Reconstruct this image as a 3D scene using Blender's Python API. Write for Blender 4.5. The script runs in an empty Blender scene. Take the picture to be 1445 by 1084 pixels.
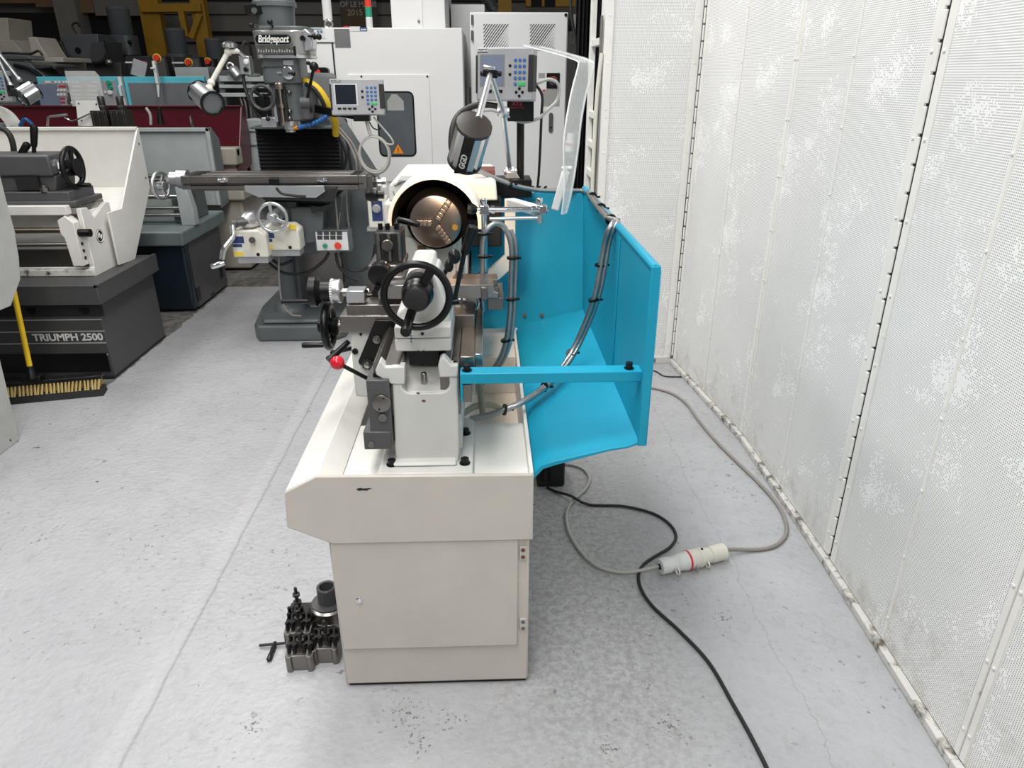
import bpy, bmesh, math, random
from mathutils import Vector, Matrix, Quaternion
random.seed(7)
S = bpy.context.scene
COL = S.collection

# ------------------------------------------------------------------ camera
FPX, CX, CY, CAM_H = 1000.0, 722.5, 542.0, 1.6
PITCH, YAW = math.radians(23.5), math.radians(2.05)
cam_d = bpy.data.cameras.new('camera'); cam = bpy.data.objects.new('camera', cam_d); COL.objects.link(cam)
cam.location = (0, 0, CAM_H); cam.rotation_euler = (math.pi/2 - PITCH, 0, -YAW)
cam_d.sensor_fit = 'HORIZONTAL'; cam_d.sensor_width = 36.0; cam_d.lens = 36.0*FPX/1445.0
cam_d.clip_start = 0.02; cam_d.clip_end = 100
S.camera = cam
# ------------------------------------------------------------------ world, lights, exposure
S.view_settings.view_transform = 'Standard'; S.view_settings.look = 'None'
S.view_settings.exposure = 0.0; S.view_settings.gamma = 1.0; S.view_settings.use_curve_mapping = False
W = bpy.data.worlds.new('hall_air'); S.world = W; W.use_nodes = True
W.node_tree.nodes['Background'].inputs[0].default_value = (0.92, 0.96, 1.0, 1)
W.node_tree.nodes['Background'].inputs[1].default_value = 0.18
def area(name, loc, size, power, col=(1, 1, 1), rot=(0, 0, 0), sy=None):
    d = bpy.data.lights.new(name, 'AREA'); d.energy = power; d.color = col
    d.shape = 'RECTANGLE'; d.size = size; d.size_y = sy or size
    o = bpy.data.objects.new(name, d); COL.objects.link(o); o.location = loc; o.rotation_euler = rot
    return o
LC = (1, .985, .965)
area('ceiling_light', (-0.7, 0.2, 4.3), 0.9, 125, LC, sy=2.6)
area('ceiling_light', (-0.7, 3.6, 4.3), 0.9, 118, LC, sy=2.6)
area('ceiling_light', (-3.8, 1.6, 4.6), 0.8, 82, LC, sy=2.4)
area('ceiling_light', (-3.6, 5.6, 4.6), 0.8, 62, LC, sy=2.4)
area('ceiling_light', (-0.3, -2.6, 4.3), 0.9, 92, LC, sy=2.2)

# ------------------------------------------------------------------ pixel -> point on a given plane
fh = Vector((math.sin(YAW), math.cos(YAW), 0)); RV = Vector((math.cos(YAW), -math.sin(YAW), 0))
FW = math.cos(PITCH)*fh - Vector((0, 0, math.sin(PITCH))); UP = math.sin(PITCH)*fh + Vector((0, 0, math.cos(PITCH)))
def at(px, py, X=None, Y=None, Z=None):
    d = FW + (px-CX)/FPX*RV - (py-CY)/FPX*UP
    t = X/d.x if X is not None else Y/d.y if Y is not None else (Z-CAM_H)/d.z
    return Vector((0, 0, CAM_H)) + d*t
def xz(px, py, Y):
    v = at(px, py, Y=Y); return (v.x, v.z)
def yz(px, py, X):
    v = at(px, py, X=X); return (v.y, v.z)

# ------------------------------------------------------------------ materials
def mat(name, col, rough=.5, metal=0.0, var=.06, vscale=9, bump=0.0, bscale=60, spec=.5, coat=0.0, alpha=None):
    m = bpy.data.materials.new(name); m.use_nodes = True; nt = m.node_tree; n = nt.nodes; L = nt.links
    b = n['Principled BSDF']; b.inputs['Roughness'].default_value = rough; b.inputs['Metallic'].default_value = metal
    b.inputs['Specular IOR Level'].default_value = spec
    if coat: b.inputs['Coat Weight'].default_value = coat; b.inputs['Coat Roughness'].default_value = .15
    tc = n.new('ShaderNodeTexCoord'); ns = n.new('ShaderNodeTexNoise'); ns.inputs['Scale'].default_value = vscale
    ns.inputs['Detail'].default_value = 5
    L.new(tc.outputs['Object'], ns.inputs['Vector'])
    cr = n.new('ShaderNodeValToRGB'); c = Vector(col)
    lo = c*(1-var*1.6); hi = c*(1+var)
    cr.color_ramp.elements[0].position = .3; cr.color_ramp.elements[1].position = .7
    cr.color_ramp.elements[0].color = (*lo, 1); cr.color_ramp.elements[1].color = (*[min(1, x) for x in hi], 1)
    L.new(ns.outputs['Fac'], cr.inputs['Fac']); L.new(cr.outputs['Color'], b.inputs['Base Color'])
    if bump:
        n2 = n.new('ShaderNodeTexNoise'); n2.inputs['Scale'].default_value = bscale; L.new(tc.outputs['Object'], n2.inputs['Vector'])
        bp = n.new('ShaderNodeBump'); bp.inputs['Strength'].default_value = bump; bp.inputs['Distance'].default_value = .002
        L.new(n2.outputs['Fac'], bp.inputs['Height']); L.new(bp.outputs['Normal'], b.inputs['Normal'])
    return m
def lit(name, col, strength):
    m = mat(name, col, .4); b = m.node_tree.nodes['Principled BSDF']
    b.inputs['Emission Color'].default_value = (*col, 1); b.inputs['Emission Strength'].default_value = strength
    return m
def clear(name, col=(1, 1, 1), rough=.03, ior=1.3, mix=.85):
    m = bpy.data.materials.new(name); m.use_nodes = True; nt = m.node_tree; n = nt.nodes; L = nt.links
    b = n['Principled BSDF']; b.inputs['Base Color'].default_value = (*col, 1); b.inputs['Roughness'].default_value = rough
    b.inputs['IOR'].default_value = 1.45
    ns = n.new('ShaderNodeTexNoise'); ns.inputs['Scale'].default_value = 30
    mr = n.new('ShaderNodeMapRange'); mr.inputs[3].default_value = mix-.06; mr.inputs[4].default_value = min(1, mix+.06)
    L.new(ns.outputs['Fac'], mr.inputs[0])
    t = n.new('ShaderNodeBsdfTransparent'); t.inputs[0].default_value = (*col, 1)
    mx = n.new('ShaderNodeMixShader'); L.new(mr.outputs[0], mx.inputs[0])
    L.new(b.outputs[0], mx.inputs[1]); L.new(t.outputs[0], mx.inputs[2]); L.new(mx.outputs[0], n['Material Output'].inputs[0])
    return m
def stained(name, col, dirt, rough=.45, amount=.62, scale=7, spec=.5):
    """paint with dirty worn patches"""
    m = mat(name, col, rough, var=.03, spec=spec); n = m.node_tree.nodes; L = m.node_tree.links
    b = n['Principled BSDF']; base = b.inputs['Base Color'].links[0].from_socket
    tc = n.new('ShaderNodeTexCoord'); ns = n.new('ShaderNodeTexNoise'); ns.inputs['Scale'].default_value = scale; ns.inputs['Detail'].default_value = 9
    ns.inputs['Roughness'].default_value = .7
    L.new(tc.outputs['Object'], ns.inputs['Vector'])
    r = n.new('ShaderNodeMapRange'); r.inputs[1].default_value = amount; r.inputs[2].default_value = amount+.12
    L.new(ns.outputs['Fac'], r.inputs[0])
    mx = n.new('ShaderNodeMix'); mx.data_type = 'RGBA'; L.new(r.outputs[0], mx.inputs[0]); L.new(base, mx.inputs[6]); mx.inputs[7].default_value = (*dirt, 1)
    L.new(mx.outputs[2], b.inputs['Base Color'])
    return m

CREAM = stained('cream_machine_paint', (.545, .505, .455), (.48, .43, .36), .38, .70, 14)
CREAM2 = stained('white_machine_paint', (.72, .71, .67), (.45, .42, .36), .42, .68, 9)
CASTW = stained('white_casting_paint', (.60, .60, .57), (.33, .27, .21), .42, .72, 22)
TEAL = mat('teal_paint', (.010, .31, .47), .42, var=.04, vscale=5, spec=.3)
TEAL2 = mat('turquoise_door_paint', (.10, .50, .60), .4)
DGREY = stained('charcoal_machine_paint', (.062, .062, .064), (.16, .15, .14), .5, .72, 15)
TGREY = mat('dark_grey_casting', (.075, .075, .078), .42, bump=.25, bscale=90)
MGREY = mat('mid_grey_casting', (.105, .118, .122), .4, bump=.2, bscale=80)
LGREY = mat('light_grey_paint', (.40, .44, .44), .42)
BLUEGREY = mat('blue_grey_paint', (.16, .19, .195), .42)
NAVY = mat('dark_navy_paint', (.010, .018, .028), .35)
MAROON = mat('maroon_paint', (.085, .004, .012), .35)
BLACK = mat('black_plastic', (.005, .005, .0055), .34, spec=.32)
BLACKM = mat('black_matt', (.010, .010, .011), .6)
RUBBER = mat('black_rubber', (.014, .014, .014), .55)
STEEL = mat('machined_steel', (.42, .41, .39), .28, 1.0, bump=.15, bscale=200)
STEELD = mat('dull_steel', (.24, .225, .21), .38, 1.0, bump=.2, bscale=150)
STEELB = mat('oiled_ground_steel', (.36, .30, .26), .30, 1.0, bump=.1, bscale=250)
CHROME = mat('chrome', (.75, .75, .76), .10, 1.0, var=.02)
OXIDE = mat('black_oxide_steel', (.05, .048, .045), .38, .7, bump=.2, bscale=150)
ALU = mat('brushed_aluminium', (.62, .63, .64), .32, .9, var=.04)
GREYPL = mat('grey_plastic', (.33, .33, .345), .45)
VMCW = mat('white_enclosure_paint', (.78, .78, .77), .45, var=.02, vscale=3)
VMCW2 = mat('pale_grey_enclosure_paint', (.80, .81, .80), .45, var=.02, vscale=3)
RED = mat('red_plastic', (.62, .012, .03), .22)
REDB = mat('red_button_plastic', (.75, .05, .03), .35)
GREEN = mat('green_button_plastic', (.02, .30, .18), .4)
BLUEK = mat('blue_key_plastic', (.04, .13, .34), .4)
GREENK = mat('green_key_plastic', (.05, .42, .14), .4)
WHITEPL = mat('white_plastic', (.72, .73, .72), .4)
OFFWH = mat('ivory_plastic', (.70, .68, .60), .45)
YELLOW = mat('yellow_paint', (.78, .52, .015), .4)
YELLOWH = mat('yellow_hose_rubber', (.80, .55, .03), .5)
CRANE = mat('crane_yellow_paint', (.42, .22, .008), .5)
ORANGE = mat('orange_sticker', (.9, .28, .01), .5)
BRISTLE = mat('straw_bristles', (.50, .37, .14), .8, bump=.6, bscale=300)
CABLEG = mat('grey_cable_sheath', (.26, .24, .22), .5)
CABLEL = mat('pale_grey_cable_sheath', (.42, .42, .39), .5)
CONDUIT = mat('steel_conduit', (.42, .42, .42), .30, .9, bump=.5, bscale=400)
HOSEG = mat('cloudy_green_hose', (.36, .40, .30), .35)
SCREEN = mat('dark_screen_glass', (.012, .016, .024), .12)
SCREENB = mat('blue_grey_screen_glass', (.17, .20, .28), .2)
SMOKE = mat('smoked_door_glass', (.16, .17, .18), .15)
TINT = mat('tinted_window_glass', (.10, .11, .12), .12)
PLEXI = clear('clear_plexiglass', (.96, .975, .97), .06, mix=.66)
PLEXI2 = clear('scratched_plexiglass', (.88, .89, .88), .25, mix=.62)
BROWNRED = mat('red_brown_primer', (.16, .045, .03), .5)
BEIGE = mat('beige_machine_paint', (.40, .37, .31), .5)
BROWN = mat('brown_board', (.22, .13, .07), .8, vscale=4)
CONCR = mat('concrete_column', (.23, .21, .18), .85, bump=.3, bscale=30)
WALLB = mat('dimmed_cladding', (.20, .185, .165), .75, vscale=2)  # kept dark in colour to stand for the poorly lit back of the hall
DARKV = mat('near_black_void', (.012, .012, .012), .9)
BLUEH = mat('blue_segment_hose', (.01, .10, .32), .35)
GOLD = mat('brass_inlay', (.75, .42, .08), .3, .8)
LABELW = mat('white_lettering', (.75, .75, .73), .6)
LABELB = mat('dark_navy_label', (.02, .04, .14), .5)
LABELG = mat('dark_print_label', (.05, .05, .05), .6)
LABELM = mat('grey_data_plate', (.35, .35, .34), .5)
YSTICK = mat('yellow_sticker', (.80, .60, .05), .5)
BANNER = mat('banner_cloth', (.085, .078, .065), .8)
BANNERG = mat('banner_gold_cloth', (.11, .075, .035), .8)
REDP = mat('dull_red_print', (.45, .03, .05), .5)

def ramp(n, pos0, col0, pos1, col1):
    r = n.new('ShaderNodeValToRGB'); e = r.color_ramp.elements
    e[0].position, e[0].color, e[1].position, e[1].color = pos0, (*col0, 1), pos1, (*col1, 1); return r
def floor_material():
    m = bpy.data.materials.new('grey_floor_paint'); m.use_nodes = True; nt = m.node_tree; n = nt.nodes; L = nt.links
    b = n['Principled BSDF']
    geo = n.new('ShaderNodeNewGeometry'); sep = n.new('ShaderNodeSeparateXYZ'); L.new(geo.outputs['Position'], sep.inputs[0])
    def noise(sc, det=6, ro=.6, off=0):
        t = n.new('ShaderNodeTexNoise'); t.inputs['Scale'].default_value = sc; t.inputs['Detail'].default_value = det; t.inputs['Roughness'].default_value = ro
        if off:
            v = n.new('ShaderNodeVectorMath'); v.inputs[1].default_value = (off, off*.7, 0); L.new(geo.outputs['Position'], v.inputs[0]); L.new(v.outputs[0], t.inputs['Vector'])
        else: L.new(geo.outputs['Position'], t.inputs['Vector'])
        return t.outputs['Fac']
    def mth(op, a, b_=0.0, c=None):
        x = n.new('ShaderNodeMath'); x.operation = op
        for i, v in enumerate((a, b_) if c is None else (a, b_, c)):
            if isinstance(v, (int, float)): x.inputs[i].default_value = v
            else: L.new(v, x.inputs[i])
        return x.outputs[0]
    def mixc(f, a, c):
        x = n.new('ShaderNodeMix'); x.data_type = 'RGBA'; L.new(f, x.inputs[0])
        for i, v in ((6, a), (7, c)):
            if isinstance(v, tuple): x.inputs[i].default_value = (*v, 1)
            else: L.new(v, x.inputs[i])
        return x.outputs[2]
    def step(v, lo, hi):
        x = n.new('ShaderNodeMapRange'); x.inputs[1].default_value = lo; x.inputs[2].default_value = hi; L.new(v, x.inputs[0]); return x.outputs[0]
    x, y = sep.outputs[0], sep.outputs[1]
    r1 = ramp(n, .3, (.37, .375, .39), .72, (.46, .465, .48)); L.new(noise(1.6, 8, .65), r1.inputs[0])
    paint = r1.outputs[0]
    streak = n.new('ShaderNodeTexNoise'); mp = n.new('ShaderNodeMapping'); mp.inputs['Scale'].default_value = (5, 4, 1); mp.inputs['Rotation'].default_value = (0, 0, .5)
    L.new(geo.outputs['Position'], mp.inputs[0]); L.new(mp.outputs[0], streak.inputs['Vector']); streak.inputs['Scale'].default_value = 3.2; streak.inputs['Detail'].default_value = 12; streak.inputs['Roughness'].default_value = .72
    paint = mixc(mth('MULTIPLY', step(streak.outputs['Fac'], .52, .70), .42), paint, (.29, .285, .275))
    # trodden, scraped zone along the back of the lathe
    zx = mth('SUBTRACT', 1.0, step(mth('ABSOLUTE', mth('SUBTRACT', x, .30)), .12, .42)); zy = mth('SUBTRACT', 1.0, step(mth('ABSOLUTE', mth('SUBTRACT', y, 2.0)), .5, 1.2))
    zone = mth('MULTIPLY', zx, zy)
    paint = mixc(mth('MULTIPLY', mth('MULTIPLY', zone, step(noise(45, 6, .75, 2), .42, .60)), .6), paint, (.22, .21, .19))
    # fine scuffs and chips
    scuff = mth('MULTIPLY', step(noise(38, 4, .7), .61, .67), step(noise(2.3, 3, .5, 7), .44, .60))
    paint = mixc(mth('MULTIPLY', scuff, .75), paint, (.17, .165, .15))
    chip = mth('MULTIPLY', step(noise(21, 5, .65, 3), .665, .68), step(noise(1.3, 2, .5, 11), .42, .55))
    paint = mixc(mth('MULTIPLY', chip, .85), paint, (.10, .095, .08))
    # clusters where the paint has flaked off
    fl_ = None
    for cx_, cy_, r_ in ((-.24, 1.42, .10), (-.12, 1.40, .07), (-.20, 1.34, .07), (.74, 1.77, .06), (.48, 1.36, .08), (-.65, 1.40, .07), (.30, 1.30, .06)):
        dx_ = mth('SUBTRACT', x, cx_); dy_ = mth('SUBTRACT', y, cy_)
        d_ = mth('SQRT', mth('ADD', mth('MULTIPLY', dx_, dx_), mth('MULTIPLY', dy_, dy_)))
        m_ = mth('SUBTRACT', 1.0, step(d_, 0.0, r_)); fl_ = m_ if fl_ is None else mth('MAXIMUM', fl_, m_)
    flake = step(mth('ADD', noise(75, 5, .7, 9), mth('MULTIPLY', fl_, .13)), .66, .675)
    flake = mth('MULTIPLY', flake, step(fl_, .02, .2))
    paint = mixc(mth('MULTIPLY', flake, .85), paint, (.12, .11, .095))
    # long straight joint with a pale filled band
    wob = mth('MULTIPLY', mth('SUBTRACT', noise(5, 3), .5), .02)
    jd = mth('ABSOLUTE', mth('ADD', mth('ADD', x, .985), wob))
    paint = mixc(mth('MULTIPLY', mth('SUBTRACT', 1.0, step(jd, .018, .034)), .22), paint, (.54, .545, .55))
    j2 = mth('ABSOLUTE', mth('ADD', mth('ADD', x, .945), wob))
    paint = mixc(mth('MULTIPLY', mth('SUBTRACT', 1.0, step(j2, .002, .007)), .6), paint, (.27, .27, .275))
    # thin wandering crack near the booth wall
    wob2 = mth('MULTIPLY', mth('SUBTRACT', noise(3, 6, .7, 5), .5), .12)
    cd = mth('ABSOLUTE', mth('ADD', mth('SUBTRACT', x, .86), wob2))
    paint = mixc(mth('MULTIPLY', mth('SUBTRACT', 1.0, step(cd, .0006, .0026)), .38), paint, (.22, .21, .2))
    # bare dusty concrete under and beyond the machine rows
    edge = mth('MULTIPLY', mth('SUBTRACT', noise(9, 6, .7), .5), .09)
    xe = mth('ADD', x, edge); ye = mth('ADD', y, edge)
    bare = mth('MAXIMUM', mth('MULTIPLY', mth('LESS_THAN', xe, -2.14), mth('GREATER_THAN', ye, 3.73)), mth('GREATER_THAN', y, 5.775))
    r2 = ramp(n, .35, (.05, .045, .04), .65, (.20, .19, .175)); L.new(noise(14, 9, .75), r2.inputs[0])
    col = mixc(bare, paint, r2.outputs[0])
    L.new(col, b.inputs['Base Color'])
    rg = mth('ADD', mth('MULTIPLY', noise(4, 4), .20), .13)
    L.new(mth('MAXIMUM', rg, mth('MULTIPLY', bare, .9)), b.inputs['Roughness'])
    v = n.new('ShaderNodeTexVoronoi'); v.feature = 'SMOOTH_F1'; v.inputs['Scale'].default_value = 55; L.new(geo.outputs['Position'], v.inputs['Vector'])
    h = mth('ADD', mth('MULTIPLY', v.outputs['Distance'], .7), mth('ADD', mth('MULTIPLY', noise(42, 6, .65), 1.3), mth('MULTIPLY', noise(6, 3), .8)))
    h = mth('SUBTRACT', h, mth('MULTIPLY', mth('ADD', scuff, chip), .4))
    bp = n.new('ShaderNodeBump'); bp.inputs['Strength'].default_value = .55; bp.inputs['Distance'].default_value = .006
    L.new(h, bp.inputs['Height']); L.new(bp.outputs[0], b.inputs['Normal'])
    return m
def perforated_material():
    """white sheet with a square grid of small holes, partly clogged with overspray; uses world y,z along the leaf"""
    m = bpy.data.materials.new('perforated_white_sheet'); m.use_nodes = True; nt = m.node_tree; n = nt.nodes; L = nt.links
    b = n['Principled BSDF']; b.inputs['Roughness'].default_value = .55
    uv = n.new('ShaderNodeUVMap'); sep = n.new('ShaderNodeSeparateXYZ'); L.new(uv.outputs[0], sep.inputs[0])
    geo = n.new('ShaderNodeNewGeometry'); sp = n.new('ShaderNodeSeparateXYZ'); L.new(geo.outputs['Position'], sp.inputs[0])
    def mth(op, a, b_=0.0):
        x = n.new('ShaderNodeMath'); x.operation = op
        for i, v in enumerate((a, b_)):
            if isinstance(v, (int, float)): x.inputs[i].default_value = v
            else: L.new(v, x.inputs[i])
        return x.outputs[0]
    P = .0062
    def cell(s, k=0.0):
        return mth('SUBTRACT', mth('FRACT', mth('ADD', mth('DIVIDE', s, P), k)), .5)
    a, c = cell(sep.outputs[0]), cell(sep.outputs[1])
    d = mth('SQRT', mth('ADD', mth('MULTIPLY', a, a), mth('MULTIPLY', c, c)))
    hole = n.new('ShaderNodeMapRange'); hole.inputs[1].default_value = .24; hole.inputs[2].default_value = .31; hole.inputs[3].default_value = 1; hole.inputs[4].default_value = 0
    L.new(d, hole.inputs[0])
    # clogged patches: noise sampled per cell
    fl = n.new('ShaderNodeCombineXYZ')
    L.new(mth('FLOOR', mth('DIVIDE', sep.outputs[0], P)), fl.inputs[0]); L.new(mth('FLOOR', mth('DIVIDE', sep.outputs[1], P)), fl.inputs[1])
    L.new(mth('FLOOR', mth('MULTIPLY', sp.outputs[1], 1.0)), fl.inputs[2])
    big = n.new('ShaderNodeTexNoise'); big.inputs['Scale'].default_value = .022; big.inputs['Detail'].default_value = 5; big.inputs['Roughness'].default_value = .62; L.new(fl.outputs[0], big.inputs['Vector'])
    wn = n.new('ShaderNodeTexWhiteNoise'); L.new(fl.outputs[0], wn.inputs['Vector'])
    clog = mth('GREATER_THAN', mth('ADD', big.outputs['Fac'], mth('MULTIPLY', wn.outputs['Value'], .16)), .685)
    open_ = mth('MULTIPLY', hole.outputs[0], mth('SUBTRACT', 1.0, clog))
    ns = n.new('ShaderNodeTexNoise'); ns.inputs['Scale'].default_value = 3; ns.inputs['Detail'].default_value = 8; ns.inputs['Roughness'].default_value = .65
    L.new(geo.outputs['Position'], ns.inputs['Vector'])
    r = ramp(n, .3, (.86, .86, .845), .7, (.94, .94, .925)); L.new(ns.outputs['Fac'], r.inputs[0])
    # grime rising from the floor
    n3 = n.new('ShaderNodeTexNoise'); n3.inputs['Scale'].default_value = 7; n3.inputs['Detail'].default_value = 9; n3.inputs['Roughness'].default_value = .75; L.new(geo.outputs['Position'], n3.inputs['Vector'])
    g = n.new('ShaderNodeMapRange'); g.inputs[1].default_value = .0; g.inputs[2].default_value = .45; g.inputs[3].default_value = .26; g.inputs[4].default_value = -.06; L.new(sp.outputs[2], g.inputs[0])
    gr = n.new('ShaderNodeMapRange'); gr.inputs[1].default_value = .66; gr.inputs[2].default_value = .95; L.new(mth('ADD', n3.outputs['Fac'], g.outputs[0]), gr.inputs[0])
    mx = n.new('ShaderNodeMix'); mx.data_type = 'RGBA'; L.new(gr.outputs[0], mx.inputs[0]); L.new(r.outputs[0], mx.inputs[6]); mx.inputs[7].default_value = (.50, .46, .40, 1)
    mo = n.new('ShaderNodeMix'); mo.data_type = 'RGBA'; L.new(mth('MULTIPLY', open_, .9), mo.inputs[0]); L.new(mx.outputs[2], mo.inputs[6]); mo.inputs[7].default_value = (.22, .22, .215, 1)
    L.new(mo.outputs[2], b.inputs['Base Color'])
    bp = n.new('ShaderNodeBump'); bp.inputs['Strength'].default_value = .25; bp.inputs['Distance'].default_value = .02
    n4 = n.new('ShaderNodeTexNoise'); n4.inputs['Scale'].default_value = 2.5; n4.inputs['Detail'].default_value = 3; L.new(geo.outputs['Position'], n4.inputs['Vector'])
    L.new(n4.outputs['Fac'], bp.inputs['Height']); L.new(bp.outputs[0], b.inputs['Normal'])
    return m
FLOORM = floor_material(); PERF = perforated_material()
TRIMW = stained('white_trim_paint', (.84, .83, .79), (.25, .21, .16), .5, .64, 11)

# ------------------------------------------------------------------ mesh builder
def smooth_path(pts, step=.012):
    P = [Vector(p) for p in pts]
    if len(P) < 3: return P
    Q = [P[0]*2-P[1]] + P + [P[-1]*2-P[-2]]; out = []
    for i in range(1, len(Q)-2):
        a, b, c, d = Q[i-1:i+3]; k = max(2, min(60, int((c-b).length/step)))
        for j in range(k):
            t = j/k
            out.append(.5*((2*b)+(c-a)*t+(2*a-5*b+4*c-d)*t*t+(3*b-a-3*c+d)*t**3))
    out.append(P[-1]); return out
class MB:
    def __init__(s): s.bm = bmesh.new()
    def _ring(s, c, u, v, r, n):
        return [s.bm.verts.new(c + u*(r*math.cos(2*math.pi*i/n)) + v*(r*math.sin(2*math.pi*i/n))) for i in range(n)]
    def _bridge(s, a, b):
        n = len(a)
        for i in range(n): s.bm.faces.new((a[i], a[(i+1) % n], b[(i+1) % n], b[i]))
    def _face(s, vs):
        try: s.bm.faces.new(vs)
        except ValueError: pass
    def box(s, a, b):
        x0, y0, z0 = (min(a[i], b[i]) for i in range(3)); x1, y1, z1 = (max(a[i], b[i]) for i in range(3))
        return s.prism([(x0, y0), (x1, y0), (x1, y1), (x0, y1)], 'z', z0, z1)
    def prism(s, pts, axis, a, b, pts2=None):
        pts2 = pts2 or pts
        f = {'x': lambda p, t: (t, p[0], p[1]), 'y': lambda p, t: (p[0], t, p[1]), 'z': lambda p, t: (p[0], p[1], t)}[axis]
        A = [s.bm.verts.new(f(p, a)) for p in pts]; B = [s.bm.verts.new(f(p, b)) for p in pts2]
        s._bridge(A, B); s._face(A[::-1]); s._face(B); return s
    def obox(s, c, size, R):
        c = Vector(c); h = Vector(size)/2; V = []
        for z in (-1, 1):
            for x, y in ((-1, -1), (1, -1), (1, 1), (-1, 1)):
                V.append(s.bm.verts.new(c + R @ Vector((x*h.x, y*h.y, z*h.z))))
        s._bridge(V[:4], V[4:]); s._face(V[:4][::-1]); s._face(V[4:]); return s
    def bar(s, p0, p1, w, h, up=(0, 0, 1)):
        p0, p1 = Vector(p0), Vector(p1); d = p1-p0; L = d.length; d.normalize(); up = Vector(up)
        x = d.cross(up)
        if x.length < 1e-4: x = d.cross(Vector((1, 0, 0)))
        x.normalize(); z = x.cross(d)
        R = Matrix((x, d, z)).transposed()
        return s.obox((p0+p1)/2, (w, L, h), R)
    def cyl(s, p0, p1, r, r1=None, n=24):
        p0, p1 = Vector(p0), Vector(p1); d = (p1-p0)
        return s.rev([(0, r), (d.length, r if r1 is None else r1)], p0, d, n)
    def rev(s, prof, p0, d, n=28, cap=True):
        p0, d = Vector(p0), Vector(d).normalized()
        u = d.orthogonal().normalized(); v = d.cross(u); rings = [s._ring(p0+d*t, u, v, max(r, 1e-5), n) for t, r in prof]
        for a, b in zip(rings, rings[1:]): s._bridge(a, b)
        if cap: s._face(rings[0][::-1]); s._face(rings[-1])
        return s
    def tube(s, pts, r, n=10, smooth=True, step=.012, ripple=0.0):
        P = smooth_path(pts, step) if smooth else [Vector(p) for p in pts]
        t0 = (P[1]-P[0]).normalized(); u = t0.orthogonal().normalized(); rings = []
        for i, p in enumerate(P):
            t = (P[min(i+1, len(P)-1)]-P[max(i-1, 0)]).normalized()
            u = (u - t*u.dot(t)).normalized(); v = t.cross(u)
            rings.append(s._ring(p, u, v, r*(1+(ripple if i % 2 else -ripple)), n))
        for a, b in zip(rings, rings[1:]): s._bridge(a, b)
        s._face(rings[0][::-1]); s._face(rings[-1]); return s
    def sph(s, c, r, sc=(1, 1, 1), n=20):
        bmesh.ops.create_uvsphere(s.bm, u_segments=n, v_segments=max(6, n//2), radius=r, matrix=Matrix.Translation(c) @ Matrix.Diagonal((*sc, 1))); return s
    def torus(s, c, axis, R, r, n=40, m=10, a0=0, a1=2*math.pi):
        c, axis = Vector(c), Vector(axis).normalized(); u = axis.orthogonal().normalized(); v = axis.cross(u)
        full = abs(a1-a0-2*math.pi) < 1e-4; k = n if full else n+1; rings = []
        for i in range(k):
            a = a0+(a1-a0)*i/n; e = u*math.cos(a)+v*math.sin(a)
            rings.append(s._ring(c+e*R, e, axis, r, m))
        for i in range(n): s._bridge(rings[i], rings[(i+1) % k])
        if not full: s._face(rings[0][::-1]); s._face(rings[-1])
        return s
    def arc(s, cx, cz, r0, r1, a0, a1, y0, y1, n=40):
        """ring sector about a y axis"""
        out = [(cx+r1*math.cos(a0+(a1-a0)*i/n), cz+r1*math.sin(a0+(a1-a0)*i/n)) for i in range(n+1)]
        inn = [(cx+r0*math.cos(a0+(a1-a0)*i/n), cz+r0*math.sin(a0+(a1-a0)*i/n)) for i in range(n+1)]
        return s.prism(out+inn[::-1], 'y', y0, y1)
    def done(s, name, material, parent=None, bevel=0, seg=2, sharp=38):
        o = link(name, s.bm, material, parent, sharp)
        if bevel:
            md = o.modifiers.new('soft_edges', 'BEVEL'); md.width = bevel; md.segments = seg; md.limit_method = 'ANGLE'; md.angle_limit = math.radians(40)
        return o
ROOT = {}
def root_loc(o):
    while o.parent: o = o.parent
    return ROOT.get(o.name, Vector((0, 0, 0)))
def link(name, bm, material, parent=None, sharp=38):
    bmesh.ops.recalc_face_normals(bm, faces=bm.faces)
    me = bpy.data.meshes.new(name)
    if parent: bmesh.ops.translate(bm, verts=bm.verts, vec=-root_loc(parent))
    bm.to_mesh(me); bm.free()
    for p in me.polygons: p.use_smooth = True
    me.set_sharp_from_angle(angle=math.radians(sharp))
    me.materials.append(material)
    o = bpy.data.objects.new(name, me); COL.objects.link(o)
    if parent: o.parent = parent
    return o
def thing(name, label, cat, loc, group=None):
    o = bpy.data.objects.new(name, None); COL.objects.link(o); o.location = loc; o.empty_display_size = .05
    ROOT[o.name] = Vector(loc); return tag(o, label, cat, group)
def tag(o, label, cat, group=None):
    o['label'] = label; o['category'] = cat
    if group: o['group'] = group
    return o
def struct(o): o['kind'] = 'structure'; return o
def lab(o, t): o['label'] = t; return o
def txt(name, s_, material, parent, loc, rot, size, ext=.0006, align='CENTER', bold=0.0, shear=0.0, xs=1.0):
    cu = bpy.data.curves.new(name, 'FONT'); cu.body = s_; cu.size = size; cu.extrude = ext; cu.offset = bold; cu.shear = shear
    cu.align_x = align; cu.align_y = 'CENTER'; cu.resolution_u = 3
    t = bpy.data.objects.new(name+'_curve', cu); COL.objects.link(t)
    me = bpy.data.meshes.new_from_object(t.evaluated_get(bpy.context.evaluated_depsgraph_get()))
    bpy.data.objects.remove(t); bpy.data.curves.remove(cu)
    M = Matrix.Translation(Vector(loc)-(root_loc(parent) if parent else Vector())) @ rot.to_4x4() @ Matrix.Diagonal((xs, 1, 1, 1))
    me.transform(M); me.materials.clear(); me.materials.append(material)
    o = bpy.data.objects.new(name, me); COL.objects.link(o); o.parent = parent
    return o
def Rm(x=0, y=0, z=0): return Matrix.Rotation(z, 3, 'Z') @ Matrix.Rotation(y, 3, 'Y') @ Matrix.Rotation(x, 3, 'X')
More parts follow.
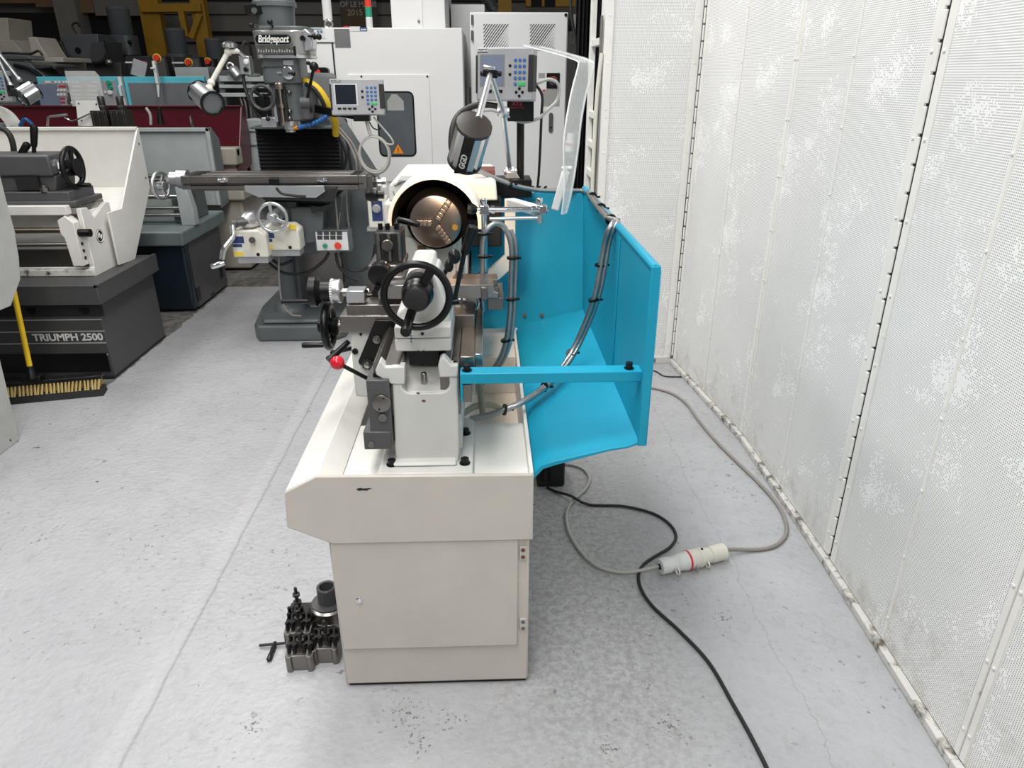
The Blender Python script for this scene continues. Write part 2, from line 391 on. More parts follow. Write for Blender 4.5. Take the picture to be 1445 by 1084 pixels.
FRONT = Rm(x=math.pi/2)                       # lettering that faces the camera side (-y)
def dup(root, loc, label=None, rot=None, group=None):
    r = root.copy(); COL.objects.link(r); r.location = loc
    if rot is not None: r.rotation_euler.z = rot
    if label: r['label'] = label
    if group: r['group'] = group
    for ch in list(root.children):
        c = ch.copy(); COL.objects.link(c); c.parent = r
        for g in list(ch.children):
            d = g.copy(); COL.objects.link(d); d.parent = c
    return r
def wheel(parent, c, axis, R, r, mat_=None, name='handwheel', hub=.3, spokes=3, a0=0, handle=None, hub_len=.03, sub=True):
    """dished rim, hub and spokes as one part; the crank handle as its sub-part"""
    mat_ = mat_ or BLACK; c = Vector(c); ax = Vector(axis).normalized(); u = ax.orthogonal().normalized(); v = ax.cross(u)
    m = MB(); m.torus(c, ax, R-r, r, 44, 12); m.rev([(-hub_len, R*hub*.8), (-hub_len*.6, R*hub), (hub_len*.5, R*hub), (hub_len, R*hub*1.15)], c, ax, 28)
    for k in range(spokes):
        a = a0+2*math.pi*k/spokes; e = u*math.cos(a)+v*math.sin(a)
        m.bar(c+e*R*hub*.8, c+e*(R-r), r*1.9, r*1.1, ax)
    w = m.done(name, mat_, parent, .002)
    if handle is not None:
        a, ln, hr = handle; e = u*math.cos(a)+v*math.sin(a); p = c+e*(R-r)
        MB().rev([(0, hr*.6), (.008, hr*.6), (.012, hr*.8), (ln*.5, hr), (ln-.006, hr*1.05), (ln, hr*.8)], p, -ax, 18).done('crank_handle', mat_, w)
    return w

# ================================================================== SETTING
fl = MB(); fl.prism([(-9, -3), (3, -3), (3, 13.1), (-9, 13.1)], 'z', -.05, 0); struct(fl.done('floor', FLOORM))
def panel_uv(name, p0, p1, z0, z1, thick, mat_):
    """upright perforated leaf between two floor points, with uv in metres"""
    p0, p1 = Vector((*p0, 0)), Vector((*p1, 0)); d = p1-p0; L = d.length; d.normalize(); nrm = Vector((-d.y, d.x, 0))
    bm = bmesh.new(); uvl = bm.loops.layers.uv.new('UVMap')
    def f(pts, uvs):
        fc = bm.faces.new([bm.verts.new(p) for p in pts])
        for l, q in zip(fc.loops, uvs): l[uvl].uv = q
    A, B = p0+Vector((0, 0, z0)), p1+Vector((0, 0, z0)); up = Vector((0, 0, z1-z0)); bk = nrm*thick
    f([A, B, B+up, A+up], [(0, z0), (L, z0), (L, z1), (0, z1)])
    f([B+bk, A+bk, A+bk+up, B+bk+up], [(0, z0), (L, z0), (L, z1), (0, z1)])
    for a, b in ((A, A+bk), (B+bk, B)): f([a, b, b+up, a+up], [(.003, 0)]*4)
    f([A+up, B+up, B+bk+up, A+bk+up], [(.003, 0)]*4)
    bmesh.ops.remove_doubles(bm, verts=bm.verts, dist=1e-6)
    return struct(link(name, bm, mat_))
ZT = 3.2
LEAF = [(1.118, 3.965), (1.213, 2.973), (1.201, 2.021), (1.166, 1.215), (1.17, .25), (1.2, -1.4)]
for k in range(5):
    a, b = LEAF[k], LEAF[k+1]
    panel_uv('wall_right', b, a, .03, ZT, -.05, PERF)
panel_uv('wall_front', (1.10, 3.985), (.615, 3.985), .03, ZT, -.05, PERF)
RAILW = stained('scuffed_rail_paint', (.62, .61, .58), (.14, .125, .10), .5, .50, 16)
def trim(name, m): return struct(m.done(name, TRIMW, None, .002))
n_tr = 1
for k in range(5):
    (ax, ay), (bx, by) = LEAF[k], LEAF[k+1]
    a, b = Vector((ax, ay, 0)), Vector((bx, by, 0)); d = (b-a).normalized(); nr = Vector((d.y, -d.x, 0))
    if nr.x > 0: nr = -nr
    # kick rail, edge straps with rivets, mid strap
    m = MB(); m.bar(a+nr*.010+Vector((0, 0, .015)), b+nr*.010+Vector((0, 0, .015)), .024, .026)
    struct(m.done('baseboard_right', RAILW, None, .003))
    hinged = k % 2 == 0
    m = MB(); L = (b-a).length
    for s_, w in (((.030, .034) if hinged else (.012, .020)), ((L-.012, .020) if hinged else (L-.030, .034)), (L/2, .010)):
        p = a+d*s_+nr*.002; m.bar(p+Vector((0, 0, .035)), p+Vector((0, 0, ZT)), w, .005, nr)
        for z in range(14):
            q = p+nr*.003+Vector((0, 0, .12+.22*z)); m.cyl(q, q+nr*.003, .005, n=8)
    trim('trim_%d' % n_tr, m); n_tr += 1
    if not hinged: continue
    m = MB(); m.bar(a-nr*.002+Vector((0, 0, .04)), a-nr*.002+Vector((0, 0, ZT)), .012, .010, nr); struct(m.done('trim_%d' % n_tr, DARKV)); n_tr += 1
    m = MB()
    for z in range(40):                                     # piano hinge knuckles along the leaf joint
        q = a+nr*.006+Vector((0, 0, .05+z*.078)); m.cyl(q, q+Vector((0, 0, .07)), .006, n=10)
    trim('trim_%d' % n_tr, m); n_tr += 1
m = MB(); m.box((.62, 3.958, 0), (1.10, 3.99, .04)); struct(m.done('baseboard_front', RAILW, None, .003))
m = MB()
for x in (.635, 1.085):
    m.box((x-.02, 3.975, .03), (x+.02, 3.983, ZT))
    for z in range(14): m.cyl((x, 3.976, .12+.22*z), (x, 3.971, .12+.22*z), .005, n=8)
trim('trim_%d' % n_tr, m); n_tr += 1
# steel ladder frame of the booth door at the end of the wall
m = MB(); m.box((.615, 4.06, 0), (.68, 4.14, ZT)); m.box((.60, 4.40, 0), (.63, 4.46, ZT))
for z in (.75, 1.06, 1.22, 1.38, 1.75, 2.2): m.box((.605, 4.1, z), (.64, 4.44, z+.035))
trim('trim_%d' % n_tr, m); n_tr += 1
# hall walls far behind
m = MB(); m.box((-9, 13.0, 0), (3, 13.1, 7)); struct(m.done('wall_back', WALLB))
m = MB()
for py in (-30, 2, 21, 47, 50, 62):
    z = at(350, py, Y=12.97).z; m.box((-5.2, 12.975, z), (1, 13.0, z+(.03 if py != 21 else .012)))
struct(m.done('trim_%d' % n_tr, DARKV)); n_tr += 1
m = MB(); m.box((-9.1, -3, 0), (-9, 13, 7)); struct(m.done('wall_left', WALLB))

# ================================================================== MAIN LATHE
lathe = thing('lathe', 'cream lathe with teal splash guard standing in the open aisle, seen end on', 'lathe', (-.16, 2.1, 0))
Y0 = 1.506
m = MB(); m.box((-.418, 1.524, .012), (.10, 1.96, .508)); cab = m.done('cabinet', CREAM, lathe, .006)
m = MB(); m.box((-.41, 1.532, 0), (.094, 1.95, .014)); m.done('plinth', BLACKM, cab)
a, b = xz(467, 769, 1.52), xz(730, 908, 1.52)
m = MB(); m.box((a[0], 1.512, b[1]), (b[0], 1.5245, .507)); door = m.done('door', CREAM, lathe, .003)
c = at(507, 847, Y=1.512)
m = MB(); m.rev([(0, .0095), (.003, .0095), (.005, .007), (.0055, .007)], c, (0, -1, 0), 24); m.rev([(.0055, .004), (.0075, .004)], c, (0, -1, 0), 12); m.done('lock', CHROME, door)
for py in (780, 881):
    c = at(738, py, Y=1.522)
    m = MB(); m.box((c.x-.009, 1.518, c.z-.022), (c.x+.009, 1.5245, c.z+.022)); h = m.done('hinge', CREAM, lathe, .002)
    m = MB()
    for dz in (-.011, .011): m.rev([(0, .0055), (.002, .0055), (.0035, .003)], (c.x, 1.5185, c.z+dz), (0, -1, 0), 12)
    m.done('screw', BROWNRED if py < 800 else STEELD, h)
m = MB(); m.box((-.418, 2.42, .012), (.10, 3.05, .508)); m.done('cabinet', CREAM, lathe, .006)
# chip tray: hexagonal outline with a hollow top
out = [(-.402, .507), (.108, .507), (.106, .700), (-.424, .706), (-.505, .662), (-.511, .56)]
m = MB(); m.prism(out, 'y', Y0, Y0+.012); tray = m.done('chip_tray', CREAM, lathe, .003)
inner = [(-.402, .507), (-.511, .56), (-.505, .662), (-.424, .706), (-.375, .668), (-.378, .655), (-.424, .695), (-.495, .655), (-.50, .565), (-.40, .515)]
m = MB(); m.prism(inner, 'y', Y0+.012, 3.1); m.box((.098, Y0+.012, .507), (.108, 3.1, .70)); m.box((-.40, Y0+.012, .507), (.10, 3.1, .518)); m.box((-.50, 3.09, .507), (.108, 3.1, .70)); m.done('tray_trough', CREAM2, lathe, .0015)
m = MB(); m.box((-.377, Y0+.012, .518), (.099, 1.865, .664)); m.done('tray_deck', CREAM2, lathe, .003)
m = MB(); m.box((-.377, 2.40, .518), (.099, 3.09, .664)); m.done('tray_deck', CREAM2, lathe, .003)
m = MB(); c = at(513, 690, Y=Y0)                                # worn-off paint on the tray front
m.prism([(c.x-.018, c.z), (c.x-.008, c.z+.003), (c.x, c.z+.001), (c.x+.021, c.z+.002), (c.x+.012, c.z-.002), (c.x+.009, c.z-.005), (c.x-.002, c.z-.004), (c.x-.013, c.z-.005)], 'y', Y0-.0006, Y0+.001); m.done('paint_chip', BLACKM, lathe)
# bed pedestal with its cut-away under the ways
YF = 1.60
def X(px, py=560): return at(px, py, Y=YF).x
def Zp(px, py): return at(px, py, Y=YF).z
front = [(-.243, .664), (-.079, .664), (-.076, .90), (-.074, .955)]
notch = [(-.098, .955)] + [(-.118+.022*math.cos(t), .905+.022*math.sin(t)) for t in [0, -.5, -1.0, -1.57]] + [(-.192+.022*math.cos(t), .905+.022*math.sin(t)) for t in [-1.57, -2.1, -2.6, -3.14]] + [(-.214, .955)]
front += notch + [(-.236, .955), (-.236, .90)]
m = MB(); m.prism(front, 'y', YF, 1.70); ped = m.done('bed_pedestal', CASTW, lathe, .004)
m = MB(); m.prism([(YF+.004, .664), (YF+.004, .884), (1.66, .897), (1.70, .93), (1.86, .935), (1.86, .664)], 'x', -.225, -.088); m.done('pedestal_core', CASTW, lathe, .006)
m = MB(); m.box((-.282, 1.545, .664), (-.043, 1.86, .688)); m.box((-.245, 1.575, .688), (-.085, 1.84, .70)); m.done('foot', CASTW, lathe, .006)
for (px, py) in ((553, 650), (656, 648), (657, 606)):
    c = at(px, py+5, Z=.69)
    m = MB(); m.rev([(0, .014), (.003, .014), (.0032, .0105), (.015, .0105), (.016, .009)], (c.x, c.y, .688), (0, 0, 1), 20); m.done('bolt', BLACK, lathe)
# ways
def way(name, x0, x1, zt, vee, mat_, y1=2.45):
    p = [(x0, zt-.14), (x1, zt-.14), (x1, zt)]
    if vee: p += [(vee+.014, zt), (vee, zt+.016), (vee-.014, zt)]
    p += [(x0, zt)]
    mm = MB(); mm.prism(p, 'y', YF+.012, y1); return mm.done(name, mat_, lathe, .002)
way('bed_way', -.281, -.216, .957, -.266, STEELD)
way('bed_way', -.120, -.071, .957, -.106, STEELD)
m = MB(); m.box((-.071, 1.64, .86), (-.034, 2.45, .962)); m.done('rear_way', STEELB, lathe, .002)
m = MB(); m.box((-.034, 1.65, .90), (-.014, 2.45, .965)); m.done('rear_rail', STEEL, lathe, .002)
m = MB(); m.prism([xz(px, py, YF) for px, py in ((530, 522), (536, 508.5), (541, 514), (544.5, 518), (571, 517), (571, 542), (553, 542), (531, 529))], 'y', YF-.003, YF+.03); m.done('way_end', CASTW, lathe, .003)
m = MB(); m.prism([(-.122, .955), (-.117, .972), (-.108, .979), (-.098, .968), (-.09, .957), (-.074, .957), (-.074, .925), (-.12, .925)], 'y', YF-.004, YF+.03); m.done('way_end', CASTW, lathe, .004)
m = MB(); m.box((-.236, YF+.05, .70), (-.226, 2.45, .93)); m.done('bed_wall', CASTW, lathe)
m = MB(); m.box((-.085, YF+.05, .70), (-.072, 2.45, .93)); m.done('bed_wall', CASTW, lathe)
c = at(598, 531, Y=1.64); m = MB(); m.rev([(0, .0075), (.026, .0075), (.028, .006)], (c.x, 1.64, .893), (0, 0, 1), 18); m.done('stop_pin', STEEL, lathe)
for (px, py, r) in ((598, 566, .0055), (590, 555, .004)):                        # bare primer spots on the pedestal
    c = at(px, py, Y=YF); m = MB(); m.prism([(c.x+r*k*math.cos(t), c.z+r*.7*k*math.sin(t)) for t, k in ((0, 1), (1, .9), (2, 1), (3, 1.1), (4, .8), (5.2, 1))], 'y', YF-.0005, YF+.001); m.done('paint_chip', BROWNRED, lathe)
# feed-shaft bearing bracket in front of the bed
m = MB(); YB = 1.585
m.box((*[at(525, 637, Y=YB).x], YB, .745), (at(553, 600, Y=YB).x, YB+.10, .925)); m.box((at(515, 637, Y=YB).x, YB-.004, .737), (at(553, 637, Y=YB).x, YB+.09, .787)); br = m.done('shaft_bracket', TGREY, lathe, .003)
for (px, py, r) in ((538, 570, .0225), (540, 590, .011), (524, 628, .009)):
    c = at(px, py, Y=YB-.006); m = MB(); m.rev([(0, r), (.007, r), (.008, r*.94)], (c.x, YB+.001, c.z), (0, -1, 0), 30)
    if r > .02: 
        m.done('cover_disc', STEELD, br)
        m = MB()
        for s_ in (1, -1): m.cyl((c.x+.012*s_*.5, YB-.0065, c.z+.015*s_), (c.x+.012*s_*.5, YB-.0085, c.z+.015*s_), .0022, n=10)
        m.done('grub_hole', BLACK, br)
    else: m.done('plug_cap', STEELD, br)
m = MB(); c = at(541, 545, Y=YB+.03); m.box((c.x-.022, YB+.02, .895), (c.x+.020, YB+.12, .935)); m.box((c.x-.012, YB+.05, .92), (c.x+.02, YB+.14, .955)); m.done('bracket_cap', BLACK, lathe, .002)
for (px, py, r, mm_) in ((533, 612, .011, STEEL), (533, 560, .010, STEELD)):
    c = at(px, py, Y=1.69); m = MB(); m.cyl((c.x, 1.69, c.z), (c.x, 2.45, c.z), r, n=20); m.done('feed_shaft', mm_, lathe)
# tailstock
m = MB(); m.box((-.226, 1.625, .983), (-.090, 1.86, 1.016)); m.box((-.2255, 1.623, 1.0175), (-.0895, 1.86, 1.047)); ts = m.done('tailstock', CASTW, lathe, .004)
m = MB(); m.box((-.20, 1.67, .93), (-.125, 1.86, .984)); m.done('dark_gap_tongue', BLACKM, lathe)  # tongue coloured black to stand for the dark gap under the tailstock
TP = [xz(px, py, 1.66) for px, py in ((558, 463), (560, 441), (575, 431), (584, 386), (616, 386), (626, 412), (634, 440), (636, 463))]
m = MB(); m.prism(TP, 'y', 1.66, 1.82); m.done('tailstock_column', CASTW, lathe, .008, 3)
TZ, TX = 1.152, -.159
m = MB(); m.rev([(0, .026), (.004, .032), (.012, .035), (.17, .036), (.19, .032), (.195, .02)], (TX, 1.64, TZ), (0, 1, 0), 40); m.done('quill_barrel', CASTW, lathe)
c0, c1 = xz(583, 372, 1.80), xz(615, 360, 1.80)
m = MB(); m.box((c0[0], 1.70, 1.13), (c1[0], 1.86, c1[1]+.003)); m.done('clamp_housing', CASTW, lathe, .012, 3)
m = MB(); m.rev([(0, .034), (.03, .034), (.032, .030)], (TX, 1.608, TZ), (0, 1, 0), 36); m.done('graduated_collar', STEEL, lathe)
hw = wheel(lathe, (at(588, 418, Y=1.575).x, 1.575, at(588, 418, Y=1.575).z), (0, 1, 0), .0835, .0088, BLACK, 'tailstock_handwheel', hub=.40, spokes=0, hub_len=.022)
cw = at(588, 418, Y=1.575)
m = MB()
for px, py in ((611, 376), (575, 458)):
    e = at(px, py, Y=1.575); m.bar((cw.x, 1.575, cw.z), (e.x, 1.575, e.z), .022, .014, (0, 1, 0))
m.done('spoke', BLACK, hw, .004)
e = at(576, 452, Y=1.565); m = MB(); m.rev([(0, .008), (.012, .008), (.016, .0105), (.055, .0125), (.066, .0125), (.070, .010)], (e.x, 1.57, e.z), (0, -1, -.12), 22); m.done('crank_handle', BLACK, hw)
m = MB(); m.rev([(0, .026), (.004, .026), (.006, .022)], (cw.x, 1.552, cw.z), (0, -1, 0), 28); m.done('hub_cap', BLACKM, hw)
# quill locking levers
p0, p1 = at(622, 395, Y=1.80), at(641, 362, Y=1.76)
m = MB(); m.tube([p0, p0.lerp(p1, .5), p1], .006, 12); m.sph(p1, .0165, (1, 1, 1.15)); m.sph(p0.lerp(p1, .62), .0115, (1, 1, 1.5)); m.done('clamp_lever', BLACK, lathe)
p0, p1, p2 = at(641, 425, Y=1.80), at(655, 358, Y=1.78), at(668, 320, Y=1.77)
m = MB(); m.cyl(p0, p1, .0062, n=14); m.rev([(0, .010), (.006, .011), (.05, .0125), (.074, .013), (.076, .011)], p1, p2-p1, 22); m.cyl(p0-Vector((.03, 0, .004)), p0+Vector((.012, 0, 0)), .009, n=14); m.done('bed_clamp_lever', BLACK, lathe)
m = MB(); c = at(596, 463.5, Y=1.622)
for px, py, r in ((596, 471, .004), (580, 474, .0015), (580, 478, .0015), (580, 482, .0015), (590, 495, .0015), (598, 495, .0015)):
    q = at(px, py, Y=1.6225); m.cyl((q.x, 1.6235, q.z), (q.x, 1.6205, q.z), r, n=12)
m.done('oil_hole', BLACKM, ts)
# carriage: saddle, cross slide, compound, apron
m = MB(); m.box((-.405, 1.86, .95), (-.035, 2.13, 1.0)); m.done('saddle', STEELD, lathe, .004)
m = MB(); a = xz(490, 449, 1.88); b = xz(556, 430, 1.88); m.box((a[0], 1.88, a[1]-.004), (b[0]+.04, 2.02, b[1])); m.done('slide_end_block', STEELD, lathe, .003)
m = MB(); m.prism([(-.30, 1.037), (.03, 1.037), (.03, 1.052), (.018, 1.056), (.018, 1.076), (-.30, 1.076)], 'y', 1.89, 1.955); m.done('cross_slide', STEEL, lathe, .002)
m = MB(); a = at(684, 418, Y=1.90); m.box((a.x-.01, 1.875, 1.037), (a.x+.008, 1.89, 1.072)); m.box((.0, 1.90, 1.0), (.045, 2.06, 1.035)); m.done('slide_wiper', STEELD, lathe, .002)
m = MB(); m.box((-.07, 1.96, 1.04), (.03, 2.02, 1.073)); m.done('rear_tool_block', STEELB, lathe, .004)
m = MB(); m.box((-.385, 1.88, 1.03), (-.335, 1.93, 1.064)); 
gb = m.done('gib_block', ALU, lathe, .002)
m = MB(); q = at(517, 411, Y=1.8795); m.cyl((q.x, 1.8805, q.z), (q.x, 1.878, q.z), .005, n=16); m.done('set_screw', BLACK, gb)
# apron
ap = [xz(492, 449, 1.87), xz(552, 449, 1.87), xz(527, 505, 1.87), xz(531, 562, 1.87), xz(502, 560, 1.87), xz(499, 535, 1.87)]
m = MB(); m.prism(ap, 'y', 1.87, 2.12); m.done('apron', CASTW, lathe, .006)
pl = [xz(530, 451, 1.86), xz(558, 451, 1.86), xz(545, 500, 1.86), xz(522, 508, 1.86), xz(508, 514, 1.86), xz(506, 509, 1.86)]
m = MB(); m.prism(pl, 'y', 1.852, 1.868); gp = m.done('gear_cover', BLACK, lathe, .002)
c = at(532, 479, Y=1.852); m = MB(); m.rev([(0, .0115), (.004, .0115), (.005, .009)], c, (0, -1, 0), 24); m.rev([(.005, .004), (.007, .003)], c, (0, -1, 0), 12); m.done('pivot_screw', STEELD, gp)
c = at(519, 513, Y=1.856); m = MB()
g = [(c.x+(.0175 if (k//2) % 2 else .0145)*math.cos(k*math.pi/22), c.z+(.0175 if (k//2) % 2 else .0145)*math.sin(k*math.pi/22)) for k in range(44)]
m.prism(g, 'y', 1.848, 1.87); gr = m.done('pinion_gear', OXIDE, lathe); m = MB(); m.rev([(0, .0095), (.006, .0095), (.008, .005)], (c.x, 1.848, c.z), (0, -1, 0), 20); m.done('shaft_end', STEEL, gr)
for px, py, r in ((501, 496, .0085), (509, 472, .0035)):
    c = at(px, py, Y=1.868); m = MB(); m.rev([(0, r), (.004, r), (.004, r*.5), (.002, r*.5)], (c.x, 1.8705, c.z), (0, -1, 0), 18); m.done('cap_screw', BLACK, lathe)
# cross-feed handle (axis along x)
HY = 1.97; c = at(450, 411, Y=HY)
m = MB(); m.rev([(0, .038), (.004, .044), (.022, .044), (.026, .036), (.034, .029), (.062, .029)], (c.x-.026, HY, c.z), (1, 0, 0), 36); cf = m.done('cross_feed_handwheel', BLACK, lathe)
m = MB(); m.rev([(0, .032), (.006, .032)], (c.x+.036, HY, c.z), (1, 0, 0), 40)
for k in range(30):
    t = 2*math.pi*k/30; m.cyl((c.x+.0355, HY+.033*math.cos(t), c.z+.033*math.sin(t)), (c.x+.042, HY+.033*math.cos(t), c.z+.033*math.sin(t)), .0022, n=6)
m.done('dial_scale', LABELW, cf); m = MB(); m.rev([(0, .033), (.014, .034), (.018, .034), (.022, .032)], (c.x+.042, HY, c.z), (1, 0, 0), 36); m.done('dial_collar', ALU, cf)
m = MB(); m.cyl((c.x+.06, HY, c.z-.004), (c.x+.19, HY, c.z-.004), .0115, n=20); m.done('feed_screw', STEEL, lathe)
m = MB(); e = at(436, 424, Y=HY-.02); m.cyl((c.x-.02, HY-.03, e.z), (c.x-.10, HY-.03, e.z), .0065, n=14); m.done('crank_handle', BLACK, cf)
# carriage traverse handwheel
c = at(466, 461, Y=1.98)
tw = wheel(lathe, (c.x-.005, 1.985, c.z), (1, 0, 0), .072, .0115, BLACK, 'traverse_handwheel', hub=.34, spokes=3, a0=.5, hub_len=.03)
m = MB(); q = at(455, 487, Y=1.96); m.rev([(0, .006), (.01, .0075), (.06, .0085), (.07, .008)], (c.x-.012, 1.96, q.z), (-1, 0, 0), 16); m.done('crank_handle', BLACK, tw)
m = MB(); m.cyl((c.x, 1.985, c.z), (c.x+.085, 1.985, c.z), .014, n=20); m.cyl((c.x+.02, 1.985, c.z), (c.x+.04, 1.985, c.z), .018, n=20); m.done('wheel_shaft', STEELD, lathe)
# engagement levers on the apron
p0, p1 = at(492, 482, Y=1.90), at(467, 506, Y=1.86)
m = MB(); m.rev([(0, .007), (.01, .008), (.06, .0095), (.075, .0125), (.08, .011)], p0, p1-p0, 20); m.done('feed_lever', BLACK, lathe)
p0, p1 = at(470, 498, Y=1.93), at(503, 490, Y=1.93); m = MB(); m.cyl(p0, p1, .006, n=12); m.sph(p0, .0085); m.done('half_nut_lever', BLACK, lathe)
p0, p1 = at(476, 512, Y=1.62), at(535, 543, Y=1.66)
m = MB(); m.cyl(p0, p1, .0052, n=14); lv = m.done('control_lever', BLACK, lathe); m = MB(); m.sph(p0, .0175, n=28); lab(m.done('lever_ball', RED, lv), 'glossy red ball on the black lever')
# compound slide and tool post
m = MB(); m.box((-.335, 1.95, 1.04), (-.235, 2.14, 1.085)); m.box((-.34, 2.0, 1.085), (-.24, 2.16, 1.105)); m.done('compound_slide', STEELD, lathe, .004)
c = at(536, 388, Y=1.88); m = MB(); m.rev([(0, .022), (.004, .030), (.02, .031), (.026, .030), (.03, .026), (.05, .026), (.06, .02)], (c.x, 1.865, c.z), (0, 1, .12), 36); cw2 = m.done('compound_handwheel', BLACK, lathe)
m = MB(); m.rev([(0, .0285), (.012, .0285)], (c.x, 1.90, c.z+.004), (0, 1, .12), 36); m.done('dial_collar', CHROME, cw2)
p0 = at(529, 413, Y=1.855); m = MB(); m.cyl((c.x-.004, 1.868, c.z-.025), (p0.x, 1.868, p0.z), .008, n=14); m.rev([(0, .007), (.02, .009), (.026, .008)], (p0.x, 1.875, p0.z), (0, -1, 0), 16); m.done('crank_handle', BLACK, cw2)
a, b = xz(531, 366, 2.04), xz(566, 328, 2.04)
m = MB()
m.box((a[0], 2.04, a[1]-.03), (b[0], 2.14, b[1])); tp = m.done('tool_post', OXIDE, lathe, .004)
m = MB()
for px in (534, 549, 563): q = at(px, 345, Y=2.038); m.cyl((q.x, 2.04, a[1]-.005), (q.x, 2.04, b[1]-.004), .0065, n=12)
m.done('dovetail_rib', STEELD, tp)
c = at(547, 346, Y=2.03); m = MB(); m.rev([(0, .0165), (.012, .0165), (.014, .0145)], (c.x, 2.036, c.z), (0, -1, 0), 28); m.done('eccentric_stud', STEELD, tp)
m = MB()
for px, py in ((537, 325), (547, 322), (560, 326)):
    q = at(px, py, Y=2.09); m.cyl((q.x, 2.09, b[1]-.002), (q.x, 2.09, b[1]+.016), .007, n=12)
m.done('clamp_screw', BLACK, tp)
p0, p1 = at(561, 310, Y=2.12), at(592, 317, Y=2.10)
m = MB(); m.rev([(0, .008), (.002, .009), ((p1-p0).length-.002, .0095), ((p1-p0).length, .008)], p0, p1-p0, 20); m.cyl(p0, at(558, 328, Y=2.10), .0075, n=12); m.done('post_clamp_handle', BLACK, lathe)
# headstock
m = MB(); m.box((-.352, 2.47, .90), (-.09, 3.02, 1.205)); hs = m.done('headstock', CASTW, lathe, .012, 3)
m = MB(); m.prism([(-.335, 1.205), (.04, 1.205), (.035, 1.262), (.02, 1.272), (-.315, 1.272), (-.33, 1.258)], 'y', 2.50, 3.0); m.done('headstock_cover', CREAM2, lathe, .006)
m = MB(); m.box((-.09, 2.56, 1.03), (.055, 3.0, 1.20)); m.done('dark_gap_box', BLACKM, lathe, .006)  # black box added to stand for the dark gap beside the headstock
m = MB(); m.prism([(-.285, .664), (-.09, .664), (-.095, 1.02), (-.235, 1.02), (-.285, .92)], 'y', 2.45, 3.0); m.done('headstock_pedestal', CASTW, lathe, .006)
VOID = mat('near_black_cavity', (.003, .003, .003), .85, spec=.1)  # near-black colour that keeps the guard's inside dark
SC = Vector((-.166, 2.35, 1.163)); R0, R1 = .1385, .152
m = MB(); m.arc(SC.x, SC.z, R0, R1, -.12, math.pi+.16, 2.30, 2.46, 56); m.done('chuck_guard', CREAM2, lathe, .0015)
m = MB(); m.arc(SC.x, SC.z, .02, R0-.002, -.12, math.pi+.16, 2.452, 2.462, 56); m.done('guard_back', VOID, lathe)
m = MB(); m.arc(SC.x, SC.z, R0-.0035, R0-.0005, -.12, math.pi+.16, 2.308, 2.455, 56); lab(m.done('guard_dark_liner', VOID, lathe), 'added black liner that darkens the inside of the chuck guard')
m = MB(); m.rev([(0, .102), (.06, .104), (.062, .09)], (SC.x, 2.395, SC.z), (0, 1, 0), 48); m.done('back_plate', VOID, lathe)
m = MB(); m.rev([(0, .016), (.0, .080), (.003, .084), (.07, .084), (.072, .08)], (SC.x, 2.335, SC.z), (0, 1, 0), 56, cap=False); m.rev([(.04, .0162), (0, .0162)], (SC.x, 2.335, SC.z), (0, 1, 0), 24); ch = m.done('chuck', STEELB, lathe)
JAW = mat('bright_jaw_steel', (.52, .43, .36), .3, .9)
for a_ in (math.radians(180), math.radians(55), math.radians(-57)):
    e = Vector((math.cos(a_), 0, math.sin(a_))); u = Vector((-math.sin(a_), 0, math.cos(a_)))
    m = MB()
    for k in range(5):
        r0 = .014+k*.0135; hgt = .022-.0045*min(k, 3); mid = SC+e*(r0+.006)
        m.bar(mid+Vector((0, -.021, 0))-e*.0060, mid+Vector((0, -.021, 0))+e*.0045, .017, hgt+.012, (0, 1, 0))
    m.bar(SC+e*.012+Vector((0, -.016, 0)), SC+e*.082+Vector((0, -.016, 0)), .0125, .010, (0, 1, 0))
    m.done('chuck_jaw', JAW, ch, .001)
    m = MB(); m.bar(SC+e*.010+Vector((0, -.0155, 0)), SC+e*.083+Vector((0, -.0155, 0)), .021, .0012, (0, 1, 0)); m.done('jaw_slot', BLACKM, ch)
c = at(642, 321, Y=2.335); m = MB(); m.rev([(0, .0095), (.0015, .0095)], c, (0, -1, 0), 28); m.done('key_socket', GOLD, ch); m = MB(); m.cyl(c+Vector((-.025, .001, .003)), c+Vector((-.025, -.002, .003)), .0025, n=10); m.done('pin', STEEL, ch)
# headstock front face details below the guard
m = MB(); a = xz(568, 334, 2.44); b = xz(650, 400, 2.44); m.box((a[0], 2.425, b[1]-.1), (b[0]-.015, 2.47, a[1])); m.done('headstock_front', CASTW, lathe, .01, 3)
m = MB()
for p, q in (((589, 347), (602, 356)), ((607, 352), (614, 357))):
    a, b = xz(*p, 2.424), xz(*q, 2.424); m.box((a[0], 2.4235, b[1]), (b[0], 2.427, a[1]))
m.done('casting_window', BROWN, lathe)
# speed selector and printed chart on the operator side
c = at(537, 276, Y=2.50); m = MB(); m.rev([(0, .014), (.02, .014), (.022, .026), (.04, .028), (.05, .022), (.062, .02)], (-.352, 2.52, c.z), (-1, 0, 0), 28); m.done('speed_selector', BLACK, lathe)
m = MB(); m.rev([(0, .018), (.014, .018), (.016, .012), (.03, .012)], (-.352, 2.60, c.z+.03), (-1, 0, 0), 24); m.done('range_knob', CHROME, lathe)
m = MB(); m.box((-.3545, 2.49, .95), (-.3515, 2.98, 1.18)); m.done('speed_chart', LABELM, lathe)
m = MB()
for k, (p, q) in enumerate((((556, 262), (566, 259)), ((560, 258), (583, 255)), ((556, 268), (562, 284)), ((554, 290), (558, 300)))):
    a, b = at(*p, Y=2.497), at(*q, Y=2.497); m.bar((a.x, 2.468 if k > 1 else 2.497, a.z), (b.x, 2.468 if k > 1 else 2.497, b.z), .002, .004, (0, 1, 0))
m.done('chart_marks', LABELG, lathe)
m = MB(); m.box((-.30, 2.50, 1.2715), (-.245, 2.62, 1.274)); m.done('chart_plate', LABELM, lathe)
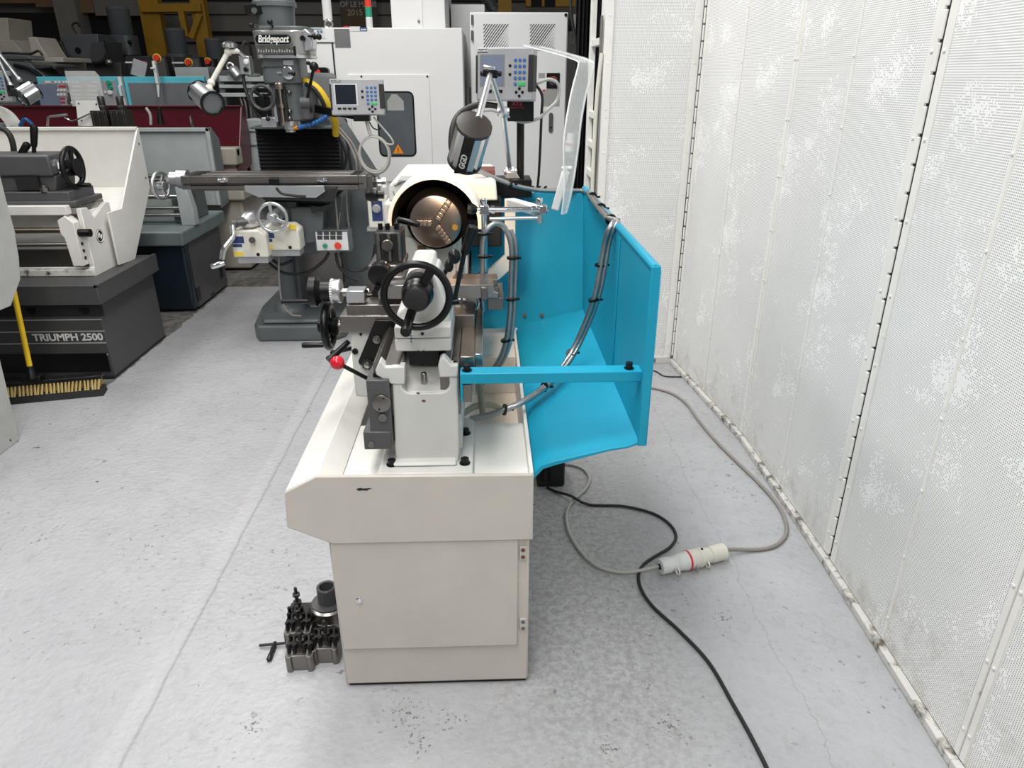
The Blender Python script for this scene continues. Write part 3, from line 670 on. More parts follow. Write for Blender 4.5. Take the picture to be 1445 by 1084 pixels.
# end guard frame beside the headstock (grey profile) 
gp = [xz(712, 281, 2.56), xz(727, 281, 2.56), xz(727, 372, 2.56), xz(705, 392, 2.56), xz(655, 424, 2.56), xz(655, 412, 2.56), xz(712, 360, 2.56)]
m = MB(); m.prism(gp, 'y', 2.54, 2.575); m.done('guard_bracket', CREAM2, lathe, .002)
# ---- teal splash guard
GX = .372; ZT_, ZB = 1.20, .752
m = MB()
m.box((GX, 1.55, ZB), (GX+.004, 2.775, ZT_)); sg = m.done('splash_guard', TEAL, lathe)
m = MB(); m.prism([(GX-.002, ZT_-.004), (GX+.020, ZT_-.004), (GX+.020, ZT_+.008), (GX+.003, ZT_+.014), (GX-.004, ZT_+.006)], 'y', 1.552, 2.79); m.done('guard_top_rail', TEAL, sg, .003)
m = MB(); m.box((GX-.003, 1.548, ZB), (GX+.019, 1.556, ZT_+.008)); m.box((GX+.016, 1.548, ZB), (GX+.020, 2.78, ZT_)); m.done('guard_end_flange', TEAL, sg, .002)
m = MB(); m.box((GX-.004, 1.95, ZB+.01), (GX, 1.954, ZT_-.01)); m.done('guard_seam', TEAL, sg, .0015)
m = MB(); m.prism([(2.642, .69), (2.652, .69), (2.778, 1.19), (2.762, 1.19)], 'x', -.06, GX+.004); fe = m.done('guard_end_panel', TEAL, sg)
for px in (740, 764):
    c = at(px, 445, Y=2.657); m = MB(); m.rev([(-.006, .009), (.006, .009), (.006, .006), (.014, .006)], (c.x, 2.657, c.z), (0, -1, .25), 12); m.done('panel_bolt', STEELD, sg)
sh = [(GX+.002, .756), (.345, .745), (.30, .738), (.165, .700), (.135, .690), (.112, .662), (.100, .655), (.098, .662), (.106, .672), (.128, .700), (.16, .712), (.30, .746), (.345, .753), (GX+.002, .765)]
m = MB(); m.prism(sh, 'y', 1.55, 2.648); m.done('guard_shelf', TEAL, sg, .002)
# strut from bed to guard
YS = 1.575
a, b = at(650, 528, Y=YS), at(896, 531, Y=YS)
m = MB(); m.box((a.x, YS, a.z-.027), (GX+.001, YS+.045, a.z)); m.box((a.x-.002, YS+.002, a.z-.075), (a.x+.004, YS+.04, a.z)); st = m.done('guard_strut', TEAL, lathe, .002)
for px in (659, 887):
    c = at(px, 527, Y=YS+.022); m = MB(); m.rev([(0, .0125), (.002, .0125), (.0022, .0085), (.016, .0085), (.0165, .007)], (c.x, YS+.022, a.z), (0, 0, 1), 20); m.done('cap_bolt', BLACK, st)
c = at(658, 556, Y=1.60); m = MB(); m.box((c.x-.010, 1.59, c.z-.018), (c.x+.014, 1.64, c.z+.03)); m.done('strut_foot', STEELD, lathe, .002)
# ---- chrome pole with chip shield on the saddle
PY = 2.04
pb, pt = at(679, 505, Y=PY), at(683, 290, Y=PY)
m = MB(); m.cyl((pt.x, PY, 1.0), (pt.x, PY, pt.z), .0085, n=20); pole = m.done('shield_post', CHROME, lathe)
m = MB(); m.obox((pt.x, PY, at(683, 296, Y=PY).z), (.026, .028, .026), Rm(z=.1)); m.rev([(0, .007), (.012, .0085), (.022, .0085)], (pt.x, PY, at(683, 291, Y=PY).z), (0, 0, 1), 14); m.done('post_clamp', CHROME, pole, .002)
hz = at(683, 296, Y=PY).z; xe = at(768, 298, Y=PY).x
m = MB(); m.cyl((pt.x-.02, PY, hz), (xe+.012, PY, hz), .0075, n=20); m.cyl((pt.x+.02, PY, hz), (pt.x+.03, PY, hz), .011, n=20); m.cyl((xe-.035, PY, hz), (xe-.01, PY, hz), .0095, n=20); m.done('shield_bar', CHROME, pole)
m = MB(); z2 = at(700, 309, Y=PY).z; m.cyl((pt.x+.015, PY, z2+.0), (xe-.012, PY, z2+.002), .0055, n=16); m.cyl((xe-.012, PY, z2-.012), (xe-.012, PY, z2+.012), .008, n=14); m.done('lower_bar', ALU, pole)
m = MB(); q = at(766, 297, Y=PY); m.obox((q.x, PY, hz), (.022, .026, .024), Rm()); m.rev([(0, .008), (.012, .0095), (.02, .0085)], (q.x-.01, PY, hz+.012), (0, 0, 1), 14); m.done('shield_clamp', CHROME, pole, .002)
c = at(662, 300, Y=PY); m = MB(); m.rev([(0, .006), (.006, .012), (.016, .0155), (.028, .014), (.03, .01)], (pt.x-.018, PY, hz), (-1, 0, .15), 8); m.done('clamp_knob', BLACK, pole)
# clear curved chip shield
SHP = [at(795, 302, Y=2.03), at(800, 265, Y=2.03), at(803, 190, Y=2.05), at(813, 130, Y=2.09), at(822, 95, Y=2.12), at(820, 85, Y=2.14), at(795, 77, Y=2.17), at(770, 70, Y=2.20), at(745, 64, Y=2.22)]
SW = [.012, .018, .030, .030, .030, .030, .028, .026, .024]
prof = smooth_path([p.to_tuple() for p in SHP], .02)
bm_ = MB(); half = .028; A, B, A2, B2 = [], [], [], []
off = Vector((-.85, .5, 0)).normalized()
for i, p in enumerate(prof):
    k = i/(len(prof)-1); w = .012+.03*min(1, k*3.0); d = Vector((.55, .83, .0)).normalized()
    t = (prof[min(i+1, len(prof)-1)]-prof[max(i-1, 0)]).normalized(); nn = t.cross(d).normalized()*.002
    A.append(bm_.bm.verts.new(p-d*w*.6+nn)); B.append(bm_.bm.verts.new(p+d*w*1.6+nn)); A2.append(bm_.bm.verts.new(p-d*w*.6-nn)); B2.append(bm_.bm.verts.new(p+d*w*1.6-nn))
for i in range(len(A)-1):
    for u_, v_ in ((A, B), (B2, A2), (A2, A), (B, B2)): bm_.bm.faces.new((u_[i], u_[i+1], v_[i+1], v_[i]))
bm_.bm.faces.new((A[0], B[0], B2[0], A2[0])); bm_.bm.faces.new((A[-1], A2[-1], B2[-1], B[-1]))
A_e = [v.co.copy() for v in A]; B_e = [v.co.copy() for v in B]; EDGE = clear('pale_edge_glint', (.95, .97, .96), .2, mix=.25)
shp = lab(bm_.done('chip_shield', PLEXI, lathe), 'clear curved plexiglass chip shield')
for es in (A_e, B_e):
    m = MB(); m.tube(es, .0018, 6, False); m.done('shield_edge_glint', EDGE, shp)  # pale tubes added to paint the bright lines along the shield's edges
p0, p1 = at(783, 292, Y=2.03), at(799, 240, Y=2.04)
m = MB(); m.bar(p0-Vector((.0, 0, .01)), p1, .022, .012, (0, 1, 0)); m.rev([(0, .006), (.03, .006)], p1+Vector((-.014, 0, .005)), (1, 0, 0), 14); m.bar(at(720, 286, Y=2.2), at(758, 297, Y=2.05), .030, .028); m.done('shield_arm', WHITEPL, lathe, .005, 3)
# ---- flexible conduits with cable ties
def conduit(name, pts, r, par, mat_=CONDUIT, ripple=.06, step=.006):
    mm = MB(); mm.tube(pts, r, 10, True, step, ripple); return mm.done(name, mat_, par, 0, sharp=75)
def ties(par, pts, r):
    for p, d in pts:
        p = Vector(p); mm = MB(); mm.rev([(-.003, r), (.003, r)], p, d, 16); mm.box(p+Vector((r*.8, -.003, -.003)), p+Vector((r+.010, .003, .003))); mm.done('cable_tie', BLACK, par)
D = Vector
c1 = [at(681, 440, Y=2.03), at(681, 380, Y=2.03), at(682, 340, Y=2.03), at(689, 322, Y=2.03), at(702, 315, Y=2.04), at(714, 325, Y=2.05), at(722, 350, Y=2.05), at(721, 400, Y=2.06), at(719, 450, Y=2.06), at(712, 490, Y=2.07), at(699, 517, Y=2.09), at(672, 545, Y=2.12), at(655, 556, Y=2.14)]
k1 = conduit('wiring_conduit', c1, .0085, lathe); conduit('conduit_strand', [p+D((.013, .004, 0)) for p in c1[5:]], .0075, k1)
ties(k1, [(at(682, 330, Y=2.03), (0, 0, 1)), (at(682, 362, Y=2.03), (0, 0, 1)), (at(682, 395, Y=2.03), (0, 0, 1)), (at(682, 420, Y=2.03), (0, 0, 1))], .016)
ties(k1, [(at(723, 364, Y=2.05), (0, 0, 1)), (at(721, 422, Y=2.06), (0, 0, 1)), (at(714, 480, Y=2.07), (-.2, 0, 1))], .0165)
GXY = lambda px, py: at(px, py, X=GX+.004)
c2 = [at(666, 236, Y=2.56), at(700, 252, Y=2.60), at(730, 263, Y=2.63), at(765, 269, Y=2.68), at(800, 269.5, Y=2.735), at(824, 270, Y=2.755), at(838, 280, X=GX-.004), at(850, 296, X=GX-.004), at(861, 308, X=GX-.004), at(865, 314, X=GX-.006), at(859, 325, X=.352), at(853, 345, X=.345), at(847, 380, X=.335), at(840, 415, Z=1.0), at(826, 455, Z=.90), at(805, 500, Z=.80), at(782, 532, Z=.76), at(752, 558, Z=.742), at(720, 575, Z=.728), at(690, 586, Z=.70), at(664, 591, Z=.685)]
k2 = conduit('lamp_conduit', c2, .0085, lathe); conduit('conduit_strand', [p+D((-.012 if 5 < i_ < 9 else .014, .002, .003)) for i_, p in enumerate(c2) if i_ > 4], .0075, k2)
ties(k2, [(at(720, 260, Y=2.62), (1, .3, -.2)), (at(836, 278, X=GX-.004), (.3, -1, 0)), (at(848, 294, X=GX-.004), (.1, -1, -.1)), (at(862, 310, X=GX-.004), (.1, -1, -.2)), (at(847, 374, X=.336), (0, 0, 1)), (at(838, 423, Z=.98), (-.2, 0, 1)), (at(806, 498, Z=.803), (-.4, -.5, 1)), (at(768, 546, Z=.75), (-1, -.4, .3)), (at(712, 578, Z=.722), (-1, -.2, .2))], .017)
# coolant hose and bracket ring near the saddle
m = MB(); m.tube([at(675, 480, Y=2.04), at(675, 520, Y=2.05), at(678, 556, Y=2.06), at(681, 584, Y=2.05)], .010, 14); m.tube([at(650, 586, Y=1.95), at(672, 573, Y=2.05), at(695, 572, Y=2.12), at(712, 580, Y=2.15)], .010, 14); lab(m.done('coolant_hose', HOSEG, lathe), 'cloudy greenish coolant hose')
m = MB(); m.tube([at(675, 440, Y=2.04), at(675, 482, Y=2.04)], .008, 14); m.done('coolant_pipe', CHROME, lathe)
c = at(663, 427, Y=1.96); m = MB(); m.torus((c.x, 1.96, c.z), (0, 1, 0), .026, .0038, 30, 10); m.box((c.x-.018, 1.97, c.z-.02), (c.x+.02, 2.02, c.z+.016)); m.cyl((c.x-.045, 1.975, c.z+.002), (c.x-.01, 1.975, c.z+.002), .008, n=14); m.done('hose_bracket', ALU, lathe, .001)
m = MB(); m.box((c.x-.03, 1.95, c.z-.035), (c.x+.0, 2.03, c.z-.02)); m.cyl((c.x-.03, 1.952, c.z-.028), (c.x-.03, 1.945, c.z-.028), .004, n=10); m.done('bracket_clamp', OXIDE, lathe, .001)
# ---- work lamp
LY = 2.42
lb = at(722, 262, Y=2.72)
m = MB(); a, b = xz(700, 276, 2.70), xz(742, 252, 2.70); m.box((a[0], 2.66, 1.19), (b[0]+.02, 2.80, b[1])); m.done('lamp_mount', BLACK, lathe, .003)
m = MB(); q = at(720, 242, Y=2.72); m.prism([(q.x-.02, b[1]), (q.x+.035, b[1]), (q.x+.02, b[1]+.026), (q.x-.012, b[1]+.026)], 'y', 2.69, 2.76); m.rev([(-.018, .018), (.018, .018)], (q.x, 2.72, q.z), (1, 0, .1), 26); m.rev([(-.024, .010), (.026, .010)], (q.x, 2.72, q.z), (1, 0, .1), 12); lbm = m.done('lamp_base', ALU, lathe, .003)
e1, e2, j3 = at(719, 237, Y=2.70), at(710, 158, Y=2.52), at(692, 104, Y=2.30)
m = MB(); m.cyl(e1, e2, .0085, n=16); m.sph(e2, .019); m.cyl(e2+D((-.02, 0, 0)), e2+D((.02, 0, 0)), .013, n=16); m.cyl(e2, j3, .0085, n=16); m.cyl(j3, at(675, 168, Y=2.06), .0095, n=16); m.done('lamp_arm', ALU, lathe)
m = MB(); m.obox(j3, (.045, .03, .022), Rm(y=.1)); m.cyl(j3+D((-.03, 0, 0)), j3+D((.034, 0, 0)), .008, n=12); m.done('arm_joint', BLACK, lathe, .004); 
m = MB(); m.obox(j3+D((-.004, -.004, .016)), (.036, .028, .012), Rm(y=.1)); m.done('joint_cap', ALU, lathe, .004)
# lamp head: finned aluminium barrel, open end turned to the chuck
top, bot = at(669, 178, Y=2.05), at(656, 226, Y=2.13)
ax = (bot-top).normalized(); u = ax.cross(D((0, 1, 0))).normalized(); v = ax.cross(u)
LR = .049; m = MB(); P = []
for k in range(48):
    a_ = 2*math.pi*k/48; r = LR*(1.0/math.cos(abs((a_*8/(2*math.pi)) % 1-.5)*2*math.pi/8)*.96 if (k % 6) else .86); P.append((r, a_))
ln = (bot-top).length
rings = []
for t in (0, ln):
    rings.append([m.bm.verts.new(top+ax*t+u*(r*math.cos(a_))+v*(r*math.sin(a_))) for r, a_ in P])
m._bridge(*rings); m._face(rings[0]); lamp = m.done('lamp_head', ALU, lathe, 0, sharp=25)
m = MB(); m.rev([(-.014, .02), (-.006, LR*1.02), (.003, LR*1.04), (.004, LR*.9)], top, ax, 16); m.done('lamp_cap', mat('brown_black_cap', (.035, .028, .024), .4), lamp, sharp=20)
m = MB(); m.rev([(ln-.004, LR*.85), (ln-.003, LR*1.03), (ln+.006, LR*1.03), (ln+.006, LR*.85)], top, ax, 36, cap=False); m.done('lamp_rim', BLACK, lamp)
GLOW = lit('warm_lamp_glass', (1, .78, .52), 4)
m = MB(); m.rev([(ln-.008, LR*.84), (ln-.006, LR*.84)], top, ax, 30); m.done('lamp_glass', GLOW, lamp)
# black name strip on the barrel facing the camera
tc_ = (top+bot)/2; nrm = (D((-.10, -1, .12))); nrm = (nrm-ax*nrm.dot(ax)).normalized(); sd = ax.cross(nrm).normalized()
Rs = Matrix((sd, nrm.cross(sd).normalized(), nrm)).transposed()
m = MB(); m.obox(tc_+nrm*(LR-.0005)-sd*.006, (.030, ln*.99, .006), Matrix((sd, ax, nrm)).transposed()); m.done('lamp_label', BLACK, lamp)
Rt = Matrix((-ax, -sd if (-sd).cross(-ax).dot(nrm) < 0 else sd, nrm)).transposed()
yv = nrm.cross(-ax).normalized(); Rt = Matrix((-ax, yv, nrm)).transposed()
txt('lamp_lettering', 'GGD', LABELW, lamp, tc_+nrm*(LR+.003)-sd*.006+ax*.022, Rt, .024, bold=.0006)
sp = bpy.data.lights.new('lathe_work_lamp', 'SPOT'); sp.energy = 6.5; sp.color = (1, .66, .38); sp.spot_size = math.radians(125); sp.spot_blend = .6; sp.shadow_soft_size = .035
spo = bpy.data.objects.new('lathe_work_lamp', sp); COL.objects.link(spo); spo.location = bot+ax*.02
spo.rotation_euler = ax.to_track_quat('-Z', 'Y').to_euler()
# ---- digital readout on a swivel arm (built at origin facing -y, then turned)
def readout(par, name, W_, Hh, T, loc, rz, tilt, scr):
    """case with screen, keys and side grips, all children of the case"""
    R = Rm(z=rz) @ Rm(x=tilt); M = Matrix.Translation(D(loc)) @ R.to_4x4()
    def put(mm, nm, mt, p, bev=0):
        bmesh.ops.transform(mm.bm, verts=mm.bm.verts, matrix=M); return mm.done(nm, mt, p, bev)
    mm = MB(); mm.box((-W_/2, 0, -Hh/2), (W_/2, T, Hh/2)); case = put(mm, name, GREYPL, par, .006)
    f = -.0015
    mm = MB(); mm.box((-W_*.40, f, -Hh*.20), (-W_*.02, .004, Hh*.34)); put(mm, 'screen', scr, case)
    mm = MB(); mm.box((-W_*.43, f+.001, -Hh*.23), (W_*.01, .004, Hh*.37)); put(mm, 'screen_bezel', ALU, case)
    mm = MB(); mm.box((W_*.415, -.004, -Hh*.32), (W_*.505, T*.9, Hh*.36)); put(mm, 'side_grip', BLACKM, case, .003)
    mm = MB(); mm.box((-W_*.505, -.003, -Hh*.36), (-W_*.47, T*.9, Hh*.36)); put(mm, 'side_grip', BLACKM, case, .003)
    mm = MB(); mm.box((-W_*.46, -.0006, Hh*.405), (-W_*.29, .004, Hh*.47)); put(mm, 'maker_badge', BLACK, case)
    txt('badge_lettering', 'ACU-RITE', LABELW, case, M @ D((-W_*.375, -.001, Hh*.436)), R @ FRONT, Hh*.052, bold=.0003)
    for r_ in range(5):
        for c_ in range(3):
            if r_ == 4 and c_ > 0: continue
            mm = MB(); mm.rev([(0, W_*.027), (.003, W_*.027), (.004, W_*.022)], (W_*(.195+.075*c_), .001, Hh*(.26-.11*r_)), (0, -1, 0), 14); put(mm, 'key', BLUEK, case)
    mm = MB(); mm.box((W_*.245, -.003, Hh*(.26-.44)-Hh*.04), (W_*.37, .002, Hh*(.26-.44)+Hh*.04)); put(mm, 'enter_key', GREENK, case, .002)
    for k in range(4):
        mm = MB(); mm.box((-W_*(.38-.095*k), -.003, -Hh*.345), (-W_*(.31-.095*k), .002, -Hh*.285)); put(mm, 'soft_key', BLACK, case, .002)
    for x_, z_ in ((.10, .16), (.10, 0), (.27, -.265), (.27, -.40), (.215, -.33), (.325, -.33)):
        mm = MB(); mm.rev([(0, W_*.024), (.003, W_*.024), (.004, W_*.018)], (W_*x_, .001, Hh*z_), (0, -1, 0), 14); put(mm, 'arrow_key', BLACK, case)
    return case
dl = at(713, 105, Y=2.64)
dro = readout(lathe, 'digital_readout', .205, .168, .045, (dl.x-.004, 2.62, dl.z), -.36, -.06, SCREENB)
m = MB(); a, b = xz(716, 171, 2.66), xz(753, 141, 2.66); m.box((a[0], 2.64, a[1]), (b[0], 2.72, b[1])); bx = m.done('display_bracket', BLACK, lathe, .003)
txt('bracket_lettering', 'XYZ', REDP, bx, ((a[0]+b[0])/2-.012, 2.639, b[1]-.012), FRONT, .018, bold=.0005)
txt('bracket_lettering', 'Machine Tools', REDP, bx, ((a[0]+b[0])/2-.012, 2.639, b[1]-.024), FRONT, .008)
m = MB(); m.tube([at(757, 118, Y=2.68), at(775, 112, Y=2.70), at(788, 120, Y=2.72), at(787, 140, Y=2.73), at(772, 156, Y=2.72), at(758, 168, Y=2.70), at(735, 172, Y=2.66), at(712, 162, Y=2.64), at(690, 155, Y=2.62), at(660, 163, Y=2.60)], .006, 10); m.done('readout_cable', CABLEL, lathe)
m = MB(); m.tube([at(755, 118, Y=2.70), at(765, 135, Y=2.71), at(764, 165, Y=2.72), at(762, 215, Y=2.76), at(760, 250, Y=2.80), at(757, 276, Y=2.81)], .005, 10); m.done('readout_cable', RUBBER, lathe)
m = MB(); m.tube([at(702, 150, Y=2.66), at(675, 148, Y=2.66), at(652, 158, Y=2.64), at(640, 176, Y=2.60), at(637, 205, Y=2.58), at(642, 228, Y=2.58)], .011, 12); m.done('lamp_cable', RUBBER, lathe)
m = MB(); q = at(735, 165, Y=2.72); m.cyl((q.x, 2.74, 1.2), (q.x, 2.74, q.z+.02), .014, n=16); m.done('readout_post', BLACK, lathe)
# red-brown clamp and small parts behind the chuck guard
m = MB(); a = at(653, 246, Y=2.75); m.box((a.x-.03, 2.70, 1.27), (a.x+.0, 2.76, a.z+.02)); m.box((a.x+.005, 2.70, 1.27), (a.x+.03, 2.76, a.z+.03)); m.box((a.x-.03, 2.70, a.z+.005), (a.x+.07, 2.77, a.z+.02)); m.box((a.x, 2.68, 1.262), (a.x+.12, 2.80, 1.285)); m.done('toggle_bracket', BROWNRED, lathe, .002)

# ================================================================== TOOLING ON THE FLOOR
def bolt_screw(m, p, r, h): m.rev([(0, r*1.0), (h*.55, r), (h*.56, r*.7), (h*.8, r*.7), (h*.82, r*1.05), (h, r*.9)], p, (0, 0, 1), 10)
c = at(463, 893, Z=0); cx_, cy_ = c.x+.004, c.y+.03
ck = thing('collet_chuck', 'round steel collet chuck with a black nose standing upright beside the cream cabinet', 'chuck', (cx_, cy_, 0))
m = MB(); m.rev([(0, .056), (.05, .056), (.051, .0545), (.053, .0545), (.054, .057), (.088, .057), (.092, .052), (.096, .042)], (cx_, cy_, 0), (0, 0, 1), 48); m.done('body', STEEL, ck)
m = MB(); m.rev([(.096, .05), (.099, .05), (.10, .030), (.155, .030), (.158, .027), (.156, .0215), (.11, .021)], (cx_, cy_, 0), (0, 0, 1), 40); lab(m.done('nose', TGREY, ck), 'black threaded nose')
m = MB(); m.cyl((cx_-.02, cy_-.0525, .03), (cx_-.021, cy_-.0565, .03), .006, n=14); m.done('key_hole', BLACK, ck)
m = MB(); m.cyl((cx_-.032, cy_-.024, .0915), (cx_-.032, cy_-.024, .0965), .0065, n=14); m.done('mounting_screw', BLACK, ck)
def tool_holder(px, py, rz, label):
    """quick change holder: grooved steel block with clamp screws and a height stud"""
    p = at(px, py, Z=0); t = thing('tool_holder', label, 'tool holder', (p.x, p.y, 0), 'quick-change tool holders on the floor'); q = D((p.x, p.y, 0))
    m = MB(); pr_ = []
    w, d = .040, .034
    pr_ = [(-w, -d), (-w+.006, -d-.007), (-w+.017, -d-.007), (-w+.020, -d), (w-.020, -d), (w-.017, -d-.007), (w-.006, -d-.007), (w, -d), (w, d), (-w, d)]
    m.prism([(q.x+a, q.y+b) for a, b in pr_], 'z', 0, .056); m.done('block', STEELD, t, .001)
    m = MB(); m.prism([(q.x+a, q.y+b) for a, b in ((-w+.003, -.004), (w-.003, -.004), (w-.003, d-.002), (-w+.003, d-.002))], 'z', .056, .074); m.done('clamp_bar', OXIDE, t, .001)
    for a in (-.03, -.014, .014, .03):
        m = MB(); bolt_screw(m, (q.x+a, q.y-.018, .056), .0058, .028); m.done('clamp_screw', BLACK, t)
        m = MB(); bolt_screw(m, (q.x+a, q.y+.014, .074), .0058, .016); m.done('clamp_screw', BLACK, t)
    m = MB(); m.rev([(0, .008), (.018, .008), (.02, .012), (.03, .012), (.031, .0055), (.05, .0055), (.053, .010), (.058, .010), (.06, .005), (.072, .005)], (q.x, q.y+.002, .056), (0, 0, 1), 16); m.done('height_stud', OXIDE, t)
    t.rotation_euler.z = rz; return t
tool_holder(428, 934, .03, 'tool holder standing at the front of the floor pile beside the T-handled key')
tool_holder(463, 924, .03, 'tool holder tucked against the cabinet corner, partly hidden by it')
tool_holder(425, 902, .05, 'tool holder behind the front one, left of the round chuck')
th = thing('tool_holder', 'tall tool holder with a raised stud behind the others, touching the round chuck', 'tool holder', at(427, 884, Z=0), 'quick-change tool holders on the floor')
q = at(427, 884, Z=0)
m = MB(); m.box((q.x-.034, q.y-.025, 0), (q.x+.030, q.y+.03, .07)); m.done('block', OXIDE, th, .002)
m = MB(); m.rev([(0, .009), (.02, .009), (.022, .013), (.03, .013), (.031, .006), (.05, .006), (.052, .011), (.06, .011), (.062, .005), (.082, .005)], (q.x-.005, q.y, .07), (0, 0, 1), 16); m.done('height_stud', OXIDE, th)
for a in (-.026, -.012, .012): m = MB(); bolt_screw(m, (q.x+a, q.y-.02, .07), .006, .024); m.done('clamp_screw', BLACK, th)
a, b = at(379, 932, Z=.008), at(388, 908, Z=.012)
tk = thing('chuck_key', 'black T-handled chuck key lying on the grey floor', 'key', (a.x, a.y, 0))
m = MB(); m.rev([(0, .0062), (.002, .0075), (.02, .0075), (.022, .0062), ((b-a).length, .0068), ((b-a).length+.004, .005)], a, b-a, 16); m.done('shaft', OXIDE, tk)
m = MB(); m.cyl(at(366, 911, Z=.010), at(408, 907, Z=.014), .0042, n=12); m.done('cross_bar', OXIDE, tk)

# ================================================================== CABLES AND PLUGS ON THE FLOOR
def floor_line(pts, z=.007): return [at(px, py, Z=z) for px, py in pts]
p = floor_line([(772, 688), (785, 694), (806, 705), (830, 712), (880, 714.5), (922, 725), (946, 741), (954, 758), (945, 773), (925, 785), (908, 797), (901, 812), (905, 832), (922, 857), (958, 890), (1000, 935), (1035, 995), (1060, 1040), (1083, 1086), (1100, 1125)])
p[2].z = .024
m = MB(); m.tube(p, .0058, 10, True, .02); tag(m.done('power_cable', RUBBER), 'thin black cable snaking from under the lathe to the bottom edge of the floor', 'cable', 'cables on the floor')
p = floor_line([(775, 655), (800, 655), (822, 661), (832, 675), (826, 690), (810, 705), (800, 722), (801, 745), (812, 768), (830, 790), (852, 803), (880, 808)], .008)+[at(905, 805, Z=.02), at(930, 799, Z=.034)]
m = MB(); m.tube(p, .0062, 10, True, .02); tag(m.done('power_cable', CABLEL), 'pale grey cable looping from the lathe into the white plug connector', 'cable', 'cables on the floor')
p = [at(1020, 776, Z=.034), at(1038, 775.5, Z=.02)]+floor_line([(1065, 776), (1090, 772), (1106, 760), (1110, 742), (1099, 715), (1072, 683), (1040, 652), (1010, 622), (985, 592), (968, 569), (945, 554), (912, 546), (870, 541), (830, 540)], .008)
m = MB(); m.tube(p, .0072, 10, True, .02); tag(m.done('power_cable', CABLEG), 'brownish grey cable curving from the plug connector along the white booth wall', 'cable', 'cables on the floor')
p = floor_line([(905, 519), (925, 524), (938, 531), (962, 532)], .004)
m = MB(); m.tube(p, .004, 8, True, .02); tag(m.done('power_cable', RUBBER), 'thin dark wire on the floor at the far corner of the booth wall', 'cable', 'cables on the floor')
a, b = at(931, 800, Z=.036), at(1022, 778, Z=.036); u = (b-a).normalized(); Lp = (b-a).length
def lug(par, s, mt): 
    q = a+u*s; sd = D((u.y, -u.x, 0)); m = MB(); m.torus(q+sd*.030+D((0, 0, -.012)), u, .012, .003, 16, 8); m.done('flap_lug', mt, par)
pg = thing('cable_plug', 'white industrial plug with a red ring lying on the floor', 'plug', (a.x, a.y, 0))
m = MB(); m.rev([(0, .012), (.001, .026), (.004, .028), (.036, .0285), (.038, .025), (.042, .0245), (.046, .026), (.052, .026), (.053, .0275), (.058, .0275), (.059, .0285), (.064, .0285), (.065, .030), (.07, .030), (.071, .031), (.095, .032), (.098, .0345), (.106, .0345)], a, u, 32); m.done('body', WHITEPL, pg)
m = MB(); m.rev([(.106, .030), (.106, .0358), (.113, .0358), (.113, .03)], a, u, 36); m.done('ring', RED, pg)
m = MB(); m.rev([(-.002, .010), (.003, .013)], a, u, 18); m.done('cable_gland', BLACK, pg); lug(pg, .055, WHITEPL)
sk = thing('cable_socket', 'ivory industrial socket coupled to the red-ringed plug', 'socket', (b.x, b.y, 0))
m = MB(); m.rev([(.113, .034), (.150, .034), (.152, .0365), (.158, .0365), (.160, .034), (.168, .033), (.170, .031), (.178, .031), (.179, .0295), (.186, .0295), (.187, .0285), (.193, .0285), (.194, .027), (.20, .027), (.201, .030), (Lp-.003, .0305), (Lp, .027), (Lp+.001, .012)], a, u, 36); m.done('body', OFFWH, sk)
m = MB(); q = a+u*.166+D((0, 0, .034)); m.cyl(q-D((0, 0, .003)), q+D((0, 0, .002)), .0045, n=12); m.done('screw_hole', BLACK, sk); lug(sk, .175, OFFWH); lug(sk, .128, GREYPL)
# black pump box under the guard
c = at(776, 688, Z=0)
pb_ = thing('coolant_pump', 'black box on the floor under the teal guard behind the cabinet', 'pump', (c.x, c.y, 0))
a = at(758, 688, Z=0); b = at(796, 684, Z=0)
m = MB(); m.box((a.x, a.y, 0), (b.x, a.y+.16, .17)); m.done('housing', BLACKM, pb_, .01, 3)
m = MB(); m.box((a.x+.015, a.y-.004, .03), (a.x+.028, a.y+.002, .15)); m.box((a.x+.045, a.y-.004, .03), (a.x+.058, a.y+.002, .15)); m.done('ribs', BLACK, pb_, .002)

# ================================================================== CHARCOAL LATHE (TRIUMPH 2500)
tr = thing('lathe', 'white lathe on a charcoal TRIUMPH 2500 cabinet beside the aisle', 'lathe', (-2.9, 4.2, 0))
m = MB(); m.box((-4.3, 3.845, .01), (-2.152, 4.545, .445)); tcab = m.done('cabinet', DGREY, tr, .004)
m = MB(); m.box((-4.32, 3.80, .452), (-2.112, 4.56, .552)); m.box((-4.32, 3.80, .545), (-2.112, 3.815, .562)); m.box((-2.13, 3.80, .545), (-2.112, 4.56, .562)); m.done('chip_tray', DGREY, tr, .003)
m = MB()
a = xz(60, 500, 3.84); b = xz(156, 524, 3.84); m.box((-3.2, 3.838, b[1]), (b[0]+.0, 3.85, a[1]))
m.done('lower_recess', BLACK, tcab)
m = MB(); a = xz(144, 431, 3.84); b = xz(146, 446, 3.84); m.box((-3.2, 3.839, b[1]), (a[0]-.004, 3.85, a[1])); m.done('upper_recess', BLACKM, tcab)
for px in (44, 119):
    c = at(px, 438, Y=3.838); m = MB(); m.prism([(c.x-.028, c.z+.012), (c.x+.028, c.z+.012), (c.x+.024, c.z-.012), (c.x+.012, c.z-.022), (c.x-.012, c.z-.022), (c.x-.024, c.z-.012)], 'y', 3.836, 3.842); m.done('lifting_hole', BLACK, tcab)
for y_, x1 in ((451, 143), (467.5, 147), (484, 149.5), (500.5, 152.5)):
    c = at(x1, y_, Y=3.842); m = MB(); m.box((-3.2, 3.843, c.z-.0035), (c.x, 3.847, c.z+.0035)); m.done('trim_line', LABELM, tcab)
c0 = at(145, 476, Y=3.842)
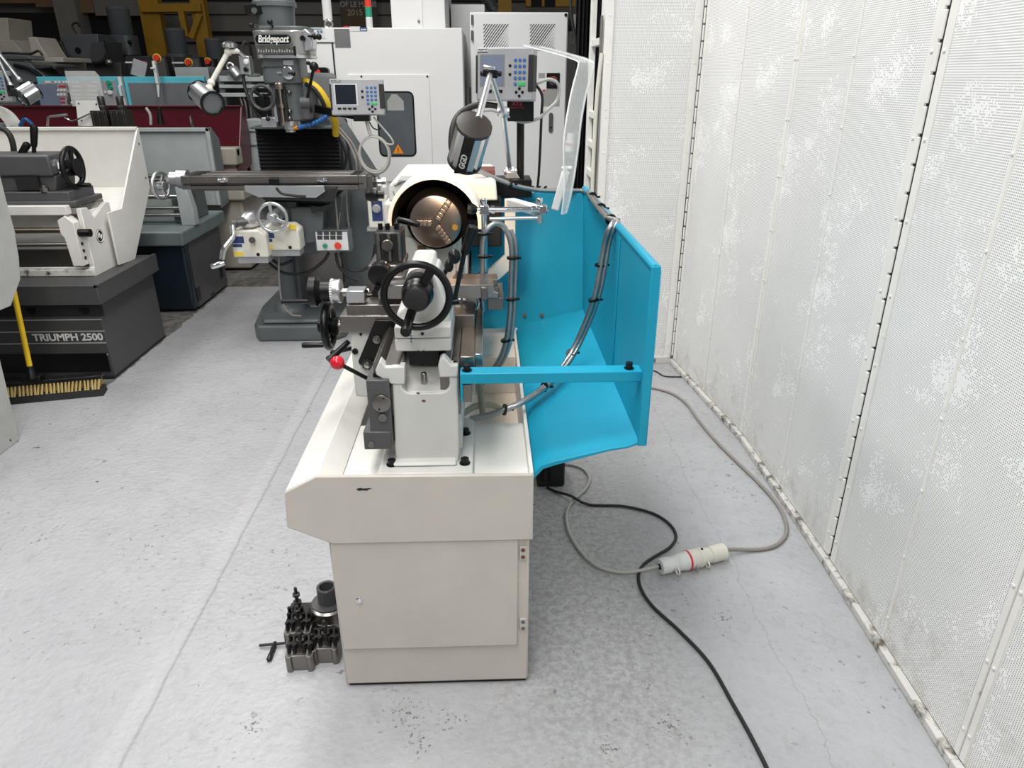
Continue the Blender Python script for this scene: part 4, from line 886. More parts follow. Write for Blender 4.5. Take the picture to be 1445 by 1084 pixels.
txt('cabinet_lettering', 'TRIUMPH 2500', LABELW, tcab, (c0.x, 3.8435, c0.z), FRONT, .058, align='RIGHT', bold=.0016, xs=1.03)
m = MB(); m.box((-4.3, 3.83, 0), (-2.15, 4.55, .015)); m.done('plinth', BLACKM, tcab)
# bed
m = MB(); m.box((-4.2, 4.06, .56), (-2.255, 4.36, .60)); m.box((-4.2, 4.10, .60), (-2.26, 4.34, .90)); bed = m.done('bed', CREAM2, tr, .004)
m = MB(); m.prism([(4.05, .90), (4.36, .90), (4.36, .935), (4.30, .935), (4.285, .95), (4.27, .935), (4.12, .935), (4.105, .952), (4.09, .935), (4.05, .935)], 'x', -4.2, -2.262); m.done('bed_ways', STEEL, tr, .002)
m = MB(); m.prism([(4.04, .545), (4.37, .545), (4.37, .915), (4.33, .92), (4.27, .90), (4.17, .86), (4.12, .925), (4.05, .93), (4.05, .60), (4.04, .60)], 'x', -2.262, -2.235); m.done('bed_end', CREAM2, tr, .004)
m = MB(); m.box((-4.2, 4.0, at(60, 304, Y=4.0).z), (-2.285, 4.05, at(60, 291, Y=4.0).z)); m.done('front_way', CREAM2, tr, .003)
m = MB(); m.box((-4.2, 4.028, .555), (-2.24, 4.055, .59)); lab(m.done('foot_strip', stained('chipped_white_paint', (.66, .65, .62), (.05, .05, .05), .5, .53, 26), tr, .002), 'white strip with chipped black patches')
m = MB(); m.box((-4.2, 4.06, .61), (-2.30, 4.085, .70)); m.done('rack', STEELD, tr)
for z_, r, mt, nm in ((.815, .0155, STEELB, 'leadscrew'), (.735, .013, STEEL, 'feed_rod')):
    m = MB()
    if nm == 'leadscrew': m.tube([(-4.2+.006*k, 4.03, z_) for k in range(315)], r, 10, False, ripple=.09)
    else: m.cyl((-4.2, 4.03, z_), (-2.30, 4.03, z_), r, n=16)
    m.done(nm, mt, tr, sharp=75)
m = MB(); m.prism([(-2.345, .875), (-2.30, .90), (-2.262, .86), (-2.262, .62), (-2.32, .62), (-2.33, .78), (-2.345, .80)], 'y', 3.995, 4.06); m.done('rod_bracket', CREAM2, tr, .003)
m = MB(); m.cyl((-2.265, 4.03, .80), (-2.20, 4.03, .80), .022, n=20); m.done('safety_knob', BLACK, tr)
for z_ in (.74, .70, .66):
    m = MB(); m.rev([(0, .010), (.004, .010)], (-2.263, 4.03, z_), (1, 0, 0), 14); m.done('cap_screw', BLACK, tr)
c = at(141, 333, X=-2.234); m = MB(); m.rev([(0, .040), (.002, .040)], (-2.236, c.y, c.z), (1, 0, 0), 32); lg = m.done('round_badge', BLACK, tr)
m = MB(); m.torus((-2.2335, c.y, c.z), (1, 0, 0), .034, .0025, 30, 6); m.tube([(-2.2332, c.y-.018, c.z-.006), (-2.2332, c.y-.006, c.z+.018), (-2.2332, c.y+.006, c.z-.016), (-2.2332, c.y+.018, c.z+.006)], .004, 6); m.done('badge_emblem', LABELW, lg)
# tailstock
TY = 4.06
a = xz(67, 219, TY); b = xz(66, 243, TY)
m = MB(); m.box((-3.05, TY, 1.10), (a[0], 4.30, a[1])); t_ = m.done('tailstock', TGREY, tr, .012, 3)
m = MB(); m.prism([(-3.05, 1.02), (-2.36, 1.02), (-2.34, 1.10), (-3.05, 1.10)], 'y', TY+.02, 4.28); m.box((-3.08, TY-.01, .965), (-2.28, 4.32, 1.02)); m.box((-3.04, TY-.02, .94), (-2.25, 4.34, .97)); m.done('tailstock_base', TGREY, tr, .005)
m = MB(); m.box((-2.55, TY-.004, 1.03), (-2.43, TY+.03, 1.10)); m.done('base_pocket', BLACKM, tr)
wc = at(94, 235, Y=4.16)
m = MB(); m.rev([(0, .052), (.010, .055), (.018, .055), (.022, .050), (.036, .050)], (a[0]-.005, 4.16, wc.z-.005), (1, 0, 0), 32); m.done('graduated_collar', CHROME, tr)
wc.x = a[0]+.092
tw_ = wheel(tr, (wc.x-.03, 4.16, wc.z-.005), (1, 0, 0), .115, .014, BLACK, 'tailstock_handwheel', hub=.38, spokes=3, a0=.6, hub_len=.03)
q = at(108, 261, Y=4.13); m = MB(); m.rev([(0, .008), (.015, .008), (.02, .012), (.08, .014), (.085, .011)], (wc.x-.02, 4.12, q.z), (1, 0, 0), 16); m.done('crank_handle', BLACK, tw_)
p0, p1 = at(48, 221, Y=4.2), at(48, 181, Y=4.2); m = MB(); m.cyl(p0, p0.lerp(p1, .4), .011, n=14); m.rev([(0, .014), (.02, .017), (.10, .020), (.115, .014)], p0.lerp(p1, .35), p1-p0, 18); m.done('quill_lever', BLACK, tr)
p0, p1 = at(27, 222, Y=4.2), at(39, 203, Y=4.2); m = MB(); m.rev([(0, .014), (.02, .017), (.09, .020), (.10, .014)], p0, p1-p0, 18); m.done('clamp_lever', BLACK, tr)
p0 = at(62, 266, Y=TY); m = MB(); m.rev([(0, .022), (.02, .022), (.022, .014), (.035, .014)], (p0.x, TY, 1.02), (0, 0, 1), 6); m.done('clamp_nut', STEELD, tr)
m = MB(); m.tube([at(-12, 178, Y=4.35), at(8, 184, Y=4.35), at(18, 202, Y=4.35), at(21, 235, Y=4.35)], .016, 12); m.done('air_hose', RUBBER, tr)
# splash guard
ep = [(4.26, .87), (4.43, .866), (4.845, 1.295), (4.86, 1.295), (4.86, .93), (4.46, .545), (4.26, .56)]
m = MB(); m.prism(ep, 'x', -2.212, -2.20); ge = m.done('guard_end_panel', CREAM2, tr, .003)
m = MB(); m.box((-4.4, 4.845, .92), (-2.205, 4.855, 1.30)); m.box((-4.4, 4.825, 1.285), (-2.205, 4.86, 1.305)); m.done('guard_back', CREAM2, tr, .003)
m = MB(); m.prism([(4.85, .925), (4.85, .935), (4.43, .78), (4.36, .60), (4.37, .595), (4.44, .77)], 'x', -4.4, -2.205); m.done('guard_shelf', CREAM2, tr)
m = MB()
for py in (203, 251): c = at(197 if py < 220 else 206, py, X=-2.2); m.rev([(0, .006), (.003, .005)], (-2.2, 4.82, c.z), (1, 0, 0), 10)
m.done('guard_screw', BLACK, ge)
# headstock end (beyond the frame, seen from a side step)
m = MB(); m.box((-4.35, 4.02, .55), (-3.75, 4.45, 1.32)); m.done('headstock', CREAM2, tr, .015)
m = MB(); m.rev([(0, .10), (.08, .10), (.085, .09)], (-3.75, 4.2, 1.15), (1, 0, 0), 36); m.done('chuck', STEELD, tr)

# ================================================================== PALE GREY LATHE AT THE IMAGE EDGE
pg_ = thing('lathe', 'pale grey lathe whose flat end panels stand beside the broom', 'lathe', (-2.9, 3.0, 0))
EDGEP = mat('pale_grey_panel_paint', (.43, .44, .425), .45)
m = MB(); m.prism([(2.80, .62), (3.30, .603), (3.42, .70), (3.455, .80), (3.47, .90), (3.49, 1.32), (3.46, 1.32), (3.08, .98), (2.80, .95)], 'x', -2.275, -2.25); m.done('guard_end_panel', EDGEP, pg_, .004)
m = MB(); m.box((-4.2, 3.455, .90), (-2.26, 3.49, 1.32)); m.prism([(3.29, .61), (3.30, .605), (3.46, .86), (3.46, .90), (3.44, .88)], 'x', -4.2, -2.26); m.done('guard_back', EDGEP, pg_)
m = MB(); m.prism([(2.55, 0.0), (3.09, 0.0), (3.125, .40), (3.10, .46), (2.55, .46)], 'x', -2.9, -2.25); m.done('stand', EDGEP, pg_, .004)
m = MB(); m.box((-4.2, 2.62, .46), (-2.30, 3.20, .60)); m.done('chip_tray', BLACKM, pg_)
m = MB(); m.box((-4.1, 2.72, .60), (-2.33, 3.0, .95)); m.done('bed', VMCW2, pg_)
m = MB(); m.box((-3.6, 2.62, 0), (-2.92, 3.08, .46)); m.done('pump_bay', BLACKM, pg_)
c = at(13, 617, X=-2.25); m = MB(); m.rev([(0, .005), (.002, .004)], (-2.25, 3.03, .03), (1, 0, 0), 10); m.done('panel_screw', BLACK, pg_)

# ================================================================== BROOM
bl, br_ = at(10, 569, Z=0), at(148, 556, Z=0)
bro = thing('broom', 'yellow-handled broom with straw bristles standing against the charcoal cabinet', 'broom', (bl+br_)/2)
d_ = (br_-bl); Lb = d_.length; d_.normalize(); nb = D((-d_.y, d_.x, 0)); bl = bl-d_*.15; Lb += .15
m = MB(); m.bar(bl+D((0, 0, .098))+nb*.03, bl+d_*Lb+D((0, 0, .098))+nb*.03, .055, .022); m.done('brush_head', BLACK, bro, .004)
m = MB()
for k in range(34):
    f = (k+.4)/34
    for j in range(3):
        base = bl+d_*(f*Lb)+nb*(.008+.02*j)+D((0, 0, .090)); tip = bl+d_*(f*Lb+random.uniform(-.006, .006)-.006)+nb*(-.012+.03*j)+D((0, 0, .036)); m.cyl(base, tip, .0048, .0066, n=6)
o = m.done('bristles', BRISTLE, bro); o['kind'] = 'stuff'
m = MB(); m.prism([(0, 0)]*0 or [(-.028, 0), (.062, 0), (.05, .040), (-.012, .040)], 'x', 0, 1)
bmesh.ops.transform(m.bm, verts=m.bm.verts, matrix=Matrix.Translation(bl) @ Matrix((( d_.x*Lb, nb.x, 0, 0), (d_.y*Lb, nb.y, 0, 0), (0, 0, 1, 0), (0, 0, 0, 1))))
lab(m.done('bristle_tips', BLACKM, bro), 'black outer bristles')
p0 = at(43, 522, Y=(bl+br_).y/2+.02); p1 = at(17, 400, Y=p0.y+.10); p2 = p0+(p1-p0)*2.1
m = MB(); m.cyl(p0-(p1-p0).normalized()*.02, p2, .0135, n=18); m.done('handle', YELLOW, bro)
m = MB(); m.rev([(-.05, .03), (-.01, .024), (.0, .02), (.02, .018)], p0, p1-p0, 14); m.obox(p0-D((0, 0, .05)), (.10, .05, .04), Rm()); m.done('handle_socket', BLACK, bro, .004)

# ================================================================== BLUE-GREY LATHE
bg = thing('lathe', 'blue-grey lathe on a dark navy stand behind the TRIUMPH 2500 machine', 'lathe', (-2.9, 5.5, 0))
m = MB(); m.box((-4.3, 5.09, .015), (-2.152, 5.80, .50)); sd_ = m.done('stand', NAVY, bg, .02, 3)
m = MB(); m.box((-2.1545, 5.16, .02), (-2.150, 5.80, .50)); m.done('stand_end', TGREY, sd_)
for y_, z_ in ((5.19, .06), (5.70, .10), (5.45, .015)):
    m = MB(); m.box((-2.151, y_-.035, z_), (-2.148, y_+.035, z_+.10 if z_ > .03 else z_+.03)); m.done('stand_cutout', BLACK, sd_)
m = MB(); m.box((-4.35, 5.04, .50), (-2.13, 5.92, .60)); m.done('chip_tray', BLUEGREY, bg, .012, 3)
m = MB(); m.box((-4.2, 5.40, .60), (-2.28, 5.68, .86)); m.done('bed', LGREY, bg, .01)
m = MB()
for y0 in (5.38, 5.62): m.box((-4.2, y0, .86), (-2.25, y0+.07, .915))
m.done('bed_ways', STEELD, bg, .003)
m = MB(); m.prism([(5.36, .60), (5.76, .60), (5.74, .90), (5.38, .90)], 'x', -2.30, -2.19); m.done('bed_end', MGREY, bg, .01)
c = at(282, 310, X=-2.19)
m = MB(); m.rev([(0, .05), (.004, .05)], (-2.19, 5.5, .78), (1, 0, 0), 28); m.done('end_cover', TGREY, bg)
m = MB(); a = at(262, 285, Y=5.3); m.prism([(a.x-.05, .60), (a.x+.05, .60), (a.x+.05, .72), (a.x+.02, .90), (a.x-.05, .90)], 'y', 5.28, 5.36); m.done('rod_bracket', LGREY, bg, .004)
for z_, r in ((.80, .016), (.72, .013), (.67, .013)):
    m = MB(); m.cyl((-4.2, 5.31, z_), (a.x, 5.31, z_), r, n=14); m.done('feed_shaft', STEEL, bg)
GB = 6.06; zt = at(240, 180, Y=GB).z; xe_ = at(296, 180, Y=GB).x
m = MB(); m.box((-4.4, GB, .62), (xe_, GB+.012, zt)); m.done('guard_back', LGREY, bg)
m = MB(); m.box((-4.4, GB-.03, zt-.03), (xe_, GB+.014, zt)); m.box((xe_-.03, GB-.03, .62), (xe_, GB+.014, zt)); m.done('guard_frame', LGREY, bg, .004)
m = MB(); m.prism([(GB+.012, zt), (GB+.16, zt-.1), (GB+.16, .62), (GB-.02, .60), (GB-.02, zt-.02)], 'x', xe_-.005, xe_+.006); m.done('guard_end_panel', BLUEGREY, bg, .003)
# upper works seen over the white guard
YB2 = 5.45
def tpost(px, w, lbl=None):
    mm = MB(); a = at(px, 176, Y=YB2); b = at(px, 160, Y=YB2); t = at(px, 142, Y=YB2)
    mm.box((a.x-w, YB2-.06, a.z-.15), (a.x+w, YB2+.06, b.z+.02)); mm.rev([(0, w*.62), (.03, w*.62), (.032, w*.42), (t.z-b.z, w*.42), (t.z-b.z+.01, w*.3)], (a.x+.01, YB2, b.z+.02), (0, 0, 1), 20)
    for k in (-.7, 0, .7): mm.cyl((a.x+w*k, YB2-.062, a.z-.1), (a.x+w*k, YB2-.062, b.z+.01), w*.16, n=10)
    return mm.done('tool_post', OXIDE, bg, .003)
tpost(148, .055); tpost(174, .055)
m = MB(); m.prism([xz(107, 142, 5.42), xz(136, 142, 5.42), xz(143, 160, 5.42), xz(137, 178, 5.42), xz(111, 178, 5.42)], 'y', 5.415, 5.425); wp = m.done('way_cover_plate', CREAM2, bg, .001)
m = MB()
for px, py in ((111, 146), (136, 147), (115, 170), (137, 172)): q = at(px, py, Y=5.413); m.rev([(0, .006), (.004, .006)], (q.x, 5.416, q.z), (0, -1, 0), 10)
m.done('plate_screw', STEELD, wp)
m = MB(); m.tube([at(91, 166, Y=5.38), at(100, 171, Y=5.38), at(106, 170, Y=5.38), at(132, 158, Y=5.40), at(140, 162, Y=5.42)], .006, 8, False); m.done('indicator_arm', CHROME, bg)
m = MB(); m.tube([at(67, 178, Y=5.5), at(68, 166, Y=5.5), at(71, 164.5, Y=5.5), at(95, 162, Y=5.5)], .0085, 8, False); m.done('bent_lever', ALU, bg)
m = MB(); m.arc(at(-6, 182, Y=5.5).x, at(-6, 182, Y=5.5).z, .13, .155, 0, math.pi, 5.42, 5.56, 30); m.done('chuck_guard', CREAM2, bg)
def lamp_arm(par, pts, r, mt):
    mm = MB()
    for p, q in zip(pts, pts[1:]): mm.cyl(p, q, r, n=12); mm.sph(q, r*1.6, n=12)
    return mm.done('lamp_arm', mt, par)
def lamp_barrel(par, p0, p1, r, open_mat):
    ax = (p1-p0).normalized(); u = ax.orthogonal().normalized(); v = ax.cross(u); mm = MB(); rg = []
    for t in (0, (p1-p0).length): rg.append([mm.bm.verts.new(p0+ax*t+u*(r*(1 if (k % 4) < 2 else .9)*math.cos(k*math.pi/16))+v*(r*(1 if (k % 4) < 2 else .9)*math.sin(k*math.pi/16))) for k in range(32)])
    mm._bridge(*rg); mm._face(rg[0]); lh = mm.done('lamp_head', ALU, par, sharp=20)
    mm = MB(); mm.rev([(-.01, r*.5), (0, r*1.03), (.006, r*1.03)], p0, ax, 28); mm.done('lamp_cap', BLACK, lh)
    L_ = (p1-p0).length; mm = MB(); mm.rev([(L_-.01, r*.8), (L_-.004, r*1.05), (L_+.006, r*1.05), (L_+.006, r*.85)], p0, ax, 28, cap=False); mm.done('lamp_rim', BLACK, lh)
    mm = MB(); mm.rev([(L_-.012, r*.9), (L_-.006, r*.9)], p0, ax, 28); mm.done('lamp_glass', open_mat, lh)
    return lh
lamp_arm(bg, [at(-10, 65, Y=5.4), at(-2, 75, Y=5.4), at(27, 112, Y=5.35)], .012, ALU); lamp_arm(bg, [at(-4, 80, Y=5.3), at(15, 120, Y=5.3)], .012, ALU)
lamp_barrel(bg, at(50, 126, Y=5.30), at(30, 138, Y=5.22), .062, SMOKE)
m = MB(); m.tube([at(15, 120, Y=5.3), at(18, 128, Y=5.3), at(32, 132, Y=5.3)], .02, 8); m.done('lamp_joint', BLACK, bg)
readout(bg, 'digital_readout', .30, .20, .05, (at(-19, 122, Y=5.4).x, 5.4, at(-19, 122, Y=5.4).z), .1, -.1, SCREEN)
m = MB(); m.tube([at(28, 178, Y=5.42), at(35, 168, Y=5.42), at(46, 176, Y=5.42)], .012, 8); m.done('coolant_nozzle', BLUEH, bg)
m = MB(); m.box((-4.3, 5.3, .6), (-3.6, 5.8, 1.28)); m.done('headstock', BLUEGREY, bg, .015)

# ================================================================== MAROON LATHE
ml = thing('lathe', 'maroon lathe with a long splash guard on a cream base, third in the row', 'lathe', (-2.9, 6.6, 0))
MY = 6.78
zt = at(200, 150, Y=MY).z; xe_ = at(341, 151, Y=MY).x
m = MB(); m.box((-4.6, MY, .70), (xe_, MY+.012, zt)); mb_ = m.done('splash_guard', MAROON, ml)
m = MB(); m.box((-4.6, MY-.03, zt-.006), (xe_, MY+.03, zt+.008)); m.done('guard_top_rail', MAROON, mb_, .003)
m = MB(); m.prism([(MY-.02, zt), (MY+.03, zt), (MY+.10, zt-.25), (MY+.04, .86), (MY-.34, .80), (MY-.36, .86), (MY-.30, .92)], 'x', xe_-.004, xe_+.010); m.done('guard_end_panel', MAROON, mb_, .002)
m = MB(); m.prism([(MY, .99), (MY, 1.0), (MY-.36, .86), (MY-.36, .85)], 'x', -4.6, xe_); m.done('guard_shelf', mat('pale_pink_shelf', (.50, .33, .34), .5), mb_)  # shelf coloured paler and pinker than the maroon guard
m = MB()
for k in range(9): m.rev([(0, .006), (.004, .005)], (-4.3+.26*k, MY-.001, 1.10+.18*(k % 2)), (0, -1, 0), 8)
m.done('guard_screw', STEELD, mb_)
m = MB(); m.box((-4.5, 6.30, .02), (-2.10, 6.95, .62)); m.box((-2.5, 6.25, .62), (-2.06, 6.9, .72)); m.done('base', BEIGE, ml, .02, 3)
m = MB(); m.box((-4.4, 6.45, .72), (-2.15, 6.72, .98)); m.done('bed', BEIGE, ml, .01)
m = MB(); m.box((-2.30, 6.38, .90), (-2.12, 6.55, 1.04)); m.cyl((-2.35, 6.45, 1.0), (-2.12, 6.45, 1.0), .04, n=16); m.done('tailstock', BEIGE, ml, .01)
m = MB(); a = xz(98, 100, 6.6); b = xz(149, 150, 6.6); m.prism([(a[0]-.04, b[1]), (b[0]+.0, b[1]), (b[0], a[1]-.04), (b[0]-.03, a[1]), (a[0]-.04, a[1])], 'y', 6.60, 6.606); lab(m.done('chip_shield', PLEXI2, ml), 'hazy clear chip shield')
m = MB(); m.tube([at(152, 178, Y=6.5), at(148, 160, Y=6.5), at(139, 128, Y=6.5)], .005, 6); m.done('thin_wire', CABLEL, ml)
m = MB(); m.tube([at(213, 176, Y=6.5), at(212, 162, Y=6.5), at(206, 152, Y=6.5)], .012, 8); m.done('hose', CABLEL, ml)
m = MB(); p0, p1 = at(227, 175, Y=6.5), at(224, 151, Y=6.5); m.rev([(0, .03), (.06, .022), ((p1-p0).length, .012)], p0, p1-p0, 12); m.done('lever', BLACK, ml)
m = MB(); m.torus(at(271, 176, Y=6.45), (1, .3, 0), .07, .008, 24, 8); m.done('small_handwheel', STEELD, ml)

# ================================================================== TURQUOISE CNC LATHE
cn = thing('cnc_lathe', 'turquoise and grey CNC lathe with a button panel and a glazed sliding door', 'lathe', (-3.4, 8.0, 0))
NY = 7.6
zt = at(170, 108, Y=NY).z; z0 = zt-.42
x0, x1 = at(51, 110, Y=NY).x, at(168, 110, Y=NY).x
m = MB(); m.box((-4.6, NY+.02, .0), (-2.74, 8.25, z0)); m.done('base', LGREY, cn, .02)
m = MB(); m.box((-4.55, NY+.1, z0), (-2.78, 8.2, zt-.05)); m.done('enclosure', DARKV, cn)
m = MB(); m.box((x0, NY-.0, z0), (x1, NY+.08, zt)); cp_ = m.done('control_panel', TEAL2, cn, .006)
m = MB(); m.box((x0+.04, NY-.006, z0+.02), (x1-.04, NY+.002, zt-.035)); m.done('panel_face', GREYPL, cp_)
m = MB(); a, b = xz(58, 150, NY-.01), xz(80, 119, NY-.01); m.box((a[0], NY-.010, a[1]-.02), (b[0], NY-.004, b[1])); m.done('panel_screen', SCREENB, cp_)
for px, py in [(x, 116) for x in (66, 70, 79, 84, 90, 94, 98, 104, 109, 131, 136)]+[(x, y) for y in (122, 128, 134, 139) for x in (103, 107.5, 112, 126, 130.5, 135)]+[(x, y) for y in (127.5, 133.5) for x in (82.5, 87, 91.5)]+[(102, 133), (102, 139), (102, 145), (149, 130)]:
    q = at(px, py, Y=NY-.006); m = MB(); m.box((q.x-.011, NY-.014, q.z-.011), (q.x+.011, NY-.005, q.z+.011)); m.done('button', WHITEPL, cp_, .002)
for px, py, w in ((88, 122, 5), (86, 139, 5.5), (86, 144.5, 5.5)):
    a = at(px-w, py+1.5, Y=NY-.006); b = at(px+w, py-1.5, Y=NY-.006); m = MB(); m.box((a.x, NY-.009, a.z), (b.x, NY-.005, b.z)); m.done('display_strip', REDP, cp_)
for px, py in ((98, 123), (98, 133), (97.5, 139), (97.5, 144)):
    q = at(px, py, Y=NY-.006); m = MB(); m.box((q.x-.016, NY-.011, q.z-.02), (q.x+.016, NY-.005, q.z+.016)); m.done('grey_key', TGREY, cp_)
for px, py, mt in ((154, 117, GREEN), (156, 123.5, GREEN), (156, 130.5, WHITEPL)):
    q = at(px, py, Y=NY-.006); m = MB(); m.rev([(0, .024), (.014, .024), (.016, .018), (.024, .018)], (q.x, NY-.005, q.z), (0, -1, 0), 18); m.done('push_button', mt, cp_)
xa, xb = at(175, 110, Y=NY).x, at(289, 110, Y=NY).x
m = MB(); m.prism([(xa, z0), (xb, z0), (xb, zt), (xa, zt)], 'y', NY-.02, NY+.03); dr = m.done('sliding_door', TEAL2, cn, .006)
a, b = xz(187, 150, NY-.022), xz(281, 117, NY-.022)
m = MB(); m.box((a[0], NY-.026, z0+.04), (b[0], NY-.018, b[1])); m.done('door_glass', SMOKE, dr)
m = MB(); q = at(171.5, 120, Y=NY-.03); m.box((q.x-.016, NY-.05, z0-.0), (q.x+.014, NY, zt)); m.box((q.x-.01, NY-.09, q.z-.10), (q.x+.014, NY-.05, q.z-.0)); m.done('door_post', WHITEPL, cn, .003)
m = MB(); a = at(215, 86, Y=7.5); b = at(225, 118, Y=7.5); m.box((a.x, 7.48, b.z), (b.x, 7.52, a.z)); m.prism([(a.x+.0, b.z), (b.x, b.z), (b.x-.02, b.z-.12), (b.x-.035, b.z-.12)], 'y', 7.49, 7.50); m.box((a.x-.015, 7.46, a.z-.07), (a.x+.02, 7.49, a.z-.055)); m.done('white_bracket', WHITEPL, cn, .002)
m = MB(); q = at(196, 97, Y=7.7); m.obox(q, (.12, .10, .15), Rm(y=.35, z=.5)); m.done('grey_display', GREYPL, cn, .004)
m = MB(); m.cyl(at(190, 103, Y=7.7), at(187, 110, Y=7.7), .012, n=10); m.done('display_stem', STEELD, cn)

# ================================================================== TURRET MILL
mi = thing('milling_machine', 'grey turret milling machine with a long T-slot table and black bellows', 'milling machine', (-1.22, 4.8, 0))
m = MB(); m.prism([(-1.50, 4.43), (-1.00, 4.43), (-.95, 4.50), (-.90, 4.9), (-.90, 5.55), (-1.60, 5.55), (-1.60, 4.9), (-1.54, 4.50)], 'z', .0, .105); m.prism([(-1.47, 4.47), (-1.03, 4.47), (-.97, 4.6), (-.95, 5.5), (-1.55, 5.5), (-1.52, 4.6)], 'z', .105, .135); m.done('base', MGREY, mi, .018, 3)
m = MB(); m.prism([(-1.45, 4.98), (-.80, 4.98), (-.76, 5.05), (-.76, 5.45), (-1.45, 5.45)], 'z', .12, .98, [(-1.40, 5.02), (-.80, 5.02), (-.78, 5.05), (-.78, 5.42), (-1.42, 5.42)]); m.prism([(-1.41, 5.02), (-.80, 5.02), (-.79, 5.42), (-1.42, 5.42)], 'z', .97, 1.36, [(-1.40, 5.03), (-1.02, 5.03), (-1.02, 5.42), (-1.41, 5.42)]); m.done('column', MGREY, mi, .02, 3)
m = MB(); m.box((-1.34, 4.93, .25), (-1.02, 5.0, 1.05)); m.done('column_ways', STEELD, mi, .004)
c = at(404, 420, Y=4.72)
m = MB(); m.cyl((c.x+.02, 4.72, .13), (c.x+.02, 4.72, .50), .055, n=24); m.rev([(0, .11), (.03, .10), (.05, .07)], (c.x+.02, 4.72, .13), (0, 0, 1), 28); m.done('knee_screw', MGREY, mi)
m = MB(); m.box((-1.335, 4.75, .13), (-1.275, 4.95, .55)); m.done('lower_guard', MGREY, mi, .01)
kn = [xz(372, 290, 4.62), xz(377, 275, 4.62), xz(482, 275, 4.62), xz(482, 320, 4.62), xz(470, 345, 4.62), xz(448, 358, 4.62), xz(400, 362, 4.62), xz(380, 340, 4.62)]
m = MB(); m.prism(kn, 'y', 4.60, 4.97); m.done('knee', MGREY, mi, .02, 3)
a, b = xz(415, 345, 4.5), xz(452, 291, 4.5)
m = MB(); m.prism([(a[0], a[1]-.0), (b[0], a[1]+.02), (b[0]+.02, b[1]), (a[0]+.005, b[1])], 'y', 4.48, 4.62); m.done('knee_face', MGREY, mi, .012, 3)
m = MB(); a, b = xz(383, 300, 4.5), xz(418, 284, 4.5); m.box((a[0], 4.49, a[1]-.05), (b[0], 4.6, b[1])); m.rev([(0, .045), (.05, .04), (.06, .02)], (at(396, 305, Y=4.49).x, 4.49, at(396, 305, Y=4.49).z), (0, -1, 0), 24); m.done('knee_bracket', TGREY, mi, .006)
m = MB(); m.box((-1.38, 4.42, .93), (-.93, 4.80, .965)); m.done('saddle', TGREY, mi, .006)
wc_ = [xz(345, 262, 4.36), xz(457, 262, 4.36), xz(459, 270, 4.36), xz(446, 279, 4.36), xz(365, 278, 4.36), xz(346, 270, 4.36)]
m = MB(); m.prism(wc_, 'y', 4.355, 4.362); lab(m.done('way_cover', ALU, mi, .001), 'bright metal cover plate below the table')
m = MB(); m.prism([xz(366, 277, 4.37), xz(447, 277, 4.37), xz(455, 268, 4.37), xz(475, 264, 4.37), xz(470, 285, 4.37), xz(372, 282, 4.37)], 'y', 4.37, 4.44); m.done('rubber_apron', RUBBER, mi, .003)
# table
TX0, TX1 = at(254, 250, Y=4.40).x, at(517, 252, Y=4.40).x
tz1, tz0 = at(390, 248, Y=4.40).z, at(390, 267, Y=4.40).z
m = MB()
pts = [(4.41, tz0-.01), (4.66, tz0-.01), (4.66, tz1)]
for y in (4.61, 4.535, 4.46): pts += [(y+.008, tz1), (y+.008, tz1-.02), (y-.008, tz1-.02), (y-.008, tz1)]
pts += [(4.40, tz1), (4.40, tz1-.045), (4.412, tz1-.046), (4.412, tz1-.056), (4.40, tz1-.057), (4.40, tz0)]
m.prism(pts, 'x', TX0+.05, TX1-.05); m.box((TX0, 4.40, tz0), (TX0+.05, 4.66, tz1)); m.box((TX1-.05, 4.40, tz0), (TX1, 4.66, tz1)); tb = m.done('table', STEELD, mi, .003)
m = MB(); m.box((TX0+.012, 4.395, tz1-.0515), (TX1-.02, 4.402, tz1-.044)); m.done('table_groove', BLACKM, tb)
m = MB()
m.box((TX0+.05, 4.43, tz1-.008), (TX0+.10, 4.63, tz1+.0006)); m.done('coolant_trough', BLACKM, tb)
m = MB(); m.box((TX1-.10, 4.43, tz1-.008), (TX1-.05, 4.63, tz1+.0006)); m.done('coolant_trough', BLACKM, tb)
for px in (315, 455):
    q = at(px, 254, Y=4.395); m = MB(); m.cyl((q.x-.03, 4.39, q.z), (q.x+.03, 4.39, q.z), .011, n=14); m.cyl((q.x-.012, 4.388, q.z), (q.x+.012, 4.388, q.z), .016, n=14); m.done('stop_dog', CHROME, tb)
q = at(387, 259, Y=4.39); m = MB(); m.box((q.x-.026, 4.37, q.z-.03), (q.x+.026, 4.40, q.z+.03)); m.done('limit_switch', BLACK, mi, .003)
m = MB(); m.tube([at(390, 265, Y=4.36), at(398, 273, Y=4.36), at(415, 276, Y=4.36), at(432, 277, Y=4.36)], .010, 8); m.done('switch_cable', RUBBER, mi)
# table end wheels
m = MB(); a = at(238, 262, Y=4.52); m.rev([(0, .028), (.02, .045), (.06, .045), (.062, .055), (.12, .055)], (TX0-.125, 4.53, tz0+.045), (1, 0, 0), 24); m.done('end_bearing', ALU, mi)
mw = wheel(mi, (at(227, 262, Y=4.53).x, 4.53, at(227, 262, Y=4.53).z), (1, -.25, 0), .088, .011, ALU, 'table_handwheel', hub=.28, spokes=3, a0=.3)
m = MB(); m.box((TX1-.01, 4.42, tz0-.03), (TX1+.03, 4.64, tz1-.005)); m.done('end_bracket', TGREY, mi, .004)
q = at(533, 300, Y=4.45); m = MB(); m.box((q.x-.055, 4.42, q.z-.09), (q.x+.065, 4.56, q.z+.10)); pf_ = m.done('power_feed', OFFWH, mi, .010, 3)
m = MB(); m.box((q.x-.030, 4.416, q.z-.045), (q.x+.035, 4.424, q.z+.075)); m.done('feed_label', LABELB, pf_)
